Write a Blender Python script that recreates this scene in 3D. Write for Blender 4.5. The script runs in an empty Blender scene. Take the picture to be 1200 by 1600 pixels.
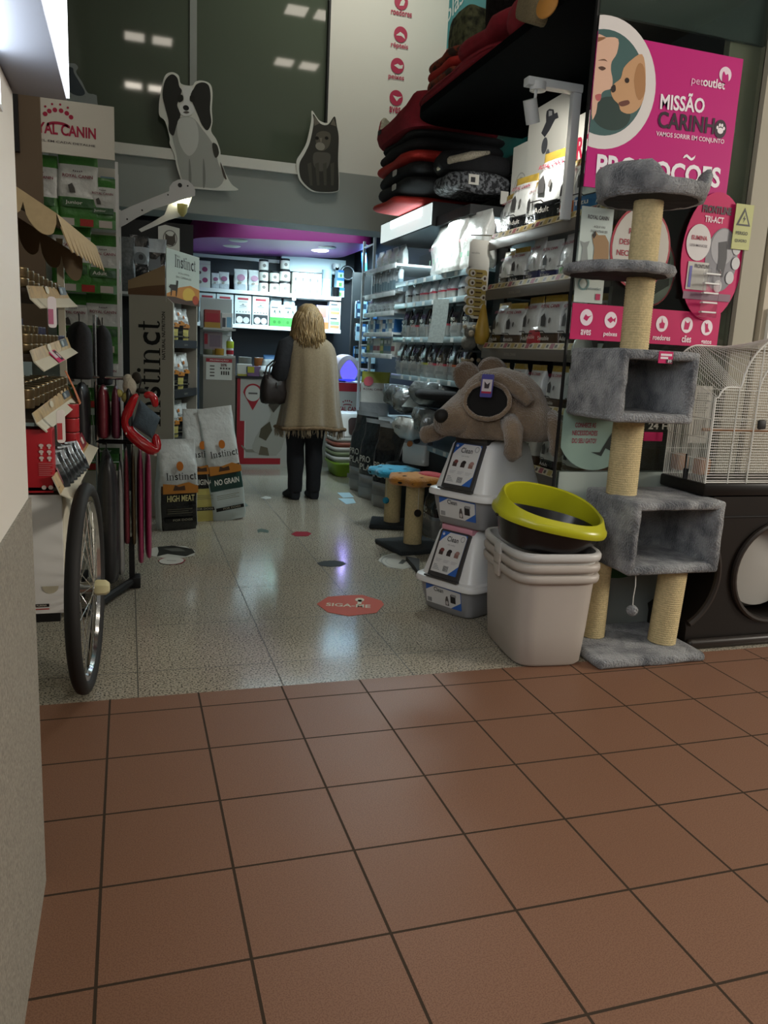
import bpy, bmesh, math, random
from mathutils import Vector as V, Matrix, noise
PI = math.pi
random.seed(7)
S = bpy.context.scene
COL = S.collection

# ------------------------------------------------------------------ camera, world, exposure, large lights
EYE = V((0, 0, 1.35))
RIGHT = V((0.95260238, -0.3002777, 0.04880573))
UP = V((0.01354053, 0.20212148, 0.97926685))
FWD = V((0.30391668, 0.93219108, -0.19660733))
FPX = 1243.0
cam_d = bpy.data.cameras.new('camera')
cam = bpy.data.objects.new('camera', cam_d); COL.objects.link(cam)
cam_d.sensor_fit = 'VERTICAL'; cam_d.sensor_height = 36.0; cam_d.lens = 36.0 * FPX / 1600.0
cam_d.clip_start = 0.02; cam_d.clip_end = 60
cam.matrix_world = Matrix(((RIGHT.x, UP.x, -FWD.x, EYE.x), (RIGHT.y, UP.y, -FWD.y, EYE.y), (RIGHT.z, UP.z, -FWD.z, EYE.z), (0, 0, 0, 1)))
S.camera = cam
S.view_settings.view_transform = 'Standard'; S.view_settings.look = 'None'
S.view_settings.gamma = 1.0; S.view_settings.use_curve_mapping = False
S.view_settings.exposure = 0.6
W = bpy.data.worlds.new('world'); S.world = W; W.use_nodes = True
W.node_tree.nodes['Background'].inputs[0].default_value = (0.80, 0.86, 0.80, 1)
W.node_tree.nodes['Background'].inputs[1].default_value = 0.045

def area(name, loc, size, power, color=(1, 1, 1), aim=(0, 0, -1), spread=PI):
    d = bpy.data.lights.new(name, 'AREA'); d.shape = 'RECTANGLE'; d.size, d.size_y = size
    d.energy = power; d.color = color; d.spread = spread
    o = bpy.data.objects.new(name, d); COL.objects.link(o); o.location = loc
    o.rotation_euler = V(aim).to_track_quat('-Z', 'Y').to_euler(); return o
def spot(name, loc, aim, power, color, angle, blend=0.5, size=0.03):
    d = bpy.data.lights.new(name, 'SPOT'); d.energy = power; d.color = color; d.spot_size = angle; d.spot_blend = blend; d.shadow_soft_size = size
    o = bpy.data.objects.new(name, d); COL.objects.link(o); o.location = loc
    o.rotation_euler = (V(aim) - V(loc)).to_track_quat('-Z', 'Y').to_euler(); return o

# the mall's ceiling luminaires and an unseen side lamp light the foreground, cool tubes light the back of the shop
CEIL_Z = 5.6
MALL_PANELS = [(0.34, 2.75), (0.34, 0.42), (2.50, 2.68), (2.3, 4.62), (4.3, 0.4), (4.3, 2.7), (-1.9, 0.4), (5.6, 0.4), (5.6, 2.7), (5.6, -2.0)]
area('mall_spill_light', (7.7, -0.4, 2.9), (1.8, 1.4), 190, (1.0, 0.93, 0.82), aim=(-1, 0.22, -0.2))  # unseen lamp far right, below the ceiling, set to brighten the left wall
area('mall_far_light', (1.6, -3.8, 5.0), (3.0, 0.6), 26, (1.0, 0.94, 0.84), aim=(0, 0.35, -0.94))
area('back_shelf_tube', (2.2, 9.75, 2.50), (1.5, 0.12), 30, (0.66, 0.92, 1.0), aim=(0, 0.6, -0.8), spread=1.9)
area('corner_tube', (2.62, 9.3, 2.35), (0.10, 1.0), 15, (0.50, 0.84, 1.0), aim=(-0.15, 0.3, -1))
area('upper_wall_fill', (2.0, 6.3, 5.45), (1.6, 0.15), 7.5, (1.0, 0.98, 0.86), aim=(0, 0.9, -0.75), spread=2.0)  # unseen fill light, added only to brighten the upper wall
area('aisle_tube', (1.9, 8.75, 2.72), (1.4, 0.12), 5, (0.62, 0.9, 1.0))

# ------------------------------------------------------------------ materials
MATS = {}
def hexc(h):
    h = h.lstrip('#'); c = [int(h[i:i + 2], 16) / 255 for i in (0, 2, 4)]
    return tuple(x / 12.92 if x <= 0.04045 else ((x + 0.055) / 1.055) ** 2.4 for x in c) + (1,)
def mat(name, col, rough=0.5, metal=0.0, var=0.0, scale=30.0, bump=0.0, bscale=None, emit=0.0, alpha=1.0, sheen=0.0, trans=0.0, coat=0.0, col2=None, spec=None, stretch=None, ecol=None):
    if name in MATS: return MATS[name]
    m = bpy.data.materials.new(name); m.use_nodes = True; nt = m.node_tree; b = nt.nodes['Principled BSDF']
    c = hexc(col); b.inputs['Base Color'].default_value = c; b.inputs['Roughness'].default_value = rough; b.inputs['Metallic'].default_value = metal
    if spec is not None: b.inputs['Specular IOR Level'].default_value = spec
    if sheen: b.inputs['Sheen Weight'].default_value = sheen
    if coat: b.inputs['Coat Weight'].default_value = coat; b.inputs['Coat Roughness'].default_value = 0.12
    if trans: b.inputs['Transmission Weight'].default_value = trans
    if alpha < 1: b.inputs['Alpha'].default_value = alpha
    if emit:
        b.inputs['Emission Color'].default_value = hexc(ecol) if ecol else c; b.inputs['Emission Strength'].default_value = emit
    if var or bump or col2:
        tc = nt.nodes.new('ShaderNodeTexCoord'); mp = nt.nodes.new('ShaderNodeMapping')
        nt.links.new(tc.outputs['Object'], mp.inputs['Vector'])
        if stretch: mp.inputs['Scale'].default_value = stretch
        nz = nt.nodes.new('ShaderNodeTexNoise'); nz.inputs['Scale'].default_value = scale; nz.inputs['Detail'].default_value = 4
        nt.links.new(mp.outputs[0], nz.inputs['Vector'])
        if var or col2:
            mx = nt.nodes.new('ShaderNodeMix'); mx.data_type = 'RGBA'
            if col2:
                rp = nt.nodes.new('ShaderNodeValToRGB'); rp.color_ramp.elements[0].position = 0.5 - 0.5 * (1 - var); rp.color_ramp.elements[1].position = 0.5 + 0.5 * (1 - var) + 1e-3
                nt.links.new(nz.outputs['Fac'], rp.inputs[0]); nt.links.new(rp.outputs[0], mx.inputs[0])
                mx.inputs[6].default_value = c; mx.inputs[7].default_value = hexc(col2)
            else:
                mr = nt.nodes.new('ShaderNodeMapRange'); mr.inputs[1].default_value = 0.3; mr.inputs[2].default_value = 0.7
                nt.links.new(nz.outputs['Fac'], mr.inputs[0]); nt.links.new(mr.outputs[0], mx.inputs[0])
                mx.inputs[6].default_value = tuple(x * (1 - var) for x in c[:3]) + (1,); mx.inputs[7].default_value = tuple(min(1, x * (1 + var)) for x in c[:3]) + (1,)
            nt.links.new(mx.outputs[2], b.inputs['Base Color'])
        if bump:
            n2 = nz
            if bscale:
                n2 = nt.nodes.new('ShaderNodeTexNoise'); n2.inputs['Scale'].default_value = bscale; n2.inputs['Detail'].default_value = 3
                nt.links.new(mp.outputs[0], n2.inputs['Vector'])
            bp = nt.nodes.new('ShaderNodeBump'); bp.inputs['Strength'].default_value = min(1.0, bump); bp.inputs['Distance'].default_value = 0.01 * max(1, bump)
            nt.links.new(n2.outputs['Fac'], bp.inputs['Height']); nt.links.new(bp.outputs[0], b.inputs['Normal'])
    MATS[name] = m; return m
def P(col, rough=0.45, **k):                       # plain print / plastic of one colour
    k.setdefault('spec', 0.3); return mat('print_%s_%d' % (col.lstrip('#'), int(rough * 100)), col, rough, **k)
def tile_mat(name, c1, c2, grout, x0, y0, s, g, rough, speck=None, speck_scale=180, rvar=0.0, spec=0.5, grain=0.08, lo=0.42, hi=0.54):
    m = bpy.data.materials.new(name); m.use_nodes = True; nt = m.node_tree; N = nt.nodes; L = nt.links; b = N['Principled BSDF']; b.inputs['Specular IOR Level'].default_value = spec
    geo = N.new('ShaderNodeNewGeometry'); sep = N.new('ShaderNodeSeparateXYZ'); L.new(geo.outputs['Position'], sep.inputs[0])
    def M(op, a, bb=None):
        n = N.new('ShaderNodeMath'); n.operation = op
        for i, x in enumerate((a, bb)):
            if x is None: continue
            if isinstance(x, (int, float)): n.inputs[i].default_value = x
            else: L.new(x, n.inputs[i])
        return n.outputs[0]
    lines = []; cells = []
    for ax, o in (('X', x0), ('Y', y0)):
        t = M('DIVIDE', M('SUBTRACT', sep.outputs[ax], o), s)
        fr = M('FRACT', t); d = M('ABSOLUTE', M('SUBTRACT', fr, 0.5)); lines.append(M('GREATER_THAN', d, 0.5 - g / s / 2)); cells.append(M('FLOOR', t))
    line = M('MAXIMUM', lines[0], lines[1])
    cid = N.new('ShaderNodeCombineXYZ'); L.new(cells[0], cid.inputs[0]); L.new(cells[1], cid.inputs[1])
    wn = N.new('ShaderNodeTexWhiteNoise'); L.new(cid.outputs[0], wn.inputs['Vector'])
    nz = N.new('ShaderNodeTexNoise'); nz.inputs['Scale'].default_value = speck_scale; nz.inputs['Detail'].default_value = 3; L.new(geo.outputs['Position'], nz.inputs['Vector'])
    big = N.new('ShaderNodeTexNoise'); big.inputs['Scale'].default_value = 3.0; L.new(geo.outputs['Position'], big.inputs['Vector'])
    def mix(f, a, bb):
        n = N.new('ShaderNodeMix'); n.data_type = 'RGBA'
        if isinstance(f, (int, float)): n.inputs[0].default_value = f
        else: L.new(f, n.inputs[0])
        for i, x in ((6, a), (7, bb)):
            if isinstance(x, str): n.inputs[i].default_value = hexc(x)
            else: L.new(x, n.inputs[i])
        return n.outputs[2]
    f1 = M('MULTIPLY', M('ADD', M('MULTIPLY', wn.outputs['Value'], 0.6), M('MULTIPLY', big.outputs['Fac'], 0.7)), 0.8)
    base = mix(f1, c1, c2)
    if speck:
        rp = N.new('ShaderNodeValToRGB'); rp.color_ramp.elements[0].position = lo; rp.color_ramp.elements[1].position = hi
        L.new(nz.outputs['Fac'], rp.inputs[0]); base = mix(rp.outputs[0], speck, base)
    L.new(mix(line, base, grout), b.inputs['Base Color'])
    rr = M('ADD', M('MULTIPLY', line, 0.4), M('ADD', M('MULTIPLY', big.outputs['Fac'], rvar), rough)); L.new(rr, b.inputs['Roughness'])
    bp = N.new('ShaderNodeBump'); bp.inputs['Distance'].default_value = 0.002; bp.inputs['Strength'].default_value = 0.6
    L.new(M('SUBTRACT', M('MULTIPLY', nz.outputs['Fac'], grain), line), bp.inputs['Height']); L.new(bp.outputs[0], b.inputs['Normal'])
    MATS[name] = m; return m

# ------------------------------------------------------------------ mesh builder
def sub(a, b): return V(a) - V(b)
_tc = {}
def text_geo(s, bold=0.0):
    k = (s, bold)
    if k not in _tc:
        c = bpy.data.curves.new('t', 'FONT'); c.body = s; c.size = 1.0; c.align_x = 'CENTER'; c.align_y = 'CENTER'; c.offset = bold; c.resolution_u = 3
        o = bpy.data.objects.new('t', c); COL.objects.link(o)
        me = o.evaluated_get(bpy.context.evaluated_depsgraph_get()).to_mesh() if False else bpy.data.meshes.new_from_object(o.evaluated_get(bpy.context.evaluated_depsgraph_get()))
        _tc[k] = ([tuple(v.co) for v in me.vertices], [tuple(p.vertices) for p in me.polygons])
        bpy.data.objects.remove(o); bpy.data.curves.remove(c); bpy.data.meshes.remove(me)
    return _tc[k]
class Fr:                                          # a plane to draw on: origin, u, v in metres, n = u x v
    def __init__(s, o, u, v): s.o, s.u, s.v = V(o), V(u).normalized(), V(v).normalized(); s.n = s.u.cross(s.v)
    def at(s, a, b, c=0.0): return s.o + s.u * a + s.v * b + s.n * c
def front(x, y, z): return Fr((x, y, z), (1, 0, 0), (0, 0, 1))          # faces -Y
def right(x, y, z): return Fr((x, y, z), (0, 1, 0), (0, 0, 1))          # faces +X
def left(x, y, z): return Fr((x, y, z), (0, -1, 0), (0, 0, 1))          # faces -X
def flat(x, y, z): return Fr((x, y, z), (1, 0, 0), (0, 1, 0))           # faces +Z
class B:
    def __init__(s): s.v = []; s.f = []; s.m = []; s.sm = []; s.mats = []
    def mi(s, m):
        if isinstance(m, str): m = MATS[m] if m in MATS else P(m)
        if m not in s.mats: s.mats.append(m)
        return s.mats.index(m)
    def add(s, vs, fs, m, smooth=False):
        n = len(s.v); s.v += [tuple(x) for x in vs]
        if isinstance(m, list): s.m += [s.mi(x) for x in m]
        else: s.m += [s.mi(m)] * len(fs)
        s.f += [tuple(i + n for i in f) for f in fs]; s.sm += [smooth] * len(fs); return s
    def box(s, lo, hi, m, rot=None, bev=0.0, seg=2, piv=None):
        lo, hi = V(lo), V(hi); c = (lo + hi) / 2; d = hi - lo
        bm = bmesh.new(); bmesh.ops.create_cube(bm, size=1.0)
        for v in bm.verts: v.co = V((v.co.x * d.x, v.co.y * d.y, v.co.z * d.z))
        if bev: bmesh.ops.bevel(bm, geom=list(bm.edges), offset=min(bev, min(d) * 0.49), segments=seg, profile=0.5, affect='EDGES')
        R = Matrix(rot).to_3x3() if rot is not None else None
        vs = []
        for v in bm.verts:
            p = v.co + c
            if R is not None: q = V(piv) if piv else c; p = R @ (p - q) + q
            vs.append(p)
        bm.verts.index_update(); s.add(vs, [[v.index for v in f.verts] for f in bm.faces], m, False); bm.free(); return s
    def loft(s, rings, m, caps=(True, True), smooth=True, closed=True):
        n = len(rings[0]); vs = [p for r in rings for p in r]; fs = []; ms = []
        k = n if closed else n - 1
        for i in range(len(rings) - 1):
            for j in range(k):
                a = i * n + j; b = i * n + (j + 1) % n; fs.append((a, b, b + n, a + n)); ms.append(m[i] if isinstance(m, list) else m)
        if caps[0]: fs.append(tuple(range(n))[::-1]); ms.append(ms[0])
        if caps[1]: fs.append(tuple(range((len(rings) - 1) * n, len(rings) * n))); ms.append(ms[-2] if caps[0] else ms[-1])
        return s.add(vs, fs, ms, smooth)
    def cyl(s, p0, p1, r0, m, r1=None, n=20, caps=(True, True), smooth=True):
        p0, p1 = V(p0), V(p1); r1 = r0 if r1 is None else r1; d = (p1 - p0).normalized()
        a = d.orthogonal().normalized(); b = d.cross(a)
        ring = lambda p, r: [p + (a * math.cos(t) + b * math.sin(t)) * r for t in (2 * PI * i / n for i in range(n))]
        return s.loft([ring(p0, r0), ring(p1, r1)], m, caps, smooth)
    def lathe(s, prof, m, c=(0, 0, 0), n=28, sx=1.0, sy=1.0, rot=None, caps=(True, True), smooth=True):
        c = V(c); R = Matrix(rot).to_3x3() if rot is not None else Matrix.Identity(3)
        return s.loft([[c + R @ V((max(r, 1e-5) * sx * math.cos(2 * PI * i / n), max(r, 1e-5) * sy * math.sin(2 * PI * i / n), z)) for i in range(n)] for r, z in prof], m, caps, smooth)
    def tube(s, path, r, m, n=8, closed=False, caps=True):
        path = [V(p) for p in path]; rings = []; N = len(path); ref = None
        for i, p in enumerate(path):
            t = (path[(i + 1) % N] - path[i - 1]) if closed else (path[min(i + 1, N - 1)] - path[max(i - 1, 0)])
            t = t.normalized() if t.length > 1e-9 else V((0, 0, 1))
            if ref is None: ref = t.orthogonal().normalized()
            ref = (ref - t * ref.dot(t)); ref = ref.normalized() if ref.length > 1e-6 else t.orthogonal().normalized()
            b = t.cross(ref); rr = r[i] if isinstance(r, (list, tuple)) else r
            rings.append([p + (ref * math.cos(2 * PI * k / n) + b * math.sin(2 * PI * k / n)) * rr for k in range(n)])
        if closed: rings.append(rings[0])
        return s.loft(rings, m, (caps and not closed, caps and not closed))
    def prism(s, fr, pts, m, t=0.001, c=0.0, side=None):          # polygon in the plane with its own thickness
        n = len(pts); a = sum(pts[i][0] * pts[(i + 1) % n][1] - pts[(i + 1) % n][0] * pts[i][1] for i in range(n))
        if a < 0: pts = pts[::-1]
        vs = [fr.at(x, y, c) for x, y in pts] + [fr.at(x, y, c + t) for x, y in pts]
        fs = [tuple(range(n))[::-1], tuple(range(n, 2 * n))] + [(i, (i + 1) % n, (i + 1) % n + n, i + n) for i in range(n)]
        ms = [side or m, m] + [side or m] * n
        return s.add(vs, fs, ms)
    def poly(s, fr, pts, m, c=0.0015):
        n = len(pts); a = sum(pts[i][0] * pts[(i + 1) % n][1] - pts[(i + 1) % n][0] * pts[i][1] for i in range(n))
        if a < 0: pts = pts[::-1]
        return s.add([fr.at(x, y, c) for x, y in pts], [tuple(range(n))], m)
    def rect(s, fr, x0, y0, x1, y1, m, c=0.0015): return s.poly(fr, [(x0, y0), (x1, y0), (x1, y1), (x0, y1)], m, c)
    def disc(s, fr, x, y, rx, ry, m, c=0.0015, n=28): return s.poly(fr, ell(x, y, rx, ry, n), m, c)
    def ring(s, fr, x, y, rx, ry, w, m, c=0.002, n=32):
        a = ell(x, y, rx, ry, n); b = ell(x, y, rx - w, ry - w, n)
        return s.add([fr.at(*p, c) for p in a + b], [(i, (i + 1) % n, (i + 1) % n + n, i + n) for i in range(n)], m)
    def text(s, t, fr, x, y, size, m, c=0.003, bold=0.0, sx=1.0, rot=0.0, align=0):
        vs, fs = text_geo(t, bold)
        if not vs: return s
        w = max(v[0] for v in vs) - min(v[0] for v in vs); off = -align * w / 2
        ca, sa = math.cos(rot), math.sin(rot); out = []
        for v in vs:
            a, b = (v[0] - off if align else v[0]) * size * sx, v[1] * size
            out.append(fr.at(x + a * ca - b * sa, y + a * sa + b * ca, c))
        return s.add(out, fs, m)
    def textw(s, t, fr, x, y, width, m, h=None, c=0.003, bold=0.0, rot=0.0):           # text fitted to a width
        vs, fs = text_geo(t, bold); w = max(v[0] for v in vs) - min(v[0] for v in vs); hh = max(v[1] for v in vs) - min(v[1] for v in vs)
        size = (h / hh) if h else width / w
        return s.text(t, fr, x, y, size, m, c, bold, width / w / size, rot)
    def mesh(s, name):
        me = bpy.data.meshes.new(name); me.from_pydata(s.v, [], s.f)
        for m in s.mats: me.materials.append(m)
        me.polygons.foreach_set('material_index', s.m); me.polygons.foreach_set('use_smooth', s.sm); me.update(); return me
    def obj(s, name, parent=None, label=None, angle=None):
        o = bpy.data.objects.new(name, s.mesh(name)); COL.objects.link(o)
        if parent is not None: o.parent = parent
        if label: o['label'] = label
        if angle is None: angle = 40
        o.data.set_sharp_from_angle(angle=math.radians(angle)); return o
def ell(x, y, rx, ry, n=28, a0=0.0, a1=2 * PI):
    full = abs(a1 - a0 - 2 * PI) < 1e-6; k = n if full else n - 1
    return [(x + rx * math.cos(a0 + (a1 - a0) * i / k), y + ry * math.sin(a0 + (a1 - a0) * i / k)) for i in range(n)]
def rrect(x0, y0, x1, y1, r, n=5):
    out = []
    for cx, cy, a in ((x1 - r, y1 - r, 0), (x0 + r, y1 - r, PI / 2), (x0 + r, y0 + r, PI), (x1 - r, y0 + r, 1.5 * PI)):
        out += [(cx + r * math.cos(a + PI / 2 * i / n), cy + r * math.sin(a + PI / 2 * i / n)) for i in range(n + 1)]
    return out
def sq(a, b, p=4.0, n=28):                          # superellipse ring
    out = []
    for i in range(n):
        t = 2 * PI * i / n; c, s_ = math.cos(t), math.sin(t)
        out.append((a * math.copysign(abs(c) ** (2 / p), c), b * math.copysign(abs(s_) ** (2 / p), s_)))
    return out
def tag(o, label, cat, group=None, kind=None):
    o['label'] = label; o['category'] = cat
    if group: o['group'] = group
    if kind: o['kind'] = kind
    return o
def thing(name, label, cat, loc=(0, 0, 0), rz=0.0, group=None):
    o = bpy.data.objects.new(name, None); o.empty_display_size = 0.05; COL.objects.link(o); o.location = loc; o.rotation_euler = (0, 0, rz)
    return tag(o, label, cat, group)
def put(me, name, label, cat, loc=(0, 0, 0), rz=0.0, group=None, sc=None, rot=None):        # one-mesh thing, meshes may be shared
    o = bpy.data.objects.new(name, me); COL.objects.link(o); o.location = loc; o.rotation_euler = rot if rot else (0, 0, rz)
    if sc: o.scale = sc if isinstance(sc, tuple) else (sc,) * 3
    return tag(o, label, cat, group)
def dup(o, loc, rz=None, label=None, group=None, sc=None):
    r = o.copy(); COL.objects.link(r); r.location = loc
    if rz is not None: r.rotation_euler = (0, 0, rz)
    if sc: r.scale = (sc,) * 3
    if label: r['label'] = label
    if group: r['group'] = group
    for ch in list(o.children):
        c = ch.copy(); COL.objects.link(c); c.parent = r
        for g in list(ch.children):
            d = g.copy(); COL.objects.link(d); d.parent = c
    return r
def struct(name, b, kind='structure', angle=30):
    o = b.obj(name, angle=angle); o['kind'] = kind; return o
def smooth_mods(o, levels=1):
    m = o.modifiers.new('s', 'SUBSURF'); m.levels = levels; m.render_levels = levels; return o
ORD = ['first', 'second', 'third', 'fourth', 'fifth', 'sixth', 'seventh', 'eighth', 'ninth', 'tenth', 'eleventh', 'twelfth', 'thirteenth', 'fourteenth', 'fifteenth', 'sixteenth']
def cr(pts, k=4):                                   # smooth closed outline through points
    n = len(pts); out = []
    for i in range(n):
        p0, p1, p2, p3 = (V((*pts[(i + j) % n], 0)) for j in (-1, 0, 1, 2))
        for j in range(k):
            t = j / k; q = 0.5 * (2 * p1 + (p2 - p0) * t + (2 * p0 - 5 * p1 + 4 * p2 - p3) * t * t + (3 * p1 - p0 - 3 * p2 + p3) * t ** 3); out.append((q.x, q.y))
    return out
# positions read off the photograph on a plane that stands in the place (metres)
def ray(x, y): return RIGHT * ((x - 600) / FPX) - UP * ((y - 800) / FPX) + FWD
def aY(x, y, Y): d = ray(x, y); return EYE + d * (Y / d.y)
def aX(x, y, X): d = ray(x, y); return EYE + d * (X / d.x)
def aZ(x, y, Z=0.0): d = ray(x, y); return EYE + d * ((Z - EYE.z) / d.z)
def on_front(fr, Y, pts): return [(p.x - fr.o.x, p.z - fr.o.z) for p in (aY(x, y, Y) for x, y in pts)]
# ------------------------------------------------------------------ the room: floors, walls, ceilings, glass
tile_mat('terracotta', '#84604a', '#8d6852', '#37291a', -0.0832, 2.872, 0.3296, 0.0075, 0.40, speck='#76523e', speck_scale=300, rvar=0.14, spec=0.4)
tile_mat('granite', '#aaa18f', '#b5ad9c', '#4f4c44', 0.02, 3.25, 0.565, 0.005, 0.10, speck='#57534a', speck_scale=120, rvar=0.08, spec=0.4, grain=0.0, lo=0.41, hi=0.50)
mat('paint_white', '#d8d6cc', 0.55); mat('paint_grey', '#8f938d', 0.6); mat('paint_beige', '#b5ac98', 0.6); mat('navy', '#141a24', 0.55); mat('black', '#0d0d0e', 0.6)
mat('pillar_granite', '#8f8b80', 0.55, var=0.35, scale=160, bump=0.05); mat('chrome', '#d5d6d8', 0.14, 1.0); mat('metal_white', '#cfd2d2', 0.4); mat('steel', '#8f959a', 0.32, 0.9)
mat('dark_glass', '#545d4f', 0.04, spec=0.6); mat('teal_glass', '#2f423f', 0.06, spec=0.6)
mat('led_white', '#e8f4ff', 0.5, emit=9.0); mat('led_sign', '#f2f7ff', 0.5, emit=2.6); mat('panel_glow', '#fff3e2', 0.5, emit=10.0); mat('panel_soft', '#fff3e2', 0.5, emit=5.0); mat('tube_glow', '#dff6ff', 0.5, emit=7.0)
mat('rubber', '#161514', 0.7); mat('white_plastic', '#d6d6d2', 0.35); mat('card_white', '#d4d2c8', 0.6); mat('clear', '#ffffff', 0.06, trans=1.0, alpha=0.35)

b = B(); b.box((-3.5, -4.5, -0.08), (7, 3.0, 0), 'terracotta'); struct('floor_mall', b)
b = B(); b.box((-0.9, 3.0, -0.08), (7, 11.2, 0), 'granite'); struct('floor_shop', b)
b = B(); b.box((-3.5, -4.5, CEIL_Z), (7, 7.8, CEIL_Z + 0.1), 'paint_grey'); struct('ceiling_mall', b)
b = B(); b.box((-0.9, 8.2, 2.86), (3.2, 11.2, 2.95), 'navy'); struct('ceiling_back', b)
b = B(); b.box((-0.92, -4.5, 0), (-0.215, 1.945, 0.985), 'pillar_granite'); struct('wall_left_base', b)
b = B(); b.box((-0.92, -4.5, 0.985), (-0.221, 1.945, 1.84), mat('panel_white', '#e4e1d8', 0.5)); struct('wall_left_panel', b)
b = B(); b.box((-0.70, 1.945, 0), (-0.62, 11.0, 5.6), 'paint_grey'); struct('wall_left_shop', b)
b = B(); b.box((2.95, 3.5, 0), (3.05, 11.0, 5.6), 'paint_white'); struct('wall_right', b)
b = B(); b.box((2.925, 3.62, 0), (2.949, 10.8, 2.78), 'navy'); struct('wall_right_lower', b)
b = B(); b.box((-0.9, 10.8, 0), (3.2, 10.9, 2.9), 'navy'); struct('wall_back', b)
b = B(); b.box((-0.62, 7.8, 2.5), (2.95, 8.2, 3.0), 'paint_grey'); struct('wall_upper_beam', b)
b = B(); b.box((1.795, 7.8, 3.0), (2.95, 8.0, 5.6), 'paint_white'); struct('wall_upper_right', b)
b = B(); b.box((-0.62, 7.86, 3.0), (1.78, 7.95, 5.6), 'dark_glass'); o = struct('window_1', b)
b = B(); b.box((-0.62, 7.76, 2.93), (1.80, 7.9, 3.02), 'paint_white'); b.box((1.78, 7.79, 3.02), (1.797, 7.95, 5.6), 'black'); struct('trim_1', b)
p = aY(302, 60, 7.85)
b = B(); b.box((p.x - 0.03, 7.84, 3.02), (p.x + 0.03, 7.87, 5.6), 'paint_grey'); struct('trim_2', b)
# mall ceiling luminaires
for i, (x, y) in enumerate(MALL_PANELS):
    t = thing('ceiling_light', 'recessed mall ceiling light of two square panels, %s' % ['above the shop threshold', 'over the near tiles by the pillar', 'above the litter boxes', 'inside over the pet bed shelf', 'right over the mall', 'right of the shop front', 'left behind the pillar', 'far right over the mall', 'far right by the shop front', 'far right behind the viewer'][i], 'ceiling light', (x, y, CEIL_Z), 0, 'mall ceiling lights')
    b = B(); b.box((-0.36, -0.2, -0.03), (0.36, 0.2, -0.001), 'paint_white'); b.obj('frame', t)
    for s in (-1, 1):
        b = B(); b.box((s * 0.19 - 0.13, -0.15, -0.036), (s * 0.19 + 0.13, 0.15, -0.0305), 'panel_soft' if i in (0, 2, 3) else 'panel_glow'); b.obj('diffuser', t)
# illuminated sign over the left pillar and the LED strip below it
t = thing('sign_lightbox', 'white illuminated lightbox sign jutting over the left pillar', 'sign', (0, 0, 0))
b = B(); b.box((-0.60, -1.5, 1.845), (-0.118, 1.972, 2.75), mat('sign_case', '#7e8088', 0.5)); b.obj('case', t)
b = B(); b.box((-0.1175, -1.5, 1.85), (-0.112, 1.972, 2.75), 'led_sign'); b.obj('lit_face', t, 'glowing white acrylic face')
t = thing('light_strip', 'bright white light strip along the top of the left pillar', 'light', (0, 0, 0))
b = B(); b.box((-0.2205, -1.0, 1.755), (-0.213, 1.70, 1.84), 'led_white'); b.box((-0.2205, -1.0, 1.748), (-0.2125, 1.72, 1.755), 'metal_white'); b.obj('diffuser', t)
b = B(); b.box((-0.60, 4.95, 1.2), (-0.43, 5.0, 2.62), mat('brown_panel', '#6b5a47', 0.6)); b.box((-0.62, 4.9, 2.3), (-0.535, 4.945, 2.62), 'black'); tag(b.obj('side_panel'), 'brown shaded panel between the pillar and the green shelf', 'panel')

# ------------------------------------------------------------------ shop front glass on the right with its posters
YG = 3.40
b = B(); b.box((1.982, YG + 0.012, 0.02), (2.90, YG + 0.022, 4.2), mat('pane', '#e6f0ea', 0.02, trans=1.0, spec=0.5)); struct('window_2', b)
b = B(); b.box((1.976, YG + 0.008, 0.02), (1.984, YG + 0.026, 4.2), 'black'); struct('trim_3', b)
b = B(); b.box((2.0, YG + 0.004, 0), (2.93, YG + 0.009, 0.30), 'paint_grey'); b.box((2.0, YG + 0.004, 0.306), (2.93, YG + 0.009, 0.82), mat('sill_white', '#a9b3aa', 0.5)); b.box((2.0, YG + 0.03, 0), (2.93, YG + 0.06, 0.82), 'paint_grey'); struct('baseboard_front', b)
mat('wall_cream', '#9c9683', 0.6)
b = B(); b.box((2.90, YG - 0.02, 0), (3.02, YG + 0.1, 4.4), 'wall_cream'); b.box((3.03, YG + 0.02, 0), (5.2, YG + 0.1, 2.95), 'wall_cream'); b.box((3.02, YG + 0.035, 0), (3.03, YG + 0.1, 2.95), 'paint_grey'); struct('wall_front', b)
b = B(); b.box((2.72, YG + 0.05, 0.85), (2.94, YG + 0.09, 2.95), mat('wall_olive', '#8f8d78', 0.6)); struct('wall_front_inner', b)
b = B(); b.box((2.0, YG + 0.026, 2.86), (2.94, YG + 0.045, 4.4), mat('fascia_teal', '#33423f', 0.35)); struct('window_4', b)
b = B(); b.box((3.02, YG + 0.0, 2.95), (5.2, YG + 0.09, 5.6), 'teal_glass'); struct('window_3', b)
b = B(); b.box((3.06, YG - 0.02, 0), (4.6, YG + 0.015, 2.06), mat('pillar_beige', '#b3a893', 0.6)); struct('wall_pillar', b)
t = thing('wall_box', 'small framed grey box on the beige pillar at the right edge', 'box', (0, 0, 0)); 
b = B(); b.box((3.09, YG - 0.042, 1.50), (3.24, YG - 0.0215, 1.66), 'paint_white'); b.obj('frame', t); b = B(); b.box((3.105, YG - 0.046, 1.55), (3.225, YG - 0.0425, 1.645), 'paint_grey'); b.obj('panel', t)
M_PINK = mat('poster_pink', '#bf1c76', 0.5, spec=0.2); M_PINK2 = mat('poster_magenta', '#c3225f', 0.5, spec=0.2)
def at3(x, y, Y=YG): p = aY(x, y, Y); return p.x, p.z
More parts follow.
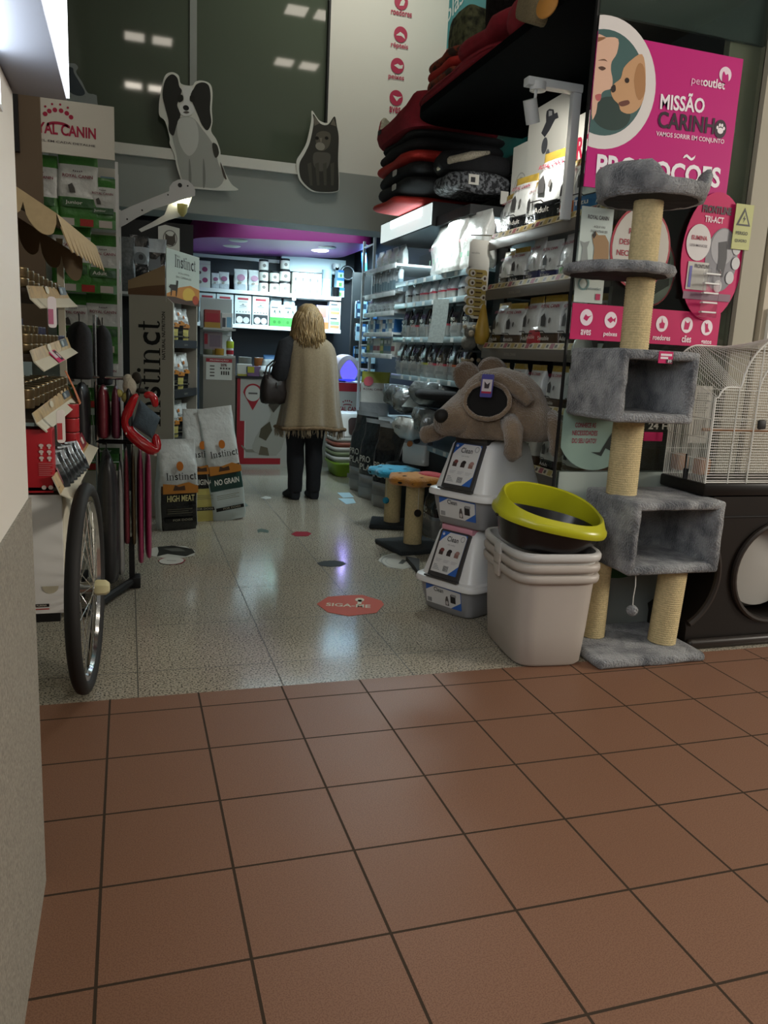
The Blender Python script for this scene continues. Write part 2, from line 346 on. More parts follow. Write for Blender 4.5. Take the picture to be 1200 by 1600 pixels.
def paw(b, fr, x, y, r, m, c):
    b.disc(fr, x, y - 0.25 * r, 0.55 * r, 0.45 * r, m, c)
    for dx, dy in ((-0.62, 0.15), (-0.22, 0.55), (0.22, 0.55), (0.62, 0.15)): b.disc(fr, x + dx * r, y + dy * r, 0.2 * r, 0.27 * r, m, c)
def clipx(pts, x0):
    out = []
    for i, p in enumerate(pts):
        q = pts[(i + 1) % len(pts)]
        if p[0] >= x0: out.append(p)
        if (p[0] - x0) * (q[0] - x0) < 0: t = (x0 - p[0]) / (q[0] - p[0]); out.append((x0, p[1] + t * (q[1] - p[1])))
    return out
# big campaign poster
fr = front(0, YG, 0); b = B(); x0, x1, z0, z1 = 1.986, 2.768, 2.134, 2.778
b.box((x0, YG, z0), (x1, YG + 0.006, z1), M_PINK)
cx, cz = at3(944, 130); R = 0.268
b.poly(fr, clipx(ell(cx, cz, R, R * 1.02, 48), x0), '#dcd6d2', 0.001); b.poly(fr, clipx(ell(cx, cz, R * 0.79, R * 0.81, 48), x0), '#41605e', 0.002)
b.poly(fr, clipx(ell(cx + 0.05, cz - 0.12, 0.10, 0.07, 30), x0), '#2c3f3a', 0.0025)
pz = lambda L: cr([at3(800 + x / 3, y / 3) for x, y in L], 3)
b.poly(fr, clipx(pz([(392, 190), (440, 176), (496, 184), (490, 250), (466, 290), (462, 330), (470, 375), (464, 415), (434, 425), (418, 440), (412, 470), (400, 482), (396, 510), (388, 540), (372, 535)]), x0), mat('skin_print', '#d8ae94', 0.45), 0.003)
b.poly(fr, clipx(pz([(380, 205), (440, 178), (392, 178)]), x0), '#8a5f3c', 0.0035)
b.poly(fr, pz([(402, 318), (420, 312), (438, 322), (420, 332)]), '#54392c', 0.004); b.poly(fr, pz([(400, 285), (430, 278), (445, 290), (430, 285)]), '#6b4a36', 0.004); b.poly(fr, pz([(388, 448), (415, 442), (412, 470), (395, 472)]), '#b7605f', 0.004)
b.poly(fr, pz([(608, 255), (560, 280), (522, 320), (508, 368), (476, 395), (462, 430), (474, 465), (498, 490), (510, 522), (552, 534), (596, 505), (620, 440), (624, 330)]), mat('puppy_print', '#c29468', 0.45), 0.003)
b.poly(fr, pz([(590, 300), (618, 320), (622, 430), (590, 470), (570, 380)]), '#a97a4f', 0.0035)
b.poly(fr, pz([(462, 410), (480, 398), (484, 425), (468, 435)]), '#2a1e1a', 0.004); b.disc(fr, *at3(979, 126), 0.012, 0.011, '#2a1a14', 0.004); b.poly(fr, pz([(498, 482), (540, 470), (548, 488), (512, 500)]), '#6a3f34', 0.004)
def tx(s, xa, ya, xb, yb, m, h=None, bold=0.0, c=0.003, F=None):
    ax, az = at3(xa, ya); bx, bz = at3(xb, yb)
    b.textw(s, F or fr, (ax + bx) / 2, (az + bz) / 2, math.hypot(bx - ax, bz - az), m, h, c, bold, math.atan2(bz - az, bx - ax))
tx('pet', 1080, 125, 1098, 129, '#e6b9d0', 0.036); tx('outlet', 1098, 128, 1132, 134, '#f1e4ea', 0.04, 0.02)
b.disc(fr, *at3(1133, 117), 0.034, 0.034, '#e9d3de', 0.002); b.poly(fr, pz([(985, 390), (985, 350), (992, 335), (1000, 352), (1012, 350), (1010, 395)]), M_PINK, 0.003)
tx('MISSÃO', 1031, 160, 1100, 167, '#efe6ea', 0.080, 0.025); tx('CARINH', 1028, 188, 1116, 199, '#2c1226', 0.072, 0.025)
b.disc(fr, *at3(1125, 202), 0.034, 0.041, '#2c1226', 0.003); paw(b, fr, *at3(1125, 202), 0.03, '#eee4e8', 0.004)
tx('VAMOS SORRIR EM CONJUNTO', 1025, 209, 1131, 222, '#ead6e0', 0.026, 0.015); tx('PROMOÇOES', 931, 259, 1124, 280, '#f0e9ec', 0.112, 0.03); q_ = at3(1076, 246); b.poly(fr, [(q_[0] + x * .034, q_[1] + z * .012) for x, z in [(-1, -.6), (-.75, .5), (-.4, 1), (0, .45), (.4, -.2), (.8, .5), (1, 1.1), (.95, .1), (.7, -.8), (.35, -1.1), (-.05, -.6), (-.45, 0), (-.75, -.5)]], '#f0e9ec', 0.003)
tag(b.obj('promotion_poster'), 'large pink PROMOÇÕES campaign poster with woman and puppy on the glass', 'poster')
# pink strip of animal kinds
b = B(); fr = front(0, YG, 0); x1 = 2.825; b.box((1.986, YG, 1.455), (x1, YG + 0.005, 1.62), M_PINK2)
for i, (px, py, word) in enumerate([(916, 496, 'aves'), (954, 500, 'peixes'), (1034, 506, 'roedores'), (1073, 508, 'cães'), (1104, 512, 'gatos')]):
    x, z = at3(px, py); b.disc(fr, x, z, 0.034, 0.038, '#f0dfe5', 0.002)
    shp = [[(-.5, -.2), (.1, -.45), (.5, .1), (.9, .3), (.2, .15), (-.2, .4)], [(-.6, 0), (0, .45), (.4, .1), (.8, .4), (.7, -.3), (.4, -.05), (0, -.4)], [(-.3, -.6), (-.5, 0), (-.1, .2), (-.1, .8), (.15, .2), (.5, .1), (.4, -.6)], [(-.5, -.6), (-.4, .6), (-.1, .3), (.2, .3), (.5, .6), (.45, -.1), (.3, -.6)], [(-.5, .7), (-.15, .45), (.1, .6), (.2, 0), (.6, -.5), (-.2, -.7), (-.3, 0)]][i]
    b.poly(fr, [(x + a * 0.033, z + c * 0.036) for a, c in shp], M_PINK2, 0.003)
    x, z = at3(px - 1, py + 22); b.textw(word, fr, x, z, (0.055, 0.075, 0.10, 0.055, 0.062)[i], '#f0dfe5', 0.026 if word != 'cães' else 0.034, 0.003, 0.02)
tag(b.obj('animal_strip_sticker'), 'pink strip sticker with five white animal icons from aves to gatos', 'sticker')
# small poster with the dog
b = B(); fr = front(0, YG - 0.002, 0); b.box((1.988, YG - 0.002, 1.78), (2.155, YG + 0.004, 2.05), mat('mint_paper', '#b9c4bc', 0.5)); b.textw('ROYAL CANIN', fr, 2.075, 2.005, 0.11, '#3b2f36', 0.018, 0.003, 0.02); b.textw('AQUI VAI', fr, 2.085, 1.965, 0.06, '#5d5a5a', 0.012, 0.003, 0.01); b.textw('ENCONTRAR SER', fr, 2.085, 1.945, 0.09, '#5d5a5a', 0.011, 0.003, 0.01)
pc = lambda L: [at3(860 + x * 0.2833, 240 + y * 0.2834) for x, y in L]
b.poly(fr, pc([(228, 450), (245, 425), (262, 450), (300, 450), (320, 490), (318, 588), (232, 590), (240, 520), (232, 490)]), '#9b7a55', 0.002); b.poly(fr, pc([(228, 450), (245, 425), (250, 450), (236, 470)]), '#2a211c', 0.003); b.poly(fr, pc([(160, 480), (185, 490), (215, 482), (200, 520), (205, 590), (165, 590), (175, 520)]), '#8b908c', 0.002)
tag(b.obj('dog_poster'), 'narrow pale poster with a dog looking up, left of the cat tree pole', 'poster')
b = B(); b.box((1.988, YG - 0.001, 1.625), (2.14, YG + 0.004, 1.765), 'mint_paper'); b.ring(fr, 2.03, 1.71, 0.03, 0.03, 0.008, '#6e8f8c', 0.002); b.textw('petoutlet', fr, 2.085, 1.69, 0.08, '#6e7f80', 0.018, 0.003, 0.01); b.rect(fr, 2.10, 1.64, 2.125, 1.668, '#b72c5a', 0.002)
tag(b.obj('shop_logo_sheet'), 'pale sheet with grey shop logo and pink square under the round perch', 'poster')
b = B(); x, z = at3(1000, 388); b.prism(fr, ell(x, z, 0.165, 0.19, 40), '#a5303f', 0.003, 0.0); b.disc(fr, x, z, 0.155, 0.18, '#c3beb4', 0.004)
for i, (s, w) in enumerate([('ROYAL', .11), ('DESCUBRA AS', .2), ('NECESSIDADES', .22), ('DO SEU CÃO', .18)]): b.textw(s, fr, x - 0.02, z + 0.07 - i * 0.05, w, '#a02a3c', 0.026, 0.006, 0.02)
tag(b.obj('dog_needs_sticker'), 'round white sticker with red lettering behind the sisal pole', 'sticker')
b = B(); fr2 = front(0, YG + 0.03, 0); x, z = at3(1018, 424, YG + 0.03); b.prism(fr2, ell(x, z, 0.13, 0.165, 40), '#b23445', 0.003); b.disc(fr2, x, z, 0.122, 0.157, '#8d8f88', 0.004); b.poly(fr2, [(x + 0.0, z - 0.12), (x + .10, z - 0.06), (x + .09, z + 0.07), (x + 0.04, z + 0.13), (x - 0.02, z + .05)], '#3b3a33', 0.006)
tag(b.obj('dog_photo_sticker'), 'round sticker with a dark dog photo and red rim beside the pole', 'sticker')
b = B(); fr = front(0, YG - 0.004, 0); x, z = at3(1112, 402); b.prism(fr, ell(x, z, 0.182, 0.30, 44), M_PINK2, 0.004)
b.textw('FRONTLINE', fr, x - 0.01, z + 0.215, 0.17, '#2b1b22', 0.036, 0.007, 0.04); b.textw('TRI-ACT', fr, x - 0.02, z + 0.17, 0.11, '#e8d3da', 0.03, 0.007, 0.03)
b.disc(fr, x + 0.05, z - 0.01, 0.095, 0.15, '#77757a', 0.006); b.disc(fr, x + 0.05, z + 0.05, 0.07, 0.085, '#9a999c', 0.007); b.poly(fr, [(x + 0.02, z + 0.07), (x + 0.07, z + 0.08), (x + 0.08, z), (x + 0.07, z - 0.09), (x + 0.03, z - 0.09), (x + 0.03, z)], '#2f2d31', 0.008)
b.disc(fr, x - 0.095, z + 0.06, 0.07, 0.085, '#cfcac8', 0.008); b.textw('ELIMINA', fr, x - 0.095, z + 0.08, 0.09, '#a3263f', 0.02, 0.010, 0.03); b.textw('LEISHMANIOSE', fr, x - 0.095, z + 0.045, 0.1, '#584c50', 0.012, 0.010, 0.01)
b.rect(fr, x - 0.14, z - 0.16, x - 0.02, z - 0.03, '#b9b6ae', 0.008); b.textw('FRONTLINE', fr, x - 0.06, z - 0.05, 0.085, '#2b1b22', 0.018, 0.010, 0.03); b.rect(fr, x - 0.13, z - 0.15, x - 0.115, z - 0.05, '#5a5aa0', 0.010)
b.rect(fr, x - 0.15, z - 0.205, x + 0.13, z - 0.17, '#7c5a6b', 0.009)
for i, (dx, dz) in enumerate([(0.13, 0.05), (0.135, -0.02), (0.11, -0.09), (0.045, -0.135)]): b.disc(fr, x + dx, z + dz, 0.024, 0.03, '#bdbcbc', 0.010)
tag(b.obj('flea_treatment_sign'), 'pink oval FRONTLINE sign with a grey dog on the glass', 'sign')
t = thing('leaflet_holder', 'clear leaflet holder with bright tiers hanging on the pink oval sign', 'holder', (0, 0, 0)); x, z = at3(1098, 460)
b = B(); b.box((x - 0.04, YG - 0.05, z - 0.11), (x + 0.055, YG - 0.045, z + 0.12), mat('acrylic', '#eeeeee', 0.05, trans=1.0, alpha=0.3)); b.box((x - 0.04, YG - 0.045, z - 0.11), (x + 0.055, YG - 0.02, z - 0.105), 'acrylic'); b.obj('case', t)
for i in range(5):
    b = B(); zz = z + 0.09 - i * 0.045; b.box((x - 0.035, YG - 0.052, zz), (x + 0.05, YG - 0.03, zz + 0.007), 'white_plastic'); b.obj('tier', t)
# the round cat sticker low on the glass, and the green one near the floor
b = B(); x, z = at3(922, 684); b.prism(front(0, YG, 0), clipx(ell(x + 0.03, z + 0.04, 0.21, 0.20, 40), 1.99), mat('mint_print', '#8fa89b', 0.4), 0.003); fr = front(0, YG - 0.003, 0)
for i, (s, w) in enumerate([('CONHECE AS', .115), ('NECESSIDADES', .14), ('DO SEU GATO?', .135)]): b.textw(s, fr, x - 0.035, z + 0.06 - i * 0.038, w, '#8e2c40', 0.024, 0.003, 0.02)
b.poly(fr, [(x + 0.01, z - 0.07), (x + 0.07, z - 0.09), (x + 0.09, z - 0.05), (x + 0.19, z - 0.09), (x + 0.19, z + 0.03), (x + .12, z + 0.03), (x + 0.08, z - 0.035), (x + 0.06, z - 0.07)], '#343a36', 0.002)
tag(b.obj('cat_needs_sticker'), 'round mint sticker asking about your cat beside the plush mouse', 'sticker')
b = B(); x, z = at3(962, 880); b.prism(front(0, YG, 0), ell(x + 0.02, z + 0.09, 0.21, 0.17, 36), '#2d5a34', 0.003); b.rect(front(0, YG - 0.003, 0), x - 0.07, z + 0.0, x + 0.10, z + 0.06, '#7d8f7a', 0.002)
tag(b.obj('green_round_sticker'), 'dark green round sticker low on the glass under the cat cubby', 'sticker')
# safety sign
b = B(); x, z = at3(1165, 345, YG + 0.02); fr = front(0, YG - 0.022, 0); x, z = at3(1161, 343, YG - 0.022); b.box((x - 0.05, YG - 0.024, z - 0.14), (x + 0.055, YG - 0.0205, z + 0.07), mat('sign_yellow', '#a9ab62', 0.5))
b.poly(fr, [(x - 0.04, z - 0.03), (x + 0.045, z - 0.03), (x + 0.002, z + 0.055)], '#20201c', 0.003); b.poly(fr, [(x - 0.026, z - 0.022), (x + 0.031, z - 0.022), (x + 0.002, z + 0.036)], 'sign_yellow', 0.004); b.poly(fr, [(x + 0.008, z + 0.022), (x - 0.006, z), (x + 0.003, z), (x - 0.003, z - 0.018), (x + 0.013, z + 0.006), (x + 0.004, z + 0.006)], '#20201c', 0.005)
b.textw('PERIGO', fr, x, z - 0.065, 0.07, '#2a2a22', 0.016, 0.004, 0.02); b.textw('QUADRO', fr, x, z - 0.10, 0.07, '#2a2a22', 0.016, 0.004, 0.02)
tag(b.obj('electrical_warning_sign'), 'yellow warning sign with black lightning triangle on the beige wall', 'sign')
b = B(); fr = front(0, 7.76, 0)
# ------------------------------------------------------------------ cut-out animal stickers high on the back wall
YS = 7.755; sp = lambda L: [(p.x, p.z) for p in (aY(x, y, YS) for x, y in L)]
fr = front(0, YS, 0); b = B(); sc = lambda L, k=4: cr(sp(L), k)
b.prism(fr, sc([(248, 172), (250, 150), (257, 120), (268, 113), (279, 118), (283, 131), (300, 134), (305, 128), (315, 126), (328, 131), (332, 145), (331, 170), (332, 190), (330, 205), (338, 218), (344, 235), (345, 247), (352, 270), (362, 288), (372, 297), (345, 298), (318, 296), (290, 293), (284, 285), (276, 260), (272, 240), (265, 225), (265, 215), (258, 190), (250, 182)]), mat('sticker_white', '#d6d6cc', 0.5), 0.004)
b.poly(fr, sc([(268, 205), (276, 186), (300, 184), (316, 202), (328, 218), (337, 235), (341, 255), (350, 278), (340, 293), (318, 293), (300, 291), (287, 286), (279, 260), (275, 238)]), '#a3a49c', 0.006)
b.poly(fr, sc([(258, 168), (254, 148), (258, 126), (268, 116.5), (277, 122), (280, 135), (284, 142), (281, 152), (277, 165), (282, 180), (276, 196), (271, 212), (264, 205), (263, 188)]), '#1f1f1a', 0.007)
b.poly(fr, sc([(302, 140), (307, 132), (317, 129), (326, 134), (329, 150), (328, 172), (330, 192), (324, 204), (316, 196), (310, 182), (304, 168), (299, 156), (298, 146)]), '#1f1f1a', 0.007)
b.poly(fr, sc([(284, 137), (292, 135), (301, 138), (297, 150), (296, 158), (302, 166), (303, 174), (296, 181), (286, 181), (280, 174), (281, 166), (287, 158), (286, 148)]), '#dededa', 0.008)
b.poly(fr, sc([(278, 150), (285, 149), (286, 157), (279, 160)]), '#17160f', 0.009); b.poly(fr, sc([(297, 150), (303, 151), (303, 160), (297, 158)]), '#17160f', 0.009)
b.disc(fr, *sp([(290.5, 169)])[0], 0.026, 0.022, '#151411', 0.010); b.poly(fr, sc([(286, 176), (291, 174), (296, 176), (291, 178)]), '#5a534b', 0.010)
b.poly(fr, sc([(280, 186), (302, 186), (310, 206), (308, 230), (296, 244), (284, 232), (277, 208)]), '#c3c4bd', 0.008); b.poly(fr, sc([(332, 224), (339, 227), (342, 240), (337, 247), (333, 238)]), '#35342c', 0.008)
for x in (296, 318): b.poly(fr, sc([(x - 1, 252), (x + 1, 252), (x + 3, 275), (x + 2, 291), (x - 1, 291)]), '#7d7f78', 0.008)
b.poly(fr, sc([(344, 254), (348, 262), (354, 280), (349, 276)]), '#4a4038', 0.008)
tag(b.obj('dog_cutout_sticker'), 'white and black long-eared dog cut-out high on the back wall', 'sticker')
b = B()
b.prism(fr, sc([(487, 173), (486, 190), (479, 222), (471, 238), (463, 252), (465, 272), (470, 285), (485, 298), (500, 301), (525, 300), (530, 290), (529, 250), (530, 215), (526, 195), (523, 180), (512, 192), (500, 189), (494, 182)]), 'sticker_white', 0.004)
b.poly(fr, sc([(489, 178), (490, 192), (484, 222), (476, 240), (468, 255), (468, 272), (473, 284), (486, 296), (500, 300), (525, 299), (529, 290), (528, 250), (529, 215), (526, 197), (522.5, 182), (512, 195), (500, 193)]), '#35342e', 0.006)
b.poly(fr, sc([(494, 210), (505, 205), (516, 210), (514, 228), (503, 236), (494, 226)]), '#5a564b', 0.007); b.disc(fr, *sp([(500, 229)])[0], 0.045, 0.035, '#8d897d', 0.008)
for px in (495, 510): b.disc(fr, *sp([(px, 216)])[0], 0.018, 0.014, '#14130f', 0.009)
b.poly(fr, sc([(490, 240), (503, 238), (516, 242), (512, 262), (500, 268), (490, 258)]), '#57554d', 0.007); b.poly(fr, sp([(490, 181), (499, 193), (491, 197)]), '#6b655a', 0.008); b.poly(fr, sp([(521, 185), (525, 198), (516, 195)]), '#6b655a', 0.008)
for k in range(4): b.poly(fr, sp([(480 + k * 12, 256), (486 + k * 12, 254), (488 + k * 11, 290), (484 + k * 11, 290)]), '#4a483f', 0.008)
b.poly(fr, sp([(499, 216), (503, 216), (501.5, 226)]), '#7a7468', 0.009)
tag(b.obj('cat_cutout_sticker'), 'dark tabby kitten cut-out high on the back wall', 'sticker')
b = B(); b.prism(fr, sc([(96, 98), (110, 99), (118, 100), (122, 106), (119, 113), (128, 128), (137, 145), (148, 148), (152, 158), (152, 230), (80, 230), (84, 120)]), mat('sticker_grey', '#8f9694', 0.5), 0.004); b.poly(fr, sc([(100, 108), (113, 106), (116, 115), (125, 130), (133, 146), (122, 150), (106, 140)]), '#3d474e', 0.006)
tag(b.obj('animal_cutout_sticker'), 'grey animal cut-out partly hidden above the red crown header board', 'sticker')
# animal icons in a column on the white upper wall
fr = front(0, 7.795, 0)
for i, (px, py, word) in enumerate([(627, 3, 'roedores'), (626, 54, 'répteis'), (621, 103, 'peixes'), (619, 153, 'aves'), (618, 202, '')]):
    b = B(); p = aY(px, py, 7.795); b.prism(fr, ell(p.x, p.z, 0.066, 0.068, 32), mat('icon_pink', '#ad2147', 0.5), 0.003)
    shp = [[(-.3, -.6), (-.1, 0), (.3, .5), (.6, .1), (.4, -.5)], [(-.8, -.25), (-.1, .35), (.5, .05), (.8, -.6), (.1, -.2)], [(-.6, 0), (0, .3), (.4, .1), (.9, .25), (.8, -.3), (.2, -.4)], [(-.6, .3), (.1, -.5), (.5, 0), (1, .3), (.2, .15)], [(-.4, -.8), (-.5, .1), (0, .6), (.5, .1), (.4, -.8)]][i]
    b.poly(fr, [(p.x + a * 0.06, p.z + c * 0.06) for a, c in shp], 'sticker_white', 0.005)
    if word: q = aY(px - 2 + (2 if i == 0 else 0), py + 17.5, 7.795); b.textw(word, fr, q.x, q.z, {'roedores': .205, 'répteis': .17, 'peixes': .155, 'aves': .11}[word], 'icon_pink', 0.055, 0.004, 0.02)
    tag(b.obj('animal_icon_sticker'), 'round dark pink icon %s on the white upper wall' % ['lettered roedores', 'lettered répteis', 'lettered peixes', 'lettered aves', 'lowest, behind the red bed'][i], 'sticker', 'animal icons on the upper wall')
# teal posters on the right wall
M_TEAL = mat('teal_print', '#1d8f97', 0.45)
b = B(); fr = left(2.945, 0, 0); lx = lambda x, y, X=2.945: (lambda p: (-p.y, p.z))(aX(x, y, X))
b.box((2.938, 6.6, 3.75), (2.9485, 8.05, 5.0), M_TEAL); fr = left(2.937, 0, 0); x0, z0 = lx(708, 18); b.textw('ferplast', fr, x0 - 0.05, z0 + 0.02, 0.85, '#dfe8e6', 0.22, 0.002, 0.01, 0.12); b.poly(fr, [(x0 - 0.62, z0 - 0.22), (x0 - 0.5, z0 - 0.02), (x0 - 0.62, z0 + 0.0), (x0 - 0.48, z0 + 0.05), (x0 - 0.40, z0 + 0.17), (x0 - 0.40, z0 - 0.02), (x0 - 0.36, z0 - 0.16)], '#d9482c', 0.002); b.rect(fr, x0 - 0.6, z0 - 0.36, x0 + 0.4, z0 - 0.30, '#c0504a', 0.002)
tag(b.obj('teal_brand_poster'), 'tall teal ferplast poster high on the right wall', 'poster')
b = B(); b.box((2.93, 5.6, 2.80), (2.948, 7.05, 3.42), mat('teal_dark', '#18706b', 0.45)); fr = left(2.929, 0, 0); x0, z0 = lx(758, 212); b.textw('ferplast', fr, x0, z0, 0.62, '#cfdcd8', 0.15, 0.002, 0.01, 0.05); x0, z0 = lx(769, 222); b.disc(fr, x0, z0, 0.05, 0.12, '#b9b19d', 0.002); b.rect(fr, -7.05, 2.80, -5.6, 2.93, '#3b4a48', 0.002)
tag(b.obj('teal_brand_sign'), 'long dark teal ferplast sign above the leopard bed', 'sign')

b = B(); fr = front(0, YG, 0); x, z = at3(1022, 683); b.box((x - .06, YG, z - .02), (x + .05, YG + .003, z + .025), M_PINK2); b.textw('24 H', front(0, YG, 0), x + .02, z + .055, .12, '#b9b7ac', .035, .001, .02); tag(b.obj('opening_hours_sticker'), 'pink opening hours sticker on the glass left of the bird cage', 'sticker')
b = B(); x, z = at3(1092, 640, YG + .0); b.box((x - .05, YG - .012, z - .17), (x + .06, YG - .008, z + .12), 'card_white'); fr = front(0, YG - .0125, 0)
for k in range(9): b.rect(fr, x - .035, z + .08 - k * .012, x + .045 - .01 * (k % 3), z + .085 - k * .012, '#77756c', .001)
b.rect(fr, x - .03, z - .13, x + .045, z - .05, '#8f8d84', .001); tag(b.obj('wall_notice'), 'white printed notice seen through the bird cage', 'notice')
# ------------------------------------------------------------------ cat tree
mat('grey_plush', '#55585c', 0.95, var=0.70, scale=11, bump=2.2, bscale=110, sheen=0.4, col2='#a3a4a4', spec=0.1)
mat('sisal', '#cdb98a', 0.85, var=0.15, scale=90, bump=0.6, bscale=220); mat('black_felt', '#121212', 0.95)
def fuzz(o, amt=0.004, sub=2):
    me = o.data; bm = bmesh.new(); bm.from_mesh(me)
    if sub: bmesh.ops.subdivide_edges(bm, edges=[e for e in bm.edges if e.calc_length() > 0.03], cuts=sub, use_grid_fill=True)
    for v in bm.verts: v.co += V((noise.noise(v.co * 31), noise.noise(v.co * 31 + V((9, 3, 1))), noise.noise(v.co * 31 + V((2, 7, 5))))) * amt
    for f in bm.faces: f.smooth = True
    bm.to_mesh(me); bm.free(); me.set_sharp_from_angle(angle=PI); return o
def sisal_post(parent, p0, p1, r, name='sisal_post', pitch=0.0105):
    p0, p1 = V(p0), V(p1); d = p1 - p0; L = d.length; n = int(L / pitch); q = V((0, 0, 1)).rotation_difference(d.normalized()).to_matrix(); prof = []
    for i in range(n):
        for t in (0.0, 0.3, 0.7): prof.append((r + (0.0, 0.003, 0.003)[(0.0, 0.3, 0.7).index(t)], (i + t) * L / n))
    prof.append((r, L)); b = B(); b.lathe(prof, 'sisal', p0, 26, rot=q); return b.obj(name, parent, angle=180)
def cubby(parent, name, x0, x1, y0, y1, z0, z1, t=0.042):
    b = B()
    b.box((x0, y0, z0), (x1, y1, z0 + t), 'grey_plush', bev=0.018, seg=3); b.box((x0, y0, z1 - t), (x1, y1, z1), 'grey_plush', bev=0.018, seg=3)
    b.box((x0, y0, z0 + 0.012), (x0 + t, y1, z1 - 0.012), 'grey_plush', bev=0.018, seg=3); b.box((x1 - t, y0, z0 + 0.012), (x1, y1, z1 - 0.012), 'grey_plush', bev=0.018, seg=3)
    b.box((x0 + 0.01, y1 - 0.03, z0 + 0.01), (x1 - 0.01, y1, z1 - 0.01), 'grey_plush', bev=0.012)
    return fuzz(b.obj(name, parent), 0.004, 6)
ct = thing('cat_tree', 'tall grey plush cat tree with sisal posts and two open cubbies', 'cat tree', (0, 0, 0))
b = B(); b.box((1.99, 2.885, 0.0), (2.565, 3.35, 0.045), 'grey_plush', bev=0.018, seg=3); fuzz(b.obj('base', ct), 0.004, 8)
sisal_post(ct, (2.44, 3.06, 0.045), (2.46, 3.06, 0.42), 0.063); sisal_post(ct, (2.145, 3.20, 0.045), (2.145, 3.20, 0.42), 0.055)
cubby(ct, 'lower_cubby', 2.125, 2.62, 2.945, 3.36, 0.415, 0.755)
sisal_post(ct, (2.20, 3.17, 0.752), (2.20, 3.17, 1.115), 0.068)
cubby(ct, 'upper_cubby', 1.965, 2.36, 2.925, 3.35, 1.105, 1.415)
sisal_post(ct, (2.15, 3.12, 1.413), (2.145, 3.12, 2.06), 0.060)
b = B(); b.lathe([(0.0, 1.722), (0.205, 1.722)], 'black_felt', (2.03, 3.12, 0), 36, caps=(False, False)); b.lathe([(0.205, 1.721), (0.232, 1.728), (0.240, 1.744), (0.232, 1.762), (0.205, 1.77), (0.0, 1.772)], 'grey_plush', (2.03, 3.12, 0), 40, caps=(False, False)); fuzz(b.obj('round_perch', ct), 0.004, 0)
# top bed: round tray whose plush wall rises at the left and the right
b = B(); n = 48; cx, cy, z0 = 2.152, 3.12, 2.04
b.lathe([(0.0, z0), (0.2, z0)], 'black_felt', (cx, cy, 0), n, caps=(False, False)); b.lathe([(0.2, z0 + 0.03), (0.0, z0 + 0.03)], 'grey_plush', (cx, cy, 0), n, caps=(False, False))
rings = []
for r, f in ((0.195, -0.012), (0.222, 0.0), (0.236, 0.5), (0.240, 0.9), (0.230, 1.02), (0.214, 1.0), (0.204, 0.6), (0.197, 0.2)):
    ring_ = []
    for i in range(n):
        a = 360 * i / n; h = 0.055
        def bump_(c, w, hh):
            d = abs((a - c + 180) % 360 - 180); return hh * max(0.0, min(1.0, (w - d) / 14.0))
        h += max(bump_(188, 62, 0.066), bump_(338, 26, 0.075), bump_(90, 40, 0.012))
        ring_.append((cx + r * math.cos(math.radians(a)), cy + r * math.sin(math.radians(a)), z0 + h * f))
    rings.append(ring_)
b.loft(rings, 'grey_plush', (False, False)); fuzz(b.obj('top_bed', ct), 0.004, 0)
b = B(); pth = [(2.20, 2.99, 0.415), (2.202, 2.985, 0.36), (2.198, 2.985, 0.30), (2.20, 2.985, 0.262)]; b.tube(pth, 0.0025, '#cfcdc4', 6); s_ = b.obj('string', ct)
b = B(); b.lathe([(0.026 * math.sin(PI * i / 10), -0.026 * math.cos(PI * i / 10)) for i in range(11)], 'grey_plush', (2.20, 2.985, 0.24), 18); fuzz(b.obj('pompom', s_), 0.004, 0)
b = B(); fr = front(2.165, 2.916, 1.385); b.box((2.135, 2.914, 1.362), (2.205, 2.9175, 1.412), M_PINK2); fr = front(0, 2.914, 0); b.rect(fr, 2.142, 1.393, 2.198, 1.402, '#e6d6dc', 0.002); b.rect(fr, 2.142, 1.380, 2.18, 1.389, '#e6d6dc', 0.002); b.rect(fr, 2.172, 1.364, 2.203, 1.379, '#2a2024', 0.002); b.textw('89', fr, 2.188, 1.371, 0.018, '#e8e2e4', None, 0.004); b.obj('price_tag', ct, 'pink price tag')

# ------------------------------------------------------------------ bird cage on its dark stand
mat('wire_white', '#d9d8d0', 0.4); mat('stand_brown', '#17120e', 0.42, var=0.2, scale=3, spec=0.3); mat('tray_brown', '#14100d', 0.4, spec=0.3); mat('wood_perch', '#8a5f3a', 0.6, var=0.2, scale=20)
cg = thing('bird_cage', 'large white wire bird cage with arched door beside the cat tree', 'bird cage', (0, 0, 0))
CX0, CX1, CY0, CY1, CZ = 2.575, 3.42, 3.06, 3.37, 0.82; cm = (CX0 + CX1) / 2
b = B(); b.box((CX0 - 0.01, CY0 - 0.012, CZ - 0.06), (CX1 + 0.01, CY1 + 0.012, CZ), 'tray_brown', bev=0.01); b.obj('tray', cg)
def prof_front(x):                                 # height of the front frame: shoulders, then a round arch
    d = abs(x - cm)
    if d < 0.285: return 1.27 + 0.265 * math.sqrt(max(0, 1 - (d / 0.285) ** 2))
    e = (d - 0.355); return 1.27 if e < 0 else 1.27 - (0.05 - math.sqrt(max(0, 0.05 ** 2 - min(e, 0.05) ** 2))) if e < 0.0675 else 1.2
def prof_back(x):
    d = abs(x - cm); e = d - 0.30; return 1.46 - (0 if e < 0 else 0.12 - math.sqrt(max(0, 0.0145 - e * e)))
fx = [CX0 + (CX1 - CX0) * i / 70 for i in range(71)]
b = B(); b.tube([(CX0, CY0, CZ)] + [(x, CY0, prof_front(x)) for x in fx] + [(CX1, CY0, CZ)], 0.0045, 'wire_white', 6); b.tube([(CX0, CY0, CZ + 0.005), (CX1, CY0, CZ + 0.005)], 0.0035, 'wire_white', 6)
b.tube([(CX0, CY1, CZ)] + [(x, CY1, prof_back(x)) for x in fx] + [(CX1, CY1, CZ)], 0.004, 'wire_white', 6); b.obj('frame', cg)
b = B(); z = CZ + 0.014
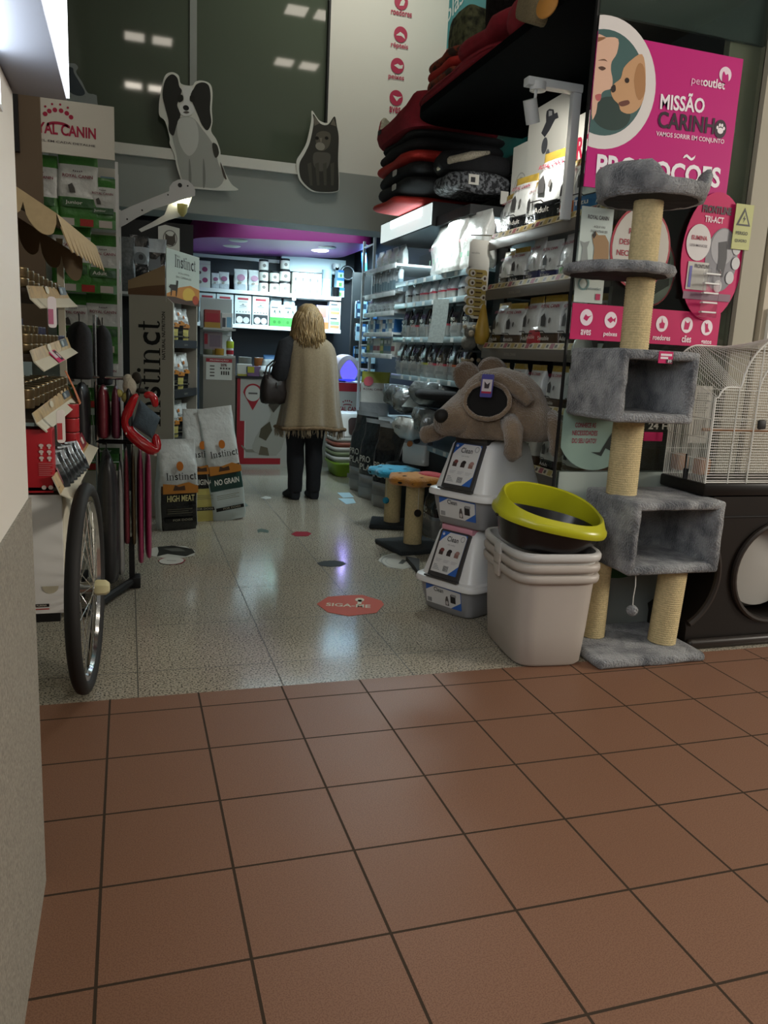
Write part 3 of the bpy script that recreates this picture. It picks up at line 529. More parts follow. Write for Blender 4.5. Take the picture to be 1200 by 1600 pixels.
while z < 1.53:
    xs = [x for x in fx if prof_front(x) >= z]
    if xs: b.tube([(xs[0], CY0, z), (xs[-1], CY0, z)], 0.0017, 'wire_white', 5)
    z += 0.0128
for x in (CX0 + 0.125, CX0 + 0.235, CX1 - 0.235, CX1 - 0.125): b.tube([(x, CY0 - 0.003, CZ), (x, CY0 - 0.003, prof_front(x))], 0.0028, 'wire_white', 6)
b.obj('front_wires', cg)
b = B(); b.tube([(cm - 0.19, CY0 - 0.006, CZ + 0.01)] + [(cm + 0.19 * math.cos(PI - PI * i / 18), CY0 - 0.006, 1.24 + 0.20 * math.sin(PI * i / 18)) for i in range(19)] + [(cm + 0.19, CY0 - 0.006, CZ + 0.01)], 0.0035, 'wire_white', 6)
b.box((cm - 0.175, CY0 - 0.02, 1.08), (cm - 0.13, CY0 - 0.004, 1.125), 'black', bev=0.008); b.obj('door', cg)
for sx in (CX0, CX1):
    b = B()
    for i in range(1, 26): y = CY0 + (CY1 - CY0) * i / 26; b.tube([(sx, y, CZ), (sx, y, 1.22 + 0.12 * i / 26)], 0.0014, 'wire_white', 5)
    for zz in (0.93, 1.03, 1.12, 1.2): b.tube([(sx, CY0, zz), (sx, CY1, zz)], 0.0018, 'wire_white', 5)
    b.obj('side_wires', cg)
b = B()
for i in range(0, 71, 1): b.tube([(fx[i], CY0, prof_front(fx[i])), (fx[i], CY1, prof_back(fx[i]))], 0.0014, 'wire_white', 5)
b.obj('roof_wires', cg)
b = B()
for i in range(0, 71, 1): b.tube([(fx[i], CY1, CZ), (fx[i], CY1, prof_back(fx[i]))], 0.0013, 'wire_white', 4)
for zz in (0.95, 1.1, 1.25): b.tube([(CX0, CY1, zz), (CX1, CY1, zz)], 0.0016, 'wire_white', 5)
b.obj('back_wires', cg)
for x, y in ((CX0 + 0.03, CY0 + 0.08), (CX0 + 0.03, CY1 - 0.07)):
    b = B(); b.box((x - 0.025, y - 0.035, CZ + 0.03), (x + 0.035, y + 0.035, CZ + 0.11), 'wood_perch', bev=0.012); b.obj('feeder', cg, 'brown feeder cup')
b = B(); b.cyl((CX0 + 0.005, CY0 + 0.15, CZ + 0.02), (CX0 + 0.0, CY0 + 0.15, CZ + 0.12), 0.006, 'black', n=8); b.cyl((CX0 - 0.004, CY0 + 0.14, CZ + 0.0), (CX0 - 0.004, CY0 + 0.14, CZ + 0.05), 0.012, 'black', n=10); b.obj('latch', cg)
b = B(); b.cyl((CX0 + 0.06, CY0 + 0.14, 1.06), (CX1 - 0.06, CY0 + 0.14, 1.06), 0.008, 'wood_perch', n=8); b.obj('perch', cg)
# stand: hour-glass panels left standing between big round openings
st = thing('cage_stand', 'dark brown plastic stand with big round openings under the bird cage', 'stand', (0, 0, 0))
def arc(cx, cz, r, a0, a1, n=22): return [(cx + r * math.cos(math.radians(a0 + (a1 - a0) * i / n)), cz + r * math.sin(math.radians(a0 + (a1 - a0) * i / n))) for i in range(n + 1)]
fr = front(0, 3.06, 0)
pts2 = [(2.64, 0.755), (2.64, 0.565)] + arc(2.43, 0.37, 0.27, 40, -60, 24) + [(2.575, 0.10), (2.575, 0.0), (3.06, 0.0)] + arc(3.06, 0.37, 0.235, -90, -270, 26) + [(3.06, 0.755)]
pts3 = [(3.06, 0.755)] + arc(3.06, 0.37, 0.235, 90, -90, 26) + [(3.06, 0.0), (3.75, 0.0), (3.75, 0.755)]
b = B(); b.prism(fr, pts2, 'stand_brown', -0.30); b.prism(fr, pts3, 'stand_brown', -0.30); o = b.obj('body', st)
bm = bmesh.new(); bm.from_mesh(o.data); bmesh.ops.recalc_face_normals(bm, faces=bm.faces); bm.to_mesh(o.data); bm.free()
b = B(); a_ = arc(2.43, 0.37, 0.285, 40, -58, 26); b.tube([(x, 3.055, z) for x, z in a_], 0.017, mat('stand_rim', '#251e19', 0.4), 8); b.tube([(x, 3.052, z) for x, z in arc(3.06, 0.37, 0.25, 0, 360, 40)], 0.015, 'stand_rim', 8); b.obj('rim', st)
b = B(); b.box((2.58, 3.025, 0.0), (3.75, 3.065, 0.05), 'stand_rim', bev=0.018, seg=3); b.obj('foot', st)
b = B(); b.cyl((3.10, 3.05, 0.66), (3.10, 3.03, 0.66), 0.012, 'black', n=10); b.box((2.66, 3.052, 0.655), (3.70, 3.058, 0.66), 'black'); b.obj('drawer_seam', st)
b = B(); b.lathe([(0, 0), (0.16, 0.0), (0.22, 0.03), (0.235, 0.12), (0.2, 0.2), (0, 0.22)], mat('tub_grey', '#a29f98', 0.5), (3.06, 3.35, 0.37), 36, rot=Matrix.Rotation(math.radians(90), 3, 'X')); tag(b.obj('round_tub'), 'pale grey round tub inside the opening of the dark cage stand', 'tub')

# ------------------------------------------------------------------ nested open litter bins
mat('bin_grey', '#b3aaa0', 0.42, var=0.04, scale=3)
def make_bin(w, d, h, name, bin_m='bin_grey'):
    def ring_(a, bb, z, p=5): return [(x, y, z) for x, y in sq(a, bb, p, 40)]
    b = B(); a, c = w / 2, d / 2
    b.loft([ring_(a - 0.045, c - 0.045, 0.012, 4), ring_(a - 0.025, c - 0.025, 0.0, 5)][::-1] + [], 'bin_grey', (False, False)) if False else None
    outer = [ring_(a - 0.065, c - 0.065, 0.02), ring_(a - 0.052, c - 0.052, 0.004), ring_(a - 0.04, c - 0.04, 0.018), ring_(a - 0.028, c - 0.028, h * 0.4), ring_(a - 0.016, c - 0.016, h - 0.04), ring_(a - 0.001, c - 0.001, h - 0.036), ring_(a + 0.003, c + 0.003, h - 0.024), ring_(a + 0.003, c + 0.003, h - 0.010), ring_(a - 0.004, c - 0.004, h), ring_(a - 0.018, c - 0.018, h - 0.002), ring_(a - 0.03, c - 0.03, h * 0.4), ring_(a - 0.05, c - 0.05, 0.03)]
    b.loft(outer, bin_m, (True, True)); me = b.mesh(name); me.set_sharp_from_angle(angle=math.radians(60)); return me
bin_me = make_bin(0.415, 0.56, 0.435, 'litter_bin'); bin_me2 = make_bin(0.415, 0.56, 0.435, 'litter_bin', mat('bin_light', '#c3c1bc', 0.38))
for i, (l, z) in enumerate([('bottom pale grey litter bin of the nested stack, standing on the terracotta', 0.0), ('middle pale grey bin of the nested stack by the cat tree', 0.048), ('top pale grey bin of the nested stack, holding the yellow rimmed pan', 0.098)]):
    t = thing('litter_bin', l, 'litter bin', (1.815, 3.20, z + 0.001), math.radians(-6), 'nested litter bins')
    o = bpy.data.objects.new('tub', bin_me2 if i == 2 else bin_me); COL.objects.link(o); o.parent = t
    for s in (-1, 1): b = B(); b.box((s * 0.208 - 0.006, -0.05, 0.372), (s * 0.208 + 0.006, 0.03, 0.432), 'bin_light' if i == 2 else 'bin_grey', bev=0.004); b.obj('clip', t)
# ------------------------------------------------------------------ yellow rimmed litter pan on the bins
mat('lime_plastic', '#b2b01f', 0.28); mat('pan_black', '#131112', 0.25)
lp = thing('litter_pan', 'black oval litter pan with high lime yellow rim on the grey bins', 'litter pan', (1.765, 3.11, 0.525), math.radians(-8)); lp.rotation_euler = (math.radians(4), math.radians(10), math.radians(-12))
def rg(a, c, z, hf=None, n=48, p=2.5): return [(x, y, z + (hf(i / n * 360) if hf else 0)) for i, (x, y) in enumerate(sq(a, c, p, n))]
b = B(); b.loft([rg(0.17, 0.13, 0.0), rg(0.195, 0.155, 0.012), rg(0.235, 0.195, 0.12), rg(0.242, 0.202, 0.142), rg(0.235, 0.195, 0.142), rg(0.19, 0.15, 0.02)], 'pan_black', (True, True)); b.obj('basin', lp)
def hh(a): return 0.075 * (0.5 + 0.5 * math.cos(math.radians(a - 92))) ** 1.2
b = B(); b.loft([rg(0.236, 0.196, 0.124), rg(0.254, 0.214, 0.118), rg(0.258, 0.218, 0.130), rg(0.256, 0.216, 0.146), rg(0.246, 0.208, 0.156), rg(0.232, 0.195, 0.166, hh), rg(0.224, 0.188, 0.172, hh), rg(0.216, 0.180, 0.166, hh), rg(0.228, 0.190, 0.14), rg(0.234, 0.194, 0.13)], 'lime_plastic', (False, False)); b.obj('rim', lp, 'glossy lime yellow rim')
b = B(); b.box((-0.258, -0.07, 0.112), (-0.246, -0.05, 0.124), 'pan_black', bev=0.003); b.obj('clip', lp)
# ------------------------------------------------------------------ hooded litter boxes
mat('hood_white', '#e4e4e2', 0.3); mat('base_grey', '#8f8f90', 0.42); mat('label_blue', '#2f62b4', 0.4); mat('label_white', '#d5d5d3', 0.4); mat('door_grey', '#3b3a3a', 0.3)
def litter_box(loc, rz, top, label, hcol=None):
    t = thing('hooded_litter_box', label, 'litter box', loc, rz, 'hooded litter boxes'); w, d = 0.20, 0.27
    R = lambda a, c, z, p=7: [(x, y, z) for x, y in sq(a, c, p, 36)]
    b = B(); b.loft([R(w - 0.05, d - 0.05, 0.0), R(w - 0.035, d - 0.035, 0.012), R(w - 0.015, d - 0.015, 0.10), R(w - 0.005, d - 0.005, 0.165)], 'base_grey', (True, True)); base = b.obj('base', t, 'grey lower tray')
    b = B(); b.loft([R(w + 0.004, d + 0.004, 0.158), R(w + 0.016, d + 0.016, 0.158), R(w + 0.018, d + 0.018, 0.175), R(w + 0.012, d + 0.012, 0.19), R(w - 0.012, d - 0.012, 0.197), R(w - 0.03, d - 0.045, 0.30, 6), R(w - 0.05, d - 0.09, 0.42, 6), R(w - 0.065, d - 0.115, 0.452, 5), R(w - 0.09, d - 0.15, 0.462, 5)], 'hood_white', (False, True)); b.obj('hood', t)
    # sloping front: door frame, door, sheet label
    u = V((1, 0, 0)); v = V((0, 0.105, 0.262)).normalized(); fr = Fr((0, -d - 0.004, 0.195), u, v)
    b = B(); b.prism(fr, rrect(-0.100, -0.004, 0.100, 0.262, 0.014), 'door_grey', 0.020, -0.012); b.box((-0.11, -d - 0.026, 0.198), (0.11, -d + 0.0, 0.206), 'door_grey'); b.box((-0.105, -d + 0.09, 0.435), (0.105, 0.10, 0.468), top, bev=0.008)
    b.box((-0.06, -d + 0.125, 0.4675), (0.06, -d + 0.185, 0.4685), 'black', bev=0.0002); b.obj('door', t)
    b = B(); b.prism(fr, rrect(-0.085, 0.03, 0.085, 0.252, 0.004), 'label_blue', 0.002, 0.0085); b.prism(fr, [(-0.085, 0.03), (0.03, 0.03), (0.085, 0.085), (0.085, 0.238), (0.075, 0.25), (-0.03, 0.25), (-0.07, 0.21), (-0.085, 0.19)], 'label_white', 0.001, 0.0108)
    fr = Fr(fr.at(0, 0, 0.0122), u, v); b.textw('Clean', fr, -0.0, 0.215, 0.075, '#1d1b1e', 0.028, 0.0005, 0.012); b.textw('cat toilet', fr, 0.0, 0.186, 0.05, '#8d8d90', 0.009, 0.0005)
    b.ring(fr, 0.062, 0.228, 0.014, 0.016, 0.004, '#9b9b9e', 0.0005)
    for i in range(3):
        x = -0.052 + i * 0.052; b.rect(fr, x - 0.014, 0.125, x + 0.014, 0.15, ['#4a3a36', '#3b3231', '#8d6a62'][i], 0.0005); b.disc(fr, x + 0.004, 0.152, 0.014, 0.01, ['#7a4440', '#2b2727', '#a37f78'][i], 0.0007, 12)
        for k in range(3): b.rect(fr, x - 0.02, 0.10 - k * 0.006, x + 0.02 - 0.006 * k, 0.102 - k * 0.006, '#b0afb2', 0.0005)
    for k in range(7): b.rect(fr, -0.008 + k * 0.005, 0.042, -0.0055 + k * 0.005, 0.072, '#3d3c40', 0.0005)
    for k in range(4): b.rect(fr, -0.076, 0.044 + k * 0.008, -0.03 - 0.008 * k, 0.047 + k * 0.008, '#8d8d90', 0.0005)
    paw(b, fr, -0.07, 0.236, 0.010, '#d8dbe2', 0.0006); b.obj('hood_label', t, 'printed sheet on the hood door')
    v2 = V((0, -0.028, 0.155)).normalized(); fb = Fr((0, -d + 0.038, 0.016), u, v2)
    b = B(); b.prism(fb, rrect(-0.12, 0.03, 0.12, 0.135, 0.004), 'label_blue', 0.002, 0.006); b.prism(fb, [(-0.10, 0.03), (0.05, 0.03), (0.118, 0.075), (0.118, 0.13), (-0.06, 0.133), (-0.12, 0.10), (-0.12, 0.03)], 'label_white', 0.001, 0.0084)
    fb = Fr(fb.at(0, 0, 0.0098), u, v2); b.textw('Clean', fb, -0.03, 0.115, 0.065, '#1d1b1e', 0.024, 0.0005, 0.012)
    for k in range(6): b.rect(fb, -0.11 + k * 0.005, 0.036, -0.1075 + k * 0.005, 0.06, '#3d3c40', 0.0005)
    b.rect(fb, 0.05, 0.062, 0.085, 0.108, '#2d2b2c', 0.0005); b.rect(fb, 0.055, 0.10, 0.09, 0.114, '#9b9a9a', 0.0006); b.poly(fb, [(0.015, 0.04), (0.04, 0.04), (0.036, 0.075), (0.03, 0.095), (0.02, 0.09), (0.014, 0.07)], '#5a5452', 0.0005); b.disc(fb, 0.026, 0.055, 0.008, 0.012, '#c8c4bf', 0.0007, 12)
    b.obj('label', base, 'printed sheet on the tray'); return t
litter_box((1.80, 3.865, 0.0), math.radians(-62), mat('hood_pink', '#d99aa8', 0.4), 'white hooded litter box with pink top standing on the granite floor')
litter_box((1.845, 3.865, 0.472), math.radians(-62), 'door_grey', 'white hooded litter box with dark grey top carrying the plush mouse house')

# ------------------------------------------------------------------ plush mouse pet house
mat('mouse_fur', '#7d6b57', 0.95, var=0.32, scale=9, bump=1.2, bscale=120, sheen=0.6, spec=0.1); mat('mouse_fur_dark', '#665443', 0.95, var=0.25, scale=12, bump=1.0, bscale=120, sheen=0.5, spec=0.1)
mh = thing('plush_pet_house', 'brown plush mouse shaped pet house with round opening on the litter boxes', 'pet house', (1.845, 3.82, 0.945), math.radians(-24))
b = B(); n = 40; rings = []
for i in range(15):
    t = i / 14; z = 0.36 * t; k = (1 - t ** 2.6) ** 0.5 * 0.97 + 0.03 * (1 - t); k *= (0.9 + 0.1 * math.sin(PI * min(1, t * 2)))
    rings.append([(0.01 + x * k * 0.30 - (1 - t) * 0.0, y * k * 0.235, z) for x, y in sq(1, 1, 2.6, n)])
b.loft(rings, 'mouse_fur', (True, True)); fuzz(b.obj('body', mh), 0.006, 0)
b = B(); sn = [(V((-0.14, -0.05, 0.125)), 0.15, 0.125), (V((-0.195, -0.11, 0.105)), 0.125, 0.105), (V((-0.245, -0.165, 0.085)), 0.095, 0.083), (V((-0.28, -0.205, 0.075)), 0.07, 0.066), (V((-0.295, -0.225, 0.072)), 0.035, 0.035)]
ax = V((-0.72, -0.7, 0)).normalized(); ay = V((-ax.y, ax.x, 0)); rings = [[c + ay * r1 * math.cos(2 * PI * i / 20) + V((0, 0, 1)) * r2 * math.sin(2 * PI * i / 20) for i in range(20)] for c, r1, r2 in sn]
b.loft(rings, 'mouse_fur', (True, True)); fuzz(b.obj('snout', mh), 0.004, 0)
b = B(); b.lathe([(0.036 * math.sin(PI * i / 10), -0.036 * math.cos(PI * i / 10)) for i in range(11)], mat('nose_black', '#100d0b', 0.7), (-0.285, -0.235, 0.108), 18); b.obj('nose', mh, 'round black nose')
# opening in the side: dark hollow with a plush lip
c = V((-0.06, -0.212, 0.19)); nrm = V((-0.2, -0.95, 0.25)).normalized(); uu = V((1, -0.2, 0)).normalized(); uu = (uu - nrm * uu.dot(nrm)).normalized(); vv = nrm.cross(uu)
if vv.z < 0: vv = -vv
b = B(); e = [c + nrm * 0.014 + uu * x + vv * y for x, y in ell(0, 0, 0.112, 0.092, 36)]; b.tube(e, 0.012, 'mouse_fur', 10, closed=True); fuzz(b.obj('opening_lip', mh), 0.003, 0)
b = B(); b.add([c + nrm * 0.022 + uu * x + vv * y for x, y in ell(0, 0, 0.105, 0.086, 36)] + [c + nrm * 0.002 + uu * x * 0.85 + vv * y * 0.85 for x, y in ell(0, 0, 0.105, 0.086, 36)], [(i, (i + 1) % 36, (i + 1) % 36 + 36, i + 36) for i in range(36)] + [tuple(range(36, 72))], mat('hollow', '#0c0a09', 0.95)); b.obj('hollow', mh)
def limb(name, path, radii, m='mouse_fur'):
    b = B(); b.tube(path, radii, m, 14); o = fuzz(b.obj(name, mh), 0.004, 0); return o
limb('front_leg', [(0.05, -0.20, 0.10), (0.075, -0.255, 0.06), (0.08, -0.275, -0.01), (0.08, -0.285, -0.06), (0.075, -0.30, -0.085)], [0.05, 0.05, 0.044, 0.046, 0.018])
limb('hind_leg', [(0.25, -0.09, 0.12), (0.295, -0.14, 0.06), (0.305, -0.155, 0.0), (0.305, -0.16, -0.05), (0.30, -0.165, -0.07)], [0.055, 0.05, 0.04, 0.04, 0.015])
limb('left_paw', [(-0.25, -0.05, 0.05), (-0.32, -0.10, 0.01), (-0.37, -0.13, -0.004), (-0.39, -0.14, -0.006)], [0.05, 0.045, 0.045, 0.02])
for (x, y, z, rz) in ((-0.17, -0.02, 0.30, 0.5), (-0.04, 0.13, 0.33, 0.2)):
    b = B(); b.lathe([(0.0, -0.012), (0.06, -0.012), (0.085, 0.0), (0.06, 0.012), (0.0, 0.012)], 'mouse_fur_dark', (x, y, z), 22, rot=Matrix.Rotation(rz, 3, 'Z') @ Matrix.Rotation(math.radians(72), 3, 'X')); fuzz(b.obj('ear', mh), 0.004, 0)
b = B(); b.tube([(-0.10, -0.14, 0.31), (0.0, -0.175, 0.30), (0.09, -0.19, 0.25), (0.15, -0.2, 0.19)], [0.03, 0.036, 0.04, 0.03], 'mouse_fur', 12); fuzz(b.obj('brow_roll', mh), 0.004, 0)
b = B(); q = c + nrm * 0.045 + V((0.0, 0, 0.075)); fr = Fr(q, (1, -0.15, 0), (0.05, -0.2, 1)); b.prism(fr, rrect(-0.03, -0.065, 0.03, 0.05, 0.006), mat('tag_violet', '#46468e', 0.4), 0.003); b.rect(fr, -0.024, -0.045, 0.024, 0.025, '#c9c2c4', 0.0045); b.rect(fr, -0.024, -0.045, 0.024, -0.035, '#a8304a', 0.005); b.poly(fr, [(-0.012, -0.02), (0.01, -0.02), (0.014, 0.012), (0.0, 0.0), (-0.014, 0.015)], '#3a3338', 0.005); b.obj('hang_tag', mh, 'violet hang tag')

b = B(); b.prism(flat(0, 0, 0.001), [(p.x, p.y) for p in (aZ(634, 876), aZ(655, 880), aZ(655, 905), aZ(648, 892))], 'black', .03); tag(b.obj('black_wedge'), 'small black wedge lying beside the lower litter box', 'wedge')
# ------------------------------------------------------------------ the shopper, seen from behind
mat('skin', '#b98a6e', 0.55); mat('shawl_wool', '#8c7b61', 0.95, var=0.10, scale=60, bump=0.6, bscale=300, sheen=0.4, spec=0.1); mat('coat_black', '#16161a', 0.85, var=0.2, scale=40, bump=0.4); mat('jeans_black', '#121319', 0.9, var=0.2, scale=60); mat('boot_suede', '#14171d', 0.85, var=0.2, scale=50)
mat('hair_blond', '#8d7249', 0.5, var=0.4, scale=14, stretch=(6, 6, 0.6), bump=0.5, bscale=40); mat('bag_leather', '#231a17', 0.5, var=0.2, scale=20, bump=0.3)
wo = thing('person', 'person in long beige fringed shawl and black trousers standing at the counter', 'person', (1.515, 7.05, 0.0), math.radians(6))
def skin_mesh(nodes, edges, name, m, levels=2):
    me = bpy.data.meshes.new(name); me.from_pydata([n[0] for n in nodes], edges, []); o = bpy.data.objects.new(name, me); COL.objects.link(o)
    md = o.modifiers.new('skin', 'SKIN'); md.use_smooth_shade = True; md.branch_smoothing = 0.6
    for i, n in enumerate(nodes):
        r = n[1] if isinstance(n[1], tuple) else (n[1], n[1]); me.skin_vertices[0].data[i].radius = r; me.skin_vertices[0].data[i].use_root = (i == 0)
    ss = o.modifiers.new('sub', 'SUBSURF'); ss.levels = levels; ss.render_levels = levels
    ev = o.evaluated_get(bpy.context.evaluated_depsgraph_get()); out = bpy.data.meshes.new_from_object(ev); bpy.data.objects.remove(o)
    out.materials.clear(); out.materials.append(MATS[m]); out.name = name
    for p in out.polygons: p.use_smooth = True; p.material_index = 0
    return out
N = []; E = []
def nd(p, r, par=None):
    N.append((p, r)); i = len(N) - 1
    if par is not None: E.append((par, i))
    return i
pel = nd((0, 0, 0.92), (0.145, 0.11)); wai = nd((0, 0.01, 1.08), (0.12, 0.09), pel); che = nd((0, 0.015, 1.25), (0.145, 0.105), wai); uch = nd((0, 0.01, 1.37), (0.12, 0.085), che); nec = nd((0, 0.015, 1.455), 0.052, uch)
h1 = nd((0, 0.03, 1.53), (0.062, 0.07), nec); h2 = nd((0, 0.035, 1.61), (0.076, 0.092), h1); h3 = nd((0, 0.025, 1.675), (0.062, 0.075), h2); nose = nd((0, 0.128, 1.585), 0.012, h2); ear1 = nd((0.082, 0.03, 1.595), (0.012, 0.02), h2); ear2 = nd((-0.082, 0.03, 1.595), (0.012, 0.02), h2)
for s, sh, el, wr in ((-1, (-0.175, 0.01, 1.37), (-0.255, -0.03, 1.10), (-0.265, 0.20, 1.06)), (1, (0.165, 0.02, 1.37), (0.20, 0.03, 1.12), (0.13, 0.24, 1.07))):
    a = nd(sh, 0.055, uch); mid = nd(tuple((V(sh) + V(el)) / 2), 0.047, a); e = nd(el, 0.04, mid); fo = nd(tuple((V(el) * 0.5 + V(wr) * 0.5)), 0.037, e); w = nd(wr, 0.025, fo)
    d = (V(wr) - V(el)).normalized(); side = V((0, 0, 1)).cross(d).normalized() * -s; pal = nd(tuple(V(wr) + d * 0.055), (0.036, 0.016), w)
    for k in range(4):
        o_ = side * (0.028 - 0.018 * k); L = (0.034, 0.038, 0.036, 0.028)[k]; p0 = V(wr) + d * 0.095 + o_
        i = nd(tuple(p0), 0.009, pal); i = nd(tuple(p0 + d * L - V((0, 0, 0.008))), 0.0085, i); nd(tuple(p0 + d * L * 1.5 - V((0, 0, 0.03))), 0.0075, i)
    t = nd(tuple(V(wr) + d * 0.045 + side * 0.042), 0.0105, pal); nd(tuple(V(wr) + d * 0.085 + side * 0.058 - V((0, 0, 0.012))), 0.009, t)
for s in (-1, 1):
    hip = nd((s * 0.085, 0.0, 0.84), 0.095, pel); th = nd((s * 0.088, 0.005, 0.66), 0.082, hip); kn = nd((s * 0.088, 0.012, 0.47), 0.06, th); ca = nd((s * 0.087, -0.005, 0.32), 0.056, kn); an = nd((s * 0.087, -0.01, 0.10), 0.038, ca); he = nd((s * 0.088, 0.0, 0.05), (0.04, 0.04), an); nd((s * 0.10, 0.14, 0.035), (0.04, 0.026), he)
o = bpy.data.objects.new('body', skin_mesh(N, E, 'body', 'skin')); COL.objects.link(o); o.parent = wo
def eyes():
    for s in (-1, 1):
        b = B(); b.lathe([(0.011 * math.sin(PI * i / 8), -0.011 * math.cos(PI * i / 8)) for i in range(9)], '#d8d4cc', (s * 0.033, 0.113, 1.61), 12); b.disc(Fr((s * 0.033, 0.1245, 1.61), (-1, 0, 0), (0, 0, 1)), 0, 0, 0.005, 0.005, '#2a2018'); b.obj('eye', wo)
    b = B(); b.tube([(-0.022, 0.112, 1.55), (0, 0.122, 1.549), (0.022, 0.112, 1.55)], 0.005, '#8e4a44', 8); b.obj('mouth', wo)
eyes()
b = B()                                             # trousers: two legs and a seat
for s in (-1, 1):
    b.loft([[(s * 0.087 + x, y + yo, z) for x, y in sq(r, r * 1.05, 2.2, 22)] for r, z, yo in ((0.062, 0.075, -0.008), (0.066, 0.13, -0.01), (0.066, 0.22, -0.008), (0.078, 0.34, -0.008), (0.076, 0.47, 0.01), (0.096, 0.64, 0.005), (0.108, 0.80, 0.0), (0.10, 0.90, 0.0))], 'jeans_black', (True, True))
b.loft([[(x, y, z) for x, y in sq(a, c, 2.4, 28)] for a, c, z in ((0.175, 0.12, 0.80), (0.19, 0.135, 0.88), (0.175, 0.125, 1.0))], 'jeans_black'); o = b.obj('trousers', wo, angle=80)
for s in (-1, 1):
    b = B(); x = s * 0.09; st_ = []
    for y, hw, z0, z1 in ((-0.062, 0.028, 0.0, 0.06), (-0.055, 0.042, 0.0, 0.13), (0.0, 0.047, 0.0, 0.135), (0.05, 0.047, 0.0, 0.10), (0.12, 0.05, 0.0, 0.062), (0.165, 0.046, 0.0, 0.045), (0.19, 0.026, 0.004, 0.03)):
        st_.append([(x + s * 0.1 * max(0, y) + a, y, (z0 + z1) / 2 + c) for a, c in sq(hw, (z1 - z0) / 2, 3.5, 18)])
    b.loft(st_, 'boot_suede'); b.loft([[(x + a, yy - 0.008, z) for a, yy in sq(r, r * 1.1, 2.2, 18)] for r, z in ((0.05, 0.06), (0.052, 0.12), (0.058, 0.20), (0.06, 0.24))], 'boot_suede'); b.box((x - 0.034, -0.058, 0.0), (x + 0.034, 0.0, 0.022), 'rubber', bev=0.006); b.obj('boot', wo, angle=60)
b = B()                                             # coat sleeves and torso
for s, P0 in ((-1, [(-0.14, 0.01, 1.385), (-0.19, 0.005, 1.36), (-0.235, -0.015, 1.22), (-0.265, -0.035, 1.11), (-0.27, 0.03, 1.07), (-0.275, 0.12, 1.065), (-0.272, 0.19, 1.065)]), (1, [(0.12, 0.02, 1.385), (0.165, 0.02, 1.35), (0.185, 0.025, 1.24), (0.20, 0.03, 1.13), (0.19, 0.10, 1.09), (0.155, 0.18, 1.075), (0.135, 0.225, 1.07)])):
    b.tube(P0, [0.075, 0.085, 0.078, 0.075, 0.07, 0.062, 0.055] if s < 0 else [0.06, 0.06, 0.055, 0.055, 0.055, 0.05, 0.048], 'coat_black', 16)
b.loft([[(x, y + 0.01, z) for x, y in sq(a, c, 2.3, 28)] for a, c, z in ((0.195, 0.14, 0.86), (0.17, 0.125, 1.08), (0.185, 0.135, 1.25), (0.16, 0.11, 1.38), (0.07, 0.07, 1.455))], 'coat_black'); fuzz(b.obj('coat', wo), 0.007, 0)
# shawl: hangs from the neck over the back and the right arm, open at the left arm
b = B(); n = 56; rings = []; prof = [(0.075, 0.075, 1.50, 0), (0.088, 0.085, 1.475, 0), (0.075, 0.078, 1.455, 0), (0.165, 0.115, 1.43, 0.0), (0.212, 0.148, 1.375, 0.006), (0.228, 0.168, 1.22, 0.018), (0.236, 0.178, 1.05, 0.032), (0.252, 0.188, 0.88, 0.045), (0.275, 0.20, 0.74, 0.058), (0.292, 0.21, 0.665, 0.062)]
for a, c, z, w in prof:
    rr = []
    for i in range(n):
        t = 2 * PI * i / n; fold = 1 + w * 1.3 * math.sin(7 * t + z * 2.0) + w * 0.8 * math.sin(12 * t + 1); x = a * math.cos(t) * fold + (0.045 * min(1, (1.46 - z) / 0.12) if z < 1.46 else 0); y = c * math.sin(t) * fold - 0.005
        rr.append((x, y, z - 0.035 * (z < 0.9) * math.cos(t) * (1 if math.cos(t) > 0 else -0.6)))
    rings.append(rr)
b.loft(rings, 'shawl_wool', (False, False)); sh = b.obj('shawl', wo, angle=120); smooth_mods(sh)
sm_ = sh.modifiers.new('solid', 'SOLIDIFY'); sm_.thickness = 0.006
b = B(); rnd = random.Random(3)
for i in range(230):
    t = 2 * PI * rnd.random(); k = int(t / (2 * PI) * n) % n; p = V(rings[-1][k]).lerp(V(rings[-1][(k + 1) % n]), (t / (2 * PI) * n) % 1); L = rnd.uniform(0.05, 0.085); q = p + V((rnd.uniform(-.012, .012), rnd.uniform(-.012, .012), -L)); b.tube([p + V((0, 0, 0.01)), (p + q) / 2 + V((rnd.uniform(-.008, .008), 0, 0)), q], [0.004, 0.0035, 0.0015], 'shawl_wool', 5)
b.obj('fringe', wo)
b = B(); b.tube([(rings[-1][i][0] * 1.02, rings[-1][i][1] * 1.02, rings[-1][i][2] + 0.005) for i in range(n)], 0.016, mat('shawl_border', '#7a6348', 0.95, var=0.3, scale=60, bump=1.0, bscale=150), 8, closed=True); fuzz(b.obj('shawl_border', wo), 0.006, 0)
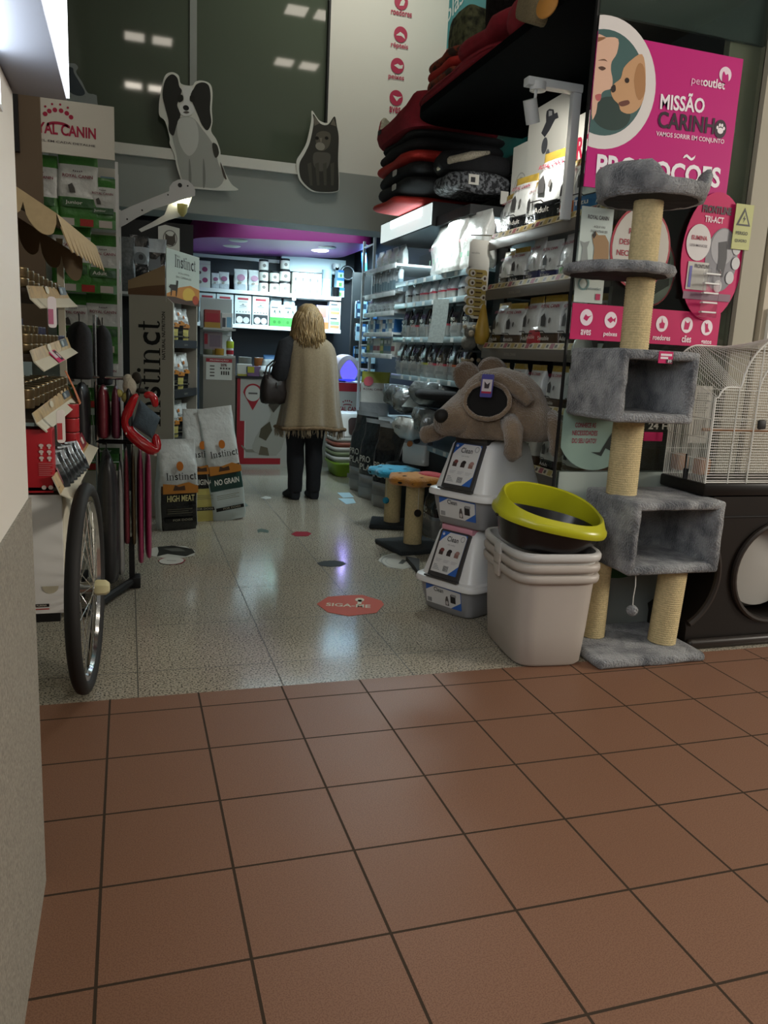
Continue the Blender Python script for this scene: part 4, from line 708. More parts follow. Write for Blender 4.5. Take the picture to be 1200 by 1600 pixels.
# hair: shell with separate locks
b = B(); rnd = random.Random(5)
prof = [(0.002, 1.735), (0.05, 1.727), (0.085, 1.70), (0.104, 1.655), (0.112, 1.60), (0.122, 1.54), (0.130, 1.46), (0.12, 1.42)]
b.loft([[(r * 1.02 * math.cos(math.radians(a)), 0.012 + r * 1.1 * math.sin(math.radians(a)), z) for a in range(-212, 33, 7)] for r, z in prof], 'hair_blond', (False, False), closed=False)
for i in range(170):
    a = math.radians(rnd.uniform(-205, 25)); path = []; rad = []; L = rnd.uniform(1.345, 1.43); w1 = rnd.uniform(-0.22, 0.22)
    for j in range(9):
        t = j / 8; z = 1.728 - (1.728 - L) * t; r = 0.02 + 0.10 * min(1, math.sin(min(1, t * 2.3) * PI / 2)) + 0.040 * t * t + 0.006 * math.sin(10 * t + i * 2) + rnd.uniform(-0.003, 0.003); aa = a + w1 * t + 0.09 * math.sin(8 * t + i); path.append((r * math.cos(aa), 0.012 + r * 1.08 * math.sin(aa), z)); rad.append(0.009 * (1 - 0.75 * t * t) + 0.001)
    b.tube(path, rad, 'hair_blond', 6)
b.obj('hair', wo, angle=120)
hb = thing('handbag', 'dark brown leather handbag hanging from the left arm of the shopper', 'bag', (1.205, 7.00, 0.86), math.radians(15))
b = B(); b.loft([[(x, y, z) for x, y in sq(a, c, 3, 26)] for a, c, z in ((0.075, 0.05, 0.0), (0.105, 0.07, 0.01), (0.115, 0.078, 0.10), (0.10, 0.065, 0.20), (0.085, 0.03, 0.25))], 'bag_leather'); fuzz(b.obj('body', hb), 0.008, 1)
for s in (-1, 1):
    b = B(); b.tube([(-0.07, s * 0.04, 0.22), (-0.045, s * 0.036, 0.32), (0.01, s * 0.03, 0.37), (0.06, s * 0.036, 0.32), (0.07, s * 0.04, 0.22)], 0.008, 'bag_leather', 8); b.obj('handle', hb)
b = B(); b.box((-0.004, -0.082, 0.15), (0.012, -0.070, 0.19), 'chrome', bev=0.003); b.obj('clasp', hb)
# ------------------------------------------------------------------ generic packaging
for nm, c, r in (('foil_white', '#c9ccc9', .32), ('foil_grey', '#8d9296', .25), ('foil_black', '#121315', .22), ('foil_gold', '#a48a3c', .3), ('foil_green', '#3d7a2f', .35), ('foil_dkgreen', '#2c5a2c', .35), ('foil_silver', '#aab0b4', .22)): mat(nm, c, r, bump=1.2, bscale=14, coat=0.4)
def bag(name, w, d, h, bands, deco=None, seed=0, seal=None, side=None, lean=0.0):
    """stand-up bag: bands = [(upper edge as a fraction of the height, material)], its face towards -Y"""
    rn = random.Random(seed); N_ = 32; fr = [0.0, 0.02, 0.06]; edges = [e for e, _ in bands]
    lv = sorted(set([0.0, 0.015, 0.05, 0.10, 0.16, 0.23, 0.3, 0.38, 0.45, 0.53, 0.6, 0.66, 0.72, 0.77, 0.82, 0.86, 0.9, 0.93, 0.96, 1.0] + edges))
    def dep(t): return d * (0.9 if t < 0.02 else 1.0 if t < 0.5 else max(0.05, 1 - ((t - 0.5) / 0.47) ** 1.7) if t < 0.97 else 0.05)
    rings = []; ph = rn.random() * 6
    for t in lv:
        dd = dep(t) / 2; ww = w / 2 * (0.95 if t < 0.02 else 1.0 if t < 0.6 else 0.97); p = 5 if t < 0.75 else 3
        rings.append([(x + 0.012 * w * math.sin(9 * t + ph), y * 1.0 + 0.025 * d * math.sin(7 * x / w + 11 * t + ph) * (0.03 < t < 0.97) + lean * t * t, z) for (x, y), z in (((q), h * t) for q in sq(ww, dd, p, N_))])
    ms = []
    for i in range(len(lv) - 1):
        mid = (lv[i] + lv[i + 1]) / 2; m = next((m for e, m in bands if mid <= e), bands[-1][1]); ms.append(m)
    def wr(p, t):                                     # creases of the film, none along the seals
        k = 0.09 * d * min(1, 6 * t) * min(1, 5 * (1 - t)); q = V(p) * (7 / max(w, 0.1) * 0.35); n_ = noise.noise(q + V((seed, 0, 0))) + 0.5 * abs(noise.noise(q * 2.7 + V((0, seed, 0))))
        return (p[0] + 0.25 * k * noise.noise(q * 1.3 + V((0, 0, seed))), p[1] + k * n_ * (1 if p[1] > 0 else -1), p[2])
    rings = [[wr(p, lv[i]) for p in r] for i, r in enumerate(rings)]
    b = B(); vs = [p for r in rings for p in r]; fs = []; fm = []
    for i in range(len(rings) - 1):
        for j in range(N_):
            a = i * N_ + j; c = i * N_ + (j + 1) % N_; fs.append((a, c, c + N_, a + N_)); t = 2 * PI * (j + .5) / N_; fm.append(side if (side and abs(math.cos(t)) > 0.80 and lv[i] < 0.9) else ms[i])
    fs += [tuple(range(N_))[::-1], tuple(range((len(rings) - 1) * N_, len(rings) * N_))]; fm += [ms[0], ms[-1]]
    b.add(vs, fs, fm, True)
    if deco:
        def F(t):                                     # frame on the bag's face at height fraction t
            e = 0.04; y0 = -dep(t) / 2 + lean * t * t; y1 = -dep(min(0.96, t + e)) / 2 + lean * (t + e) ** 2; return Fr((0, y0 - 0.004 - 0.10 * d, h * t), (1, 0, 0), V((0, (y1 - y0), h * e)))
        deco(b, F, w, h)
    me = b.mesh(name); me.set_sharp_from_angle(angle=math.radians(70)); return me
def box_mesh(name, w, d, h, m, deco=None, bev=0.003):
    b = B(); b.box((-w / 2, -d / 2, 0), (w / 2, d / 2, h), m, bev=bev)
    if deco: deco(b, front(0, -d / 2 - 0.0012, 0), w, h)
    return b.mesh(name)
def tin_mesh(name, r, h, m, lid, n=18):
    b = B(); b.lathe([(r * 0.93, 0.0), (r, 0.004), (r, h - 0.006), (r * 1.02, h - 0.003), (r * 0.98, h)], m, n=n, caps=(True, False)); b.lathe([(r * 0.98, h), (r * 0.9, h), (r * 0.88, h - 0.003), (0.0, h - 0.003)], lid, n=n, caps=(False, False)); return b.mesh(name)
# ------------------------------------------------------------------ market cart with the cat food
mat('gold_tin', '#8a7748', 0.3, 0.6, var=0.5, scale=22, col2='#54483a'); mat('gold_lid', '#b3a98c', 0.22, 0.8); mat('gold_print', '#a98a4c', 0.45, var=0.25, scale=25); mat('cart_cream', '#cfcab6', 0.5); mat('awning_beige', '#a99672', 0.8, var=0.06, scale=40); mat('awning_brown', '#6f604a', 0.85)
ca = thing('market_cart', 'cream market cart with scalloped beige awning and one big spoked wheel', 'cart', (0, 0, 0))
b = B(); b.box((-0.80, 3.05, 0.35), (-0.232, 4.25, 0.785), 'cart_cream', bev=0.004); b.box((-0.80, 3.035, 0.345), (-0.235, 3.0495, 0.79), 'white_plastic', bev=0.002)
fr = front(0, 3.034, 0); p = aY(79, 922, 3.034); b.poly(fr, ell(p.x, p.z + 0.015, 0.028, 0.028, 20, PI, 2 * PI), mat('cut_shade', '#b9b29a', 0.7), 0.001); p = aY(67, 946, 3.034); b.rect(fr, p.x - 0.03, p.z - 0.006, p.x + 0.022, p.z + 0.006, '#1c1a1a', 0.001); b.rect(fr, p.x - 0.03, p.z - 0.016, p.x + 0.022, p.z - 0.012, '#a83a35', 0.001); b.textw('PURINA', fr, p.x - 0.004, p.z, 0.034, '#d5cfc0', 0.007, 0.002); b.obj('body', ca)
b = B(); b.cyl((-0.80, 3.14, 0.405), (-0.10, 3.155, 0.405), 0.014, 'steel', n=12)
for y in (3.15, 4.1): b.box((-0.78, y - 0.02, 0.28), (-0.26, y + 0.02, 0.35), 'black')
b.obj('axle', ca)
# wheel, turned slightly outward
wh = bpy.data.objects.new('wheel', None); COL.objects.link(wh); wh.parent = ca; wh.location = (-0.163, 3.135, 0.408); wh.rotation_euler = (0, 0, math.radians(-4.5)); wh.empty_display_size = 0.05
circ = lambda r, x=0.0, n=64: [(x, r * math.cos(2 * PI * i / n), r * math.sin(2 * PI * i / n)) for i in range(n)]
b = B(); b.tube(circ(0.378), 0.026, 'rubber', 12, closed=True); b.obj('tyre', wh)
b = B(); b.loft([circ(0.352, -0.014), circ(0.352, 0.014), circ(0.335, 0.014), circ(0.328, 0.0), circ(0.335, -0.014), circ(0.352, -0.014)], 'chrome', (False, False)); b.obj('rim', wh)
b = B()
for k in range(36):
    a = 2 * PI * k / 36; s = 1 if k % 2 else -1; a2 = a + (0.55 if (k // 2) % 2 else -0.55); b.tube([(s * 0.028, 0.022 * math.cos(a2), 0.022 * math.sin(a2)), (0, 0.334 * math.cos(a), 0.334 * math.sin(a))], 0.0016, 'chrome', 5)
b.obj('spokes', wh)
b = B(); b.cyl((-0.04, 0, 0), (0.04, 0, 0), 0.022, 'chrome', n=16); b.lathe([(0.0, 0.085), (0.02, 0.083), (0.03, 0.07), (0.032, 0.04), (0.028, 0.03)], mat('hub_cream', '#c8c096', 0.45), (0, 0, 0), 6, rot=Matrix.Rotation(PI / 2, 3, 'Y'), smooth=False, caps=(True, True)); b.obj('hub', wh)
b = B()                                             # corner posts and back
for x, y in ((-0.78, 3.07), (-0.78, 4.2), (-0.30, 4.22)): b.box((x - 0.015, y - 0.015, 0.785), (x + 0.015, y + 0.015, 1.80), 'cart_cream')
b.box((-0.80, 3.06, 0.785), (-0.785, 4.22, 1.8), mat('cart_back', '#3b3128', 0.7)); b.obj('posts', ca)
TI = [((42.5, 446), (100, 450), (48, 466), (109, 466), (64, 481), (122, 479)), ((47.5, 547), (105, 527), (54, 565), (111, 543), (70, 580), (122, 551)), ((51, 645), (107, 602), (57.5, 661), (115, 620), (74, 675), (125, 630)), ((82, 745), (130, 686), (95, 772), (139, 694), (113, 780), (154, 700))]
TZ = []
for i, (a, a2, m_, m2, l_, l2) in enumerate(TI):
    A, M_, L_ = aY(*a, 3.0), aY(*m_, 3.0), aY(*l_, 3.0); A2, M2, L2 = aY(*a2, 4.2), aY(*m2, 4.2), aY(*l2, 4.2)
    b = B(); th = V((-0.003, 0, -0.003)); vs = [A, M_, L_, A2, M2, L2]; vs = vs + [v + th for v in vs]
    b.add(vs, [(0, 1, 4, 3), (6, 9, 10, 7)], 'gold_print'); b.add(vs, [(1, 2, 5, 4), (7, 10, 11, 8), (0, 6, 7, 1), (1, 7, 8, 2), (3, 4, 10, 9), (4, 5, 11, 10), (2, 8, 11, 5), (0, 3, 9, 6)], 'cart_cream')
    e1, e2 = M_.lerp(M2, 0), M2; up = (A - M_).normalized(); al = (M2 - M_).normalized(); f = Fr(M_ + al * 0.1 + up * 0.01, al, up); H = (A - M_).length
    if i < 3: b.rect(f, 0.75, 0.004, 1.0, H * 0.9, '#3b4246', 0.002); b.disc(f, 0.82, H * 0.5, 0.035, H * 0.3, '#9aa0a0', 0.003); b.disc(f, 0.35, H * 0.5, 0.05, H * 0.36, '#c7bfa4', 0.003)
    else:
        for k, (x, c) in enumerate([(0.02, '#a8676a'), (0.22, '#b5762f'), (0.42, '#b42e22'), (0.68, '#b23a24'), (0.86, '#7d2430')]): b.rect(f, x, 0.004, x + 0.17, H * 0.95, c, 0.002); b.rect(f, x + 0.04, H * 0.3, x + 0.1, H * 0.75, '#d8cdc0', 0.003)
    b.obj('front_strip', ca)
    zs = (M_.z + M2.z) / 2 + 0.005; TZ.append((zs, M_.x, M2.x)); b = B(); x0 = max(M_.x, M2.x) - 0.06
    b.box((-0.785, 3.02, zs - 0.012), (M_.x - 0.006, 4.2, zs), mat('cart_shelf', '#4a4036', 0.7)); b.obj('shelf', ca)
L_ = aY(*TI[2][5], 4.2)
b = B(); f = Fr(L_, (0, 1, 0), (-0.4, 0, 1)); b.prism(f, [(-0.12, 0.0), (0.0, 0.0), (0.02, 0.06), (-0.03, 0.16), (-0.11, 0.17), (-0.07, 0.08)], mat('tag_orange', '#c46a2c', 0.5), 0.002, 0.004); tag(b.obj('price_tag'), 'orange price tags on the end of the third cart strip', 'tag')


p = aY(82, 566, 3.2); b = B(); f = right(p.x + 0.01, 3.42, p.z - 0.01); M_ = aY(*TI[1][2], 3.0); L_ = aY(*TI[1][4], 3.0); up = (M_ - L_).normalized(); L2 = aY(*TI[1][5], 4.2); f = Fr(L_.lerp(L2, 0.42), (L2 - L_), up); b.prism(f, [(-0.10, 0.0), (0.09, 0.0), (0.09, 0.075), (-0.10, 0.075)], 'poster_magenta', 0.002, 0.003); b.rect(f, -0.08, 0.02, 0.0, 0.06, '#dccdd2', 0.0055); b.rect(f, 0.01, 0.005, 0.08, 0.05, '#2a2226', 0.0055); b.rect(f, 0.03, 0.015, 0.06, 0.04, '#d5cdd0', 0.006); tag(b.obj('price_tag'), 'pink price tag on the second cart strip', 'tag')
for (x0, y0, x1, y1, c1, c2, l) in ((74, 463, 80, 512, '#cfc8cc', '#a04b70', 'long pink and white price tongue hanging below the top cart strip'), (90, 640, 94, 692, '#d3cdc8', '#a4262c', 'red and white price tongue hanging below the third cart strip')):
    a = aY(x0, y0, 3.12); c = aY(x1, y1, 3.12); b = B(); f = Fr((c.x + 0.004, 3.12, c.z), (0.85, 0.5, 0), (0, 0, 1)); H = a.z - c.z; b.prism(f, rrect(-0.016, 0, 0.016, H, 0.012), c1, 0.002); b.rect(f, -0.015, 0.012, 0.004, H * 0.6, c2, 0.003); tag(b.obj('price_tongue'), l, 'tag')
# awning
b = B(); T0, T1 = aY(88, 333, 3.0), aY(150, 384, 4.25); R0, R1 = V((-0.62, 3.0, 1.99)), V((-0.62, 4.25, 1.99)); n = 8
b.add([T0, T1, R1, R0] + [v + V((0, 0, -0.006)) for v in (T0, T1, R1, R0)], [(0, 1, 2, 3), (7, 6, 5, 4), (0, 4, 5, 1), (0, 3, 7, 4), (1, 5, 6, 2)], ['awning_beige', 'awning_brown', 'awning_beige', 'awning_beige', 'awning_beige'])
def valance(P0, P1, k, drop, out, m='awning_beige'):
    al = (P1 - P0); Ln = al.length; al = al.normalized(); dn = (V((0, 0, -1)) + out).normalized(); N_ = 12 * k; top = []; bot = []
    for i in range(N_ + 1):
        t = i / N_; f = (t * k) % 1; hgt = drop * (0.35 + 0.65 * math.sqrt(max(0, 1 - (2 * f - 1) ** 2))); q = P0 + al * Ln * t; top.append(q); bot.append(q + dn * hgt)
    nn = al.cross(dn).normalized() * 0.004; vs = top + bot; M0 = len(vs); vs = vs + [v + nn for v in vs]; K = N_ + 1
    fs = [(i, i + 1, i + 1 + K, i + K) for i in range(N_)] + [(i + M0, i + K + M0, i + 1 + K + M0, i + 1 + M0) for i in range(N_)] + [(i + K, i + 1 + K, i + 1 + K + M0, i + K + M0) for i in range(N_)]
    b.add(vs, fs, m, True)
valance(T0, T1, 9, 0.125, V((0.35, 0, 0))); valance(R0, T0, 4, 0.10, V((0, -0.25, 0))); valance(V((-0.56, 4.1, 1.92)), V((-0.2, 4.2, 1.72)), 4, 0.13, V((0, 0, 0)), 'awning_brown')
b.obj('awning', ca)
# tins on the cart
tinm = tin_mesh('tin', 0.041, 0.034, 'gold_tin', 'gold_lid'); tinb = tin_mesh('tin_dark', 0.041, 0.034, mat('tin_blue', '#3f4258', 0.35), 'gold_lid'); 
TL = ['gold-lidded food tin on the top tier under the cart awning', 'gold-lidded food tin on the second tier of the cart', 'gold-lidded food tin on the third tier of the cart']
for ti, (rows, hi) in enumerate(((3, 2), (3, 2), (3, 3))):
    zs, xa, xb = TZ[ti]
    for r in range(rows):
        for c in range(9):
            y = 3.07 + c * 0.125 + (0.06 if r % 2 else 0); t = (y - 3.0) / 1.2; x = xa + (xb - xa) * t - 0.055 - r * 0.088; top = hi + (r if ti < 2 else 0)
            for k in range(top):
                if k < top - 2: continue
                put(tinb if (ti == 1 and k == top - 1 and c > 6) else tinm, 'food_tin', TL[ti] if not (ti == 1 and k == top - 1 and c > 6) else 'dark blue food tin at the far end of the second cart tier', 'tin', (x, y, zs + 0.034 * k if top <= 2 or k else zs), 0, ['tins on the top cart tier', 'tins on the second cart tier', 'tins on the third cart tier'][ti] if not (ti == 1 and k == top - 1 and c > 6) else 'dark blue tins on the cart')
zs, xa, xb = TZ[3]
tr = tin_mesh('red_tin', 0.042, 0.062, mat('tin_red', '#a82a30', 0.35), 'gold_lid'); 
for k in range(3):
    p = aY(113, 680, 3.9); t_ = put(tr, 'red_tin', ['lowest', 'middle', 'topmost'][k] + ' red tin with white print in the stack on the bottom cart tier', 'tin', (p.x - 0.01, 3.9, 0.86 + 0.065 * k), 0.4, 'red tins on the cart')
b = B(); f = front(-0.02, -0.0425, 0); 
p = aY(70, 725, 3.02); b = B(); b.box((p.x - 0.14, 3.02, 0.80), (p.x + 0.026, 3.14, 1.025), mat('carton_red', '#b3202b', 0.4), bev=0.003); fr = front(0, 3.018, 0)
for i in range(2):
    for k in range(3): b.disc(fr, p.x - 0.01 + i * 0.026, 0.97 - k * 0.022, 0.008, 0.006, '#d9c9c4', 0.0005, 10); b.rect(fr, p.x - 0.013 + i * 0.026, 0.958 - k * 0.022, p.x - 0.006 + i * 0.026, 0.968 - k * 0.022, '#d9c9c4', 0.0006)
for k in range(7): b.rect(fr, p.x - 0.02, 0.905 - k * 0.007, p.x + 0.03 - (k % 3) * 0.006, 0.908 - k * 0.007, '#c26f70', 0.0005)
for k in range(2): b.disc(fr, p.x - 0.005 + k * 0.022, 0.82, 0.008, 0.008, '#d9c9c4', 0.0005, 10)
b.rect(right(p.x + 0.027, 0, 0), 3.04, 0.96, 3.12, 1.02, '#8a1a22', 0.0005); tag(b.obj('food_carton'), 'red carton with rows of white animals on the cart front', 'carton')
pm = bag('pouch', 0.085, 0.012, 0.13, [(1.0, 'foil_black')]); pg = bag('pouch_grey', 0.085, 0.012, 0.13, [(0.7, 'foil_black'), (1.0, 'foil_grey')])
for k in range(7): put(pm if k % 2 else pg, 'food_pouch', '%s leaning slim pouch from the near end, beside the red carton' % ORD[k], 'pouch', (-0.235 + 0.008 * k, 3.12 + 0.075 * k, 0.80), 0, 'pouches on the bottom cart tier', rot=(math.radians(-28), 0, math.radians(55)))
# ------------------------------------------------------------------ green and white food shelf behind the cart
def royal(b, F, w, h, word, m2):
    f = F(0.62); b.textw('ROYAL CANIN', f, 0, 0, w * 0.74, '#7a2338', w * 0.085, 0.001, 0.02)
    for k in range(5): b.disc(f, (k - 2) * w * 0.05, w * 0.13 + (0.01 * w if k in (0, 4) else 0), w * 0.018, w * 0.018, '#54404a', 0.001, 8)
    f = F(0.45); b.poly(f, [(-w * .2, -w * .12), (-w * .24, w * .06), (-w * .14, w * .12), (-w * .08, 0), (-w * .06, -w * .12)], '#4b4a47', 0.001)
    if word: f = F(0.24); b.rect(f, -w * .38, -w * .11, w * .38, w * .11, m2, 0.001); b.textw(word, f, -w * .1, 0, w * 0.42, '#d3d6cf', w * 0.11, 0.002, 0.01)
rc = thing('display_shelf', 'white wire-sided shelf unit with green strips and red crown header behind the cart', 'shelf unit', (0, 0, 0))
SY = 5.0; SX0, SX1 = -0.56, -0.055
b = B(); b.box((SX0, SY + 0.36, 0.1), (SX1, SY + 0.38, 2.35), 'card_white'); b.obj('back_panel', rc)
b = B()
for y in (SY, SY + 0.36): b.box((SX1, y - 0.008, 0.0), (SX1 + 0.016, y + 0.008, 2.32), 'metal_white')
for k in range(46): b.tube([(SX1 + 0.008, SY, 0.2 + k * 0.046), (SX1 + 0.008, SY + 0.36, 0.2 + k * 0.046)], 0.003, 'metal_white', 5)
b.obj('wire_side', rc)
LV = [0.62, 0.99, 1.31, 1.645, 2.0]
for z in LV:
    b = B(); b.box((SX0, SY - 0.0, z - 0.02), (SX1, SY + 0.36, z), 'metal_white'); b.box((SX0, SY - 0.012, z - 0.045), (SX1, SY - 0.0, z + 0.004), 'foil_green'); fr = front(0, SY - 0.013, 0)
    for k in range(5): b.rect(fr, SX1 - 0.09 - k * 0.1, z - 0.04, SX1 - 0.02 - k * 0.1, z - 0.002, ['#b9b2ac', '#a2332f'][k % 2], 0.001)
    b.obj('shelf', rc)
b = B(); b.box((SX0, SY - 0.02, 2.325), (SX1, SY - 0.005, 2.60), 'card_white'); fr = front(0, SY - 0.0205, 0); p = aY(94, 213, SY - 0.02); a0 = aY(148, 221, SY); a1 = aY(60, 208, SY); mx = (-0.055 + 0) - 0.27
b.textw('ROYAL CANIN', fr, a0.x - 0.18, 2.446, 0.375, '#a82345', 0.058, 0.001, 0.03); b.textw('INCRÍVEL EM CADA DETALHE', fr, a0.x - 0.18, 2.385, 0.365, '#4d4348', 0.014, 0.001, 0.01); c_ = aY(91, 183, SY - 0.02)
for k in range(6):
    ang = math.radians(150 - k * 24); b.disc(fr, c_.x + 0.075 * math.cos(ang), c_.z - 0.02 + 0.055 * math.sin(ang), 0.012, 0.012, '#a82345', 0.001, 14)
for k in range(4): ang = math.radians(138 - k * 28); b.disc(fr, c_.x + 0.085 * math.cos(ang), c_.z + 0.005 + 0.06 * math.sin(ang), 0.006, 0.006, '#a82345', 0.001, 10)
b.poly(fr, ell(c_.x, c_.z - 0.045, 0.06, 0.022, 14, 0.25, PI - 0.25) + ell(c_.x, c_.z - 0.06, 0.06, 0.022, 14, PI - 0.25, 0.25), '#a82345', 0.001); b.obj('header_board', rc)
gj = bag('bag_junior', 0.215, 0.09, 0.37, [(0.32, 'foil_green'), (0.80, 'foil_white'), (1.0, 'foil_green')], lambda b, F, w, h: royal(b, F, w, h, 'Junior', MATS['foil_dkgreen']), 1)
ga = bag('bag_adult', 0.20, 0.09, 0.31, [(0.36, 'foil_green'), (0.78, 'foil_white'), (1.0, 'foil_green')], lambda b, F, w, h: royal(b, F, w, h, 'Adult', MATS['foil_dkgreen']), 2)
gs = bag('bag_small', 0.155, 0.08, 0.25, [(0.25, 'foil_green'), (0.78, 'foil_white'), (1.0, 'foil_green')], lambda b, F, w, h: royal(b, F, w, h, 'Junior', MATS['foil_dkgreen']), 3)
for me, x, z, s, l in ((gj, -0.255, 2.0, 1, 'largest green and white junior bag on the top shelf under the crown header'), (gs, -0.125, 2.0, 0.98, 'small green and white junior bag at the wire side of the top shelf'), (gj, -0.455, 2.0, 0.9, 'green and white junior bag half hidden by the brown panel on the top shelf'),
                       (ga, -0.30, 1.645, 1.1, 'wide green and white adult bag below the awning on the second shelf'), (ga, -0.13, 1.645, 0.93, 'green and white adult bag beside the wire on the second shelf'),
                       (ga, -0.30, 1.31, 0.92, 'green and white bag behind the black hanging case on the third shelf'), (ga, -0.135, 1.31, 0.98, 'green topped adult bag at the wire side of the third shelf'), (gs, -0.13, 0.99, 1.1, 'white bag low on the fourth shelf by the wire side'), (gs, -0.29, 0.99, 1.1, 'white bag on the fourth shelf behind the clothes rack'), (gs, -0.29, 0.62, 1.1, 'left bag on the lowest green strip shelf'), (gs, -0.12, 0.62, 1.1, 'right bag on the lowest green strip shelf')):
    put(me, 'pet_food_bag', l, 'bag', (x, SY + 0.10, z + 0.001), 0, 'green and white food bags', s)
b = B(); b.box((-0.137 + 0.0, SY + 0.13, 2.0), (-0.06, SY + 0.2, 2.26), mat('card_blue', '#7f9cb0', 0.5)); tag(b.obj('blue_carton'), 'pale blue carton behind the small junior bag', 'carton')
# white curved lamp arm
la = thing('display_lamp', 'white curved display arm with a small lit bulb beside the green shelf', 'lamp', (0, 0, 0)); YL = 5.36
f = front(0, YL, 0); q = lambda L, Y=YL: [(p.x, p.z) for p in (aY(x, y, Y) for x, y in L)]; z5 = lambda L: [(170 + x * 0.13333, 280 + y * 0.13333) for x, y in L]
b = B(); b.prism(f, q(z5([(90, 400), (250, 325), (450, 245), (640, 170), (705, 145), (712, 90), (750, 40), (810, 10), (860, 5), (930, 20), (985, 75), (1012, 140), (1010, 195), (960, 212), (900, 232), (820, 255), (690, 300), (520, 355), (330, 450), (200, 530), (100, 580)])), 'metal_white', 0.012); 
for x, y, r in ((832, 75, 22), (923, 83, 9), (390, 368, 9), (692, 187, 8), (215, 472, 9)): p = q(z5([(x, y)]))[0]; b.disc(f, p[0], p[1], r * 0.0006, r * 0.0006, '#26282a', 0.0135, 14)
b.obj('arm_plate', la)
b = B(); f2 = front(0, YL + 0.10, 0); b.prism(f2, q(z5([(350, 590), (500, 510), (650, 420), (700, 300), (860, 240), (975, 215), (890, 425), (700, 480), (520, 560), (380, 620)]), YL + 0.10), 'metal_white', 0.01); b.obj('lower_rib', la)
p = aY(285, 313, YL + 0.05); b = B(); b.lathe([(0.004, -0.03), (0.03, -0.02), (0.034, 0.0), (0.02, 0.012)], mat('bulb_warm', '#fff6cf', 0.4, emit=14.0), (p.x, YL + 0.05, p.z), 16); b.obj('bulb', la, 'glowing warm bulb'); LAMP = p
b = B(); b.lathe([(0.034, 0.0), (0.028, -0.05), (0.008, -0.075)], mat('bulb_yellow', '#b9b472', 0.5), (p.x, YL + 0.05, p.z - 0.022), 14); b.obj('lamp_cone', la)
b = B(); b.box((-0.05, YL + 0.0, 0.9), (-0.03, YL + 0.03, 2.12), 'metal_white'); b.obj('upright', la)
spot('display_lamp_light', (LAMP.x, LAMP.y, LAMP.z - 0.06), (LAMP.x, LAMP.y + 0.1, 0), 3.0, (1, 0.95, 0.8), 2.2)
# dark bags and cat card between the green shelf and the wheat display
dk = bag('dark_bag', 0.15, 0.07, 0.42, [(0.5, 'foil_black'), (0.8, 'foil_grey'), (1.0, 'foil_black')], lambda b, F, w, h: (b.disc(F(0.6), 0, 0, w * .3, w * .3, '#5d6163', 0.001, 18), b.disc(F(0.6), w * .05, w * .05, w * .12, w * .14, '#2b2d2f', 0.002, 14)), 4)
dk2 = bag('dark_bag', 0.17, 0.08, 0.36, [(0.3, 'foil_grey'), (0.75, 'foil_black'), (1.0, 'foil_silver')], lambda b, F, w, h: (b.poly(F(0.55), [(-w * .3, -w * .3), (-w * .25, w * .3), (-w * .1, w * .15), (w * .1, w * .15), (w * .25, w * .3), (w * .3, -w * .3)], '#74777a', 0.001),), 5)
dk3 = bag('dark_bag', 0.16, 0.07, 0.40, [(1.0, mat('mesh_grey', '#4e5253', 0.3, var=0.4, scale=60))], None, 6)
sh_ = thing('dark_shelf', 'pale narrow shelf holding black foil bags behind the card display header', 'shelf', (0, 0, 0)); b = B(); b.box((-0.12, 7.15, 1.72), (0.30, 7.5, 1.74), 'metal_white'); b.obj('board', sh_); b = B(); b.box((-0.12, 7.5, 0.0), (0.56, 7.52, 2.36), 'black'); b.obj('back_panel', sh_)
for me, x, y, z, r, l in ((dk3, -0.02, 7.22, 1.74, 0, 'grey checked bag at the left end of the shelf behind the card display'), (dk, 0.10, 7.24, 1.74, 0.12, 'black bag with grey animal face behind the card display'), (dk2, 0.22, 7.28, 1.74, -0.1, 'silver topped black bag behind the card display header'), (dk2, 0.02, 7.40, 1.74, 0.25, 'tilted black box-like bag under the white lamp arm')):
    put(me, 'foil_bag', l, 'bag', (x, y, z), r, 'black foil bags behind the card display', 1.25 if me is dk2 else 1.1)
b = B(); p = aY(264, 378, 7.49); f = front(p.x, 7.495, p.z); b.prism(f, [(-0.09, -0.14), (0.09, -0.16), (0.09, 0.12), (-0.03, 0.14), (-0.09, 0.12)], 'card_white', 0.004); b.ring(f, 0.01, 0.03, 0.06, 0.07, 0.008, '#77736c', 0.005); b.poly(f, [(-0.03, -0.02), (-0.03, 0.07), (0, 0.05), (0.03, 0.05), (0.05, 0.08), (0.055, 0.0), (0.03, -0.03)], '#4e473f', 0.0055); b.disc(f, -0.04, -0.07, 0.035, 0.03, '#8d8172', 0.005); b.disc(f, 0.02, -0.1, 0.03, 0.02, '#3f3a35', 0.0055); tag(b.obj('cat_card'), 'white card with cat portraits above the card display header', 'card')
# ------------------------------------------------------------------ clothes rack with dog coats
rk = thing('clothes_rack', 'black and chrome rack with hanging dog coats behind the cart wheel', 'rack', (0, 0, 0))
b = B(); b.box((-0.27, 4.25, 0.02), (-0.23, 4.65, 0.06), 'black'); b.tube([(-0.22, 3.95, 0.035), (0.02, 4.50, 0.035)], 0.022, 'black', 8); b.box((-0.01, 4.44, 0.0), (0.05, 4.54, 0.06), 'black', bev=0.004); b.box((-0.01, 4.48, 0.05), (0.02, 4.51, 0.28), 'black'); b.obj('base', rk)
b = B(); b.cyl((-0.165, 4.58, 0.06), (-0.165, 4.58, 1.47), 0.011, 'chrome', n=14); b.obj('pole', rk)
b = B(); b.cyl((-0.22, 4.58, 1.145), (0.02, 4.56, 1.145), 0.010, 'chrome', n=12); b.cyl((-0.17, 4.58, 0.80), (0.03, 4.56, 0.80), 0.012, 'black', n=12); b.obj('rails', rk)
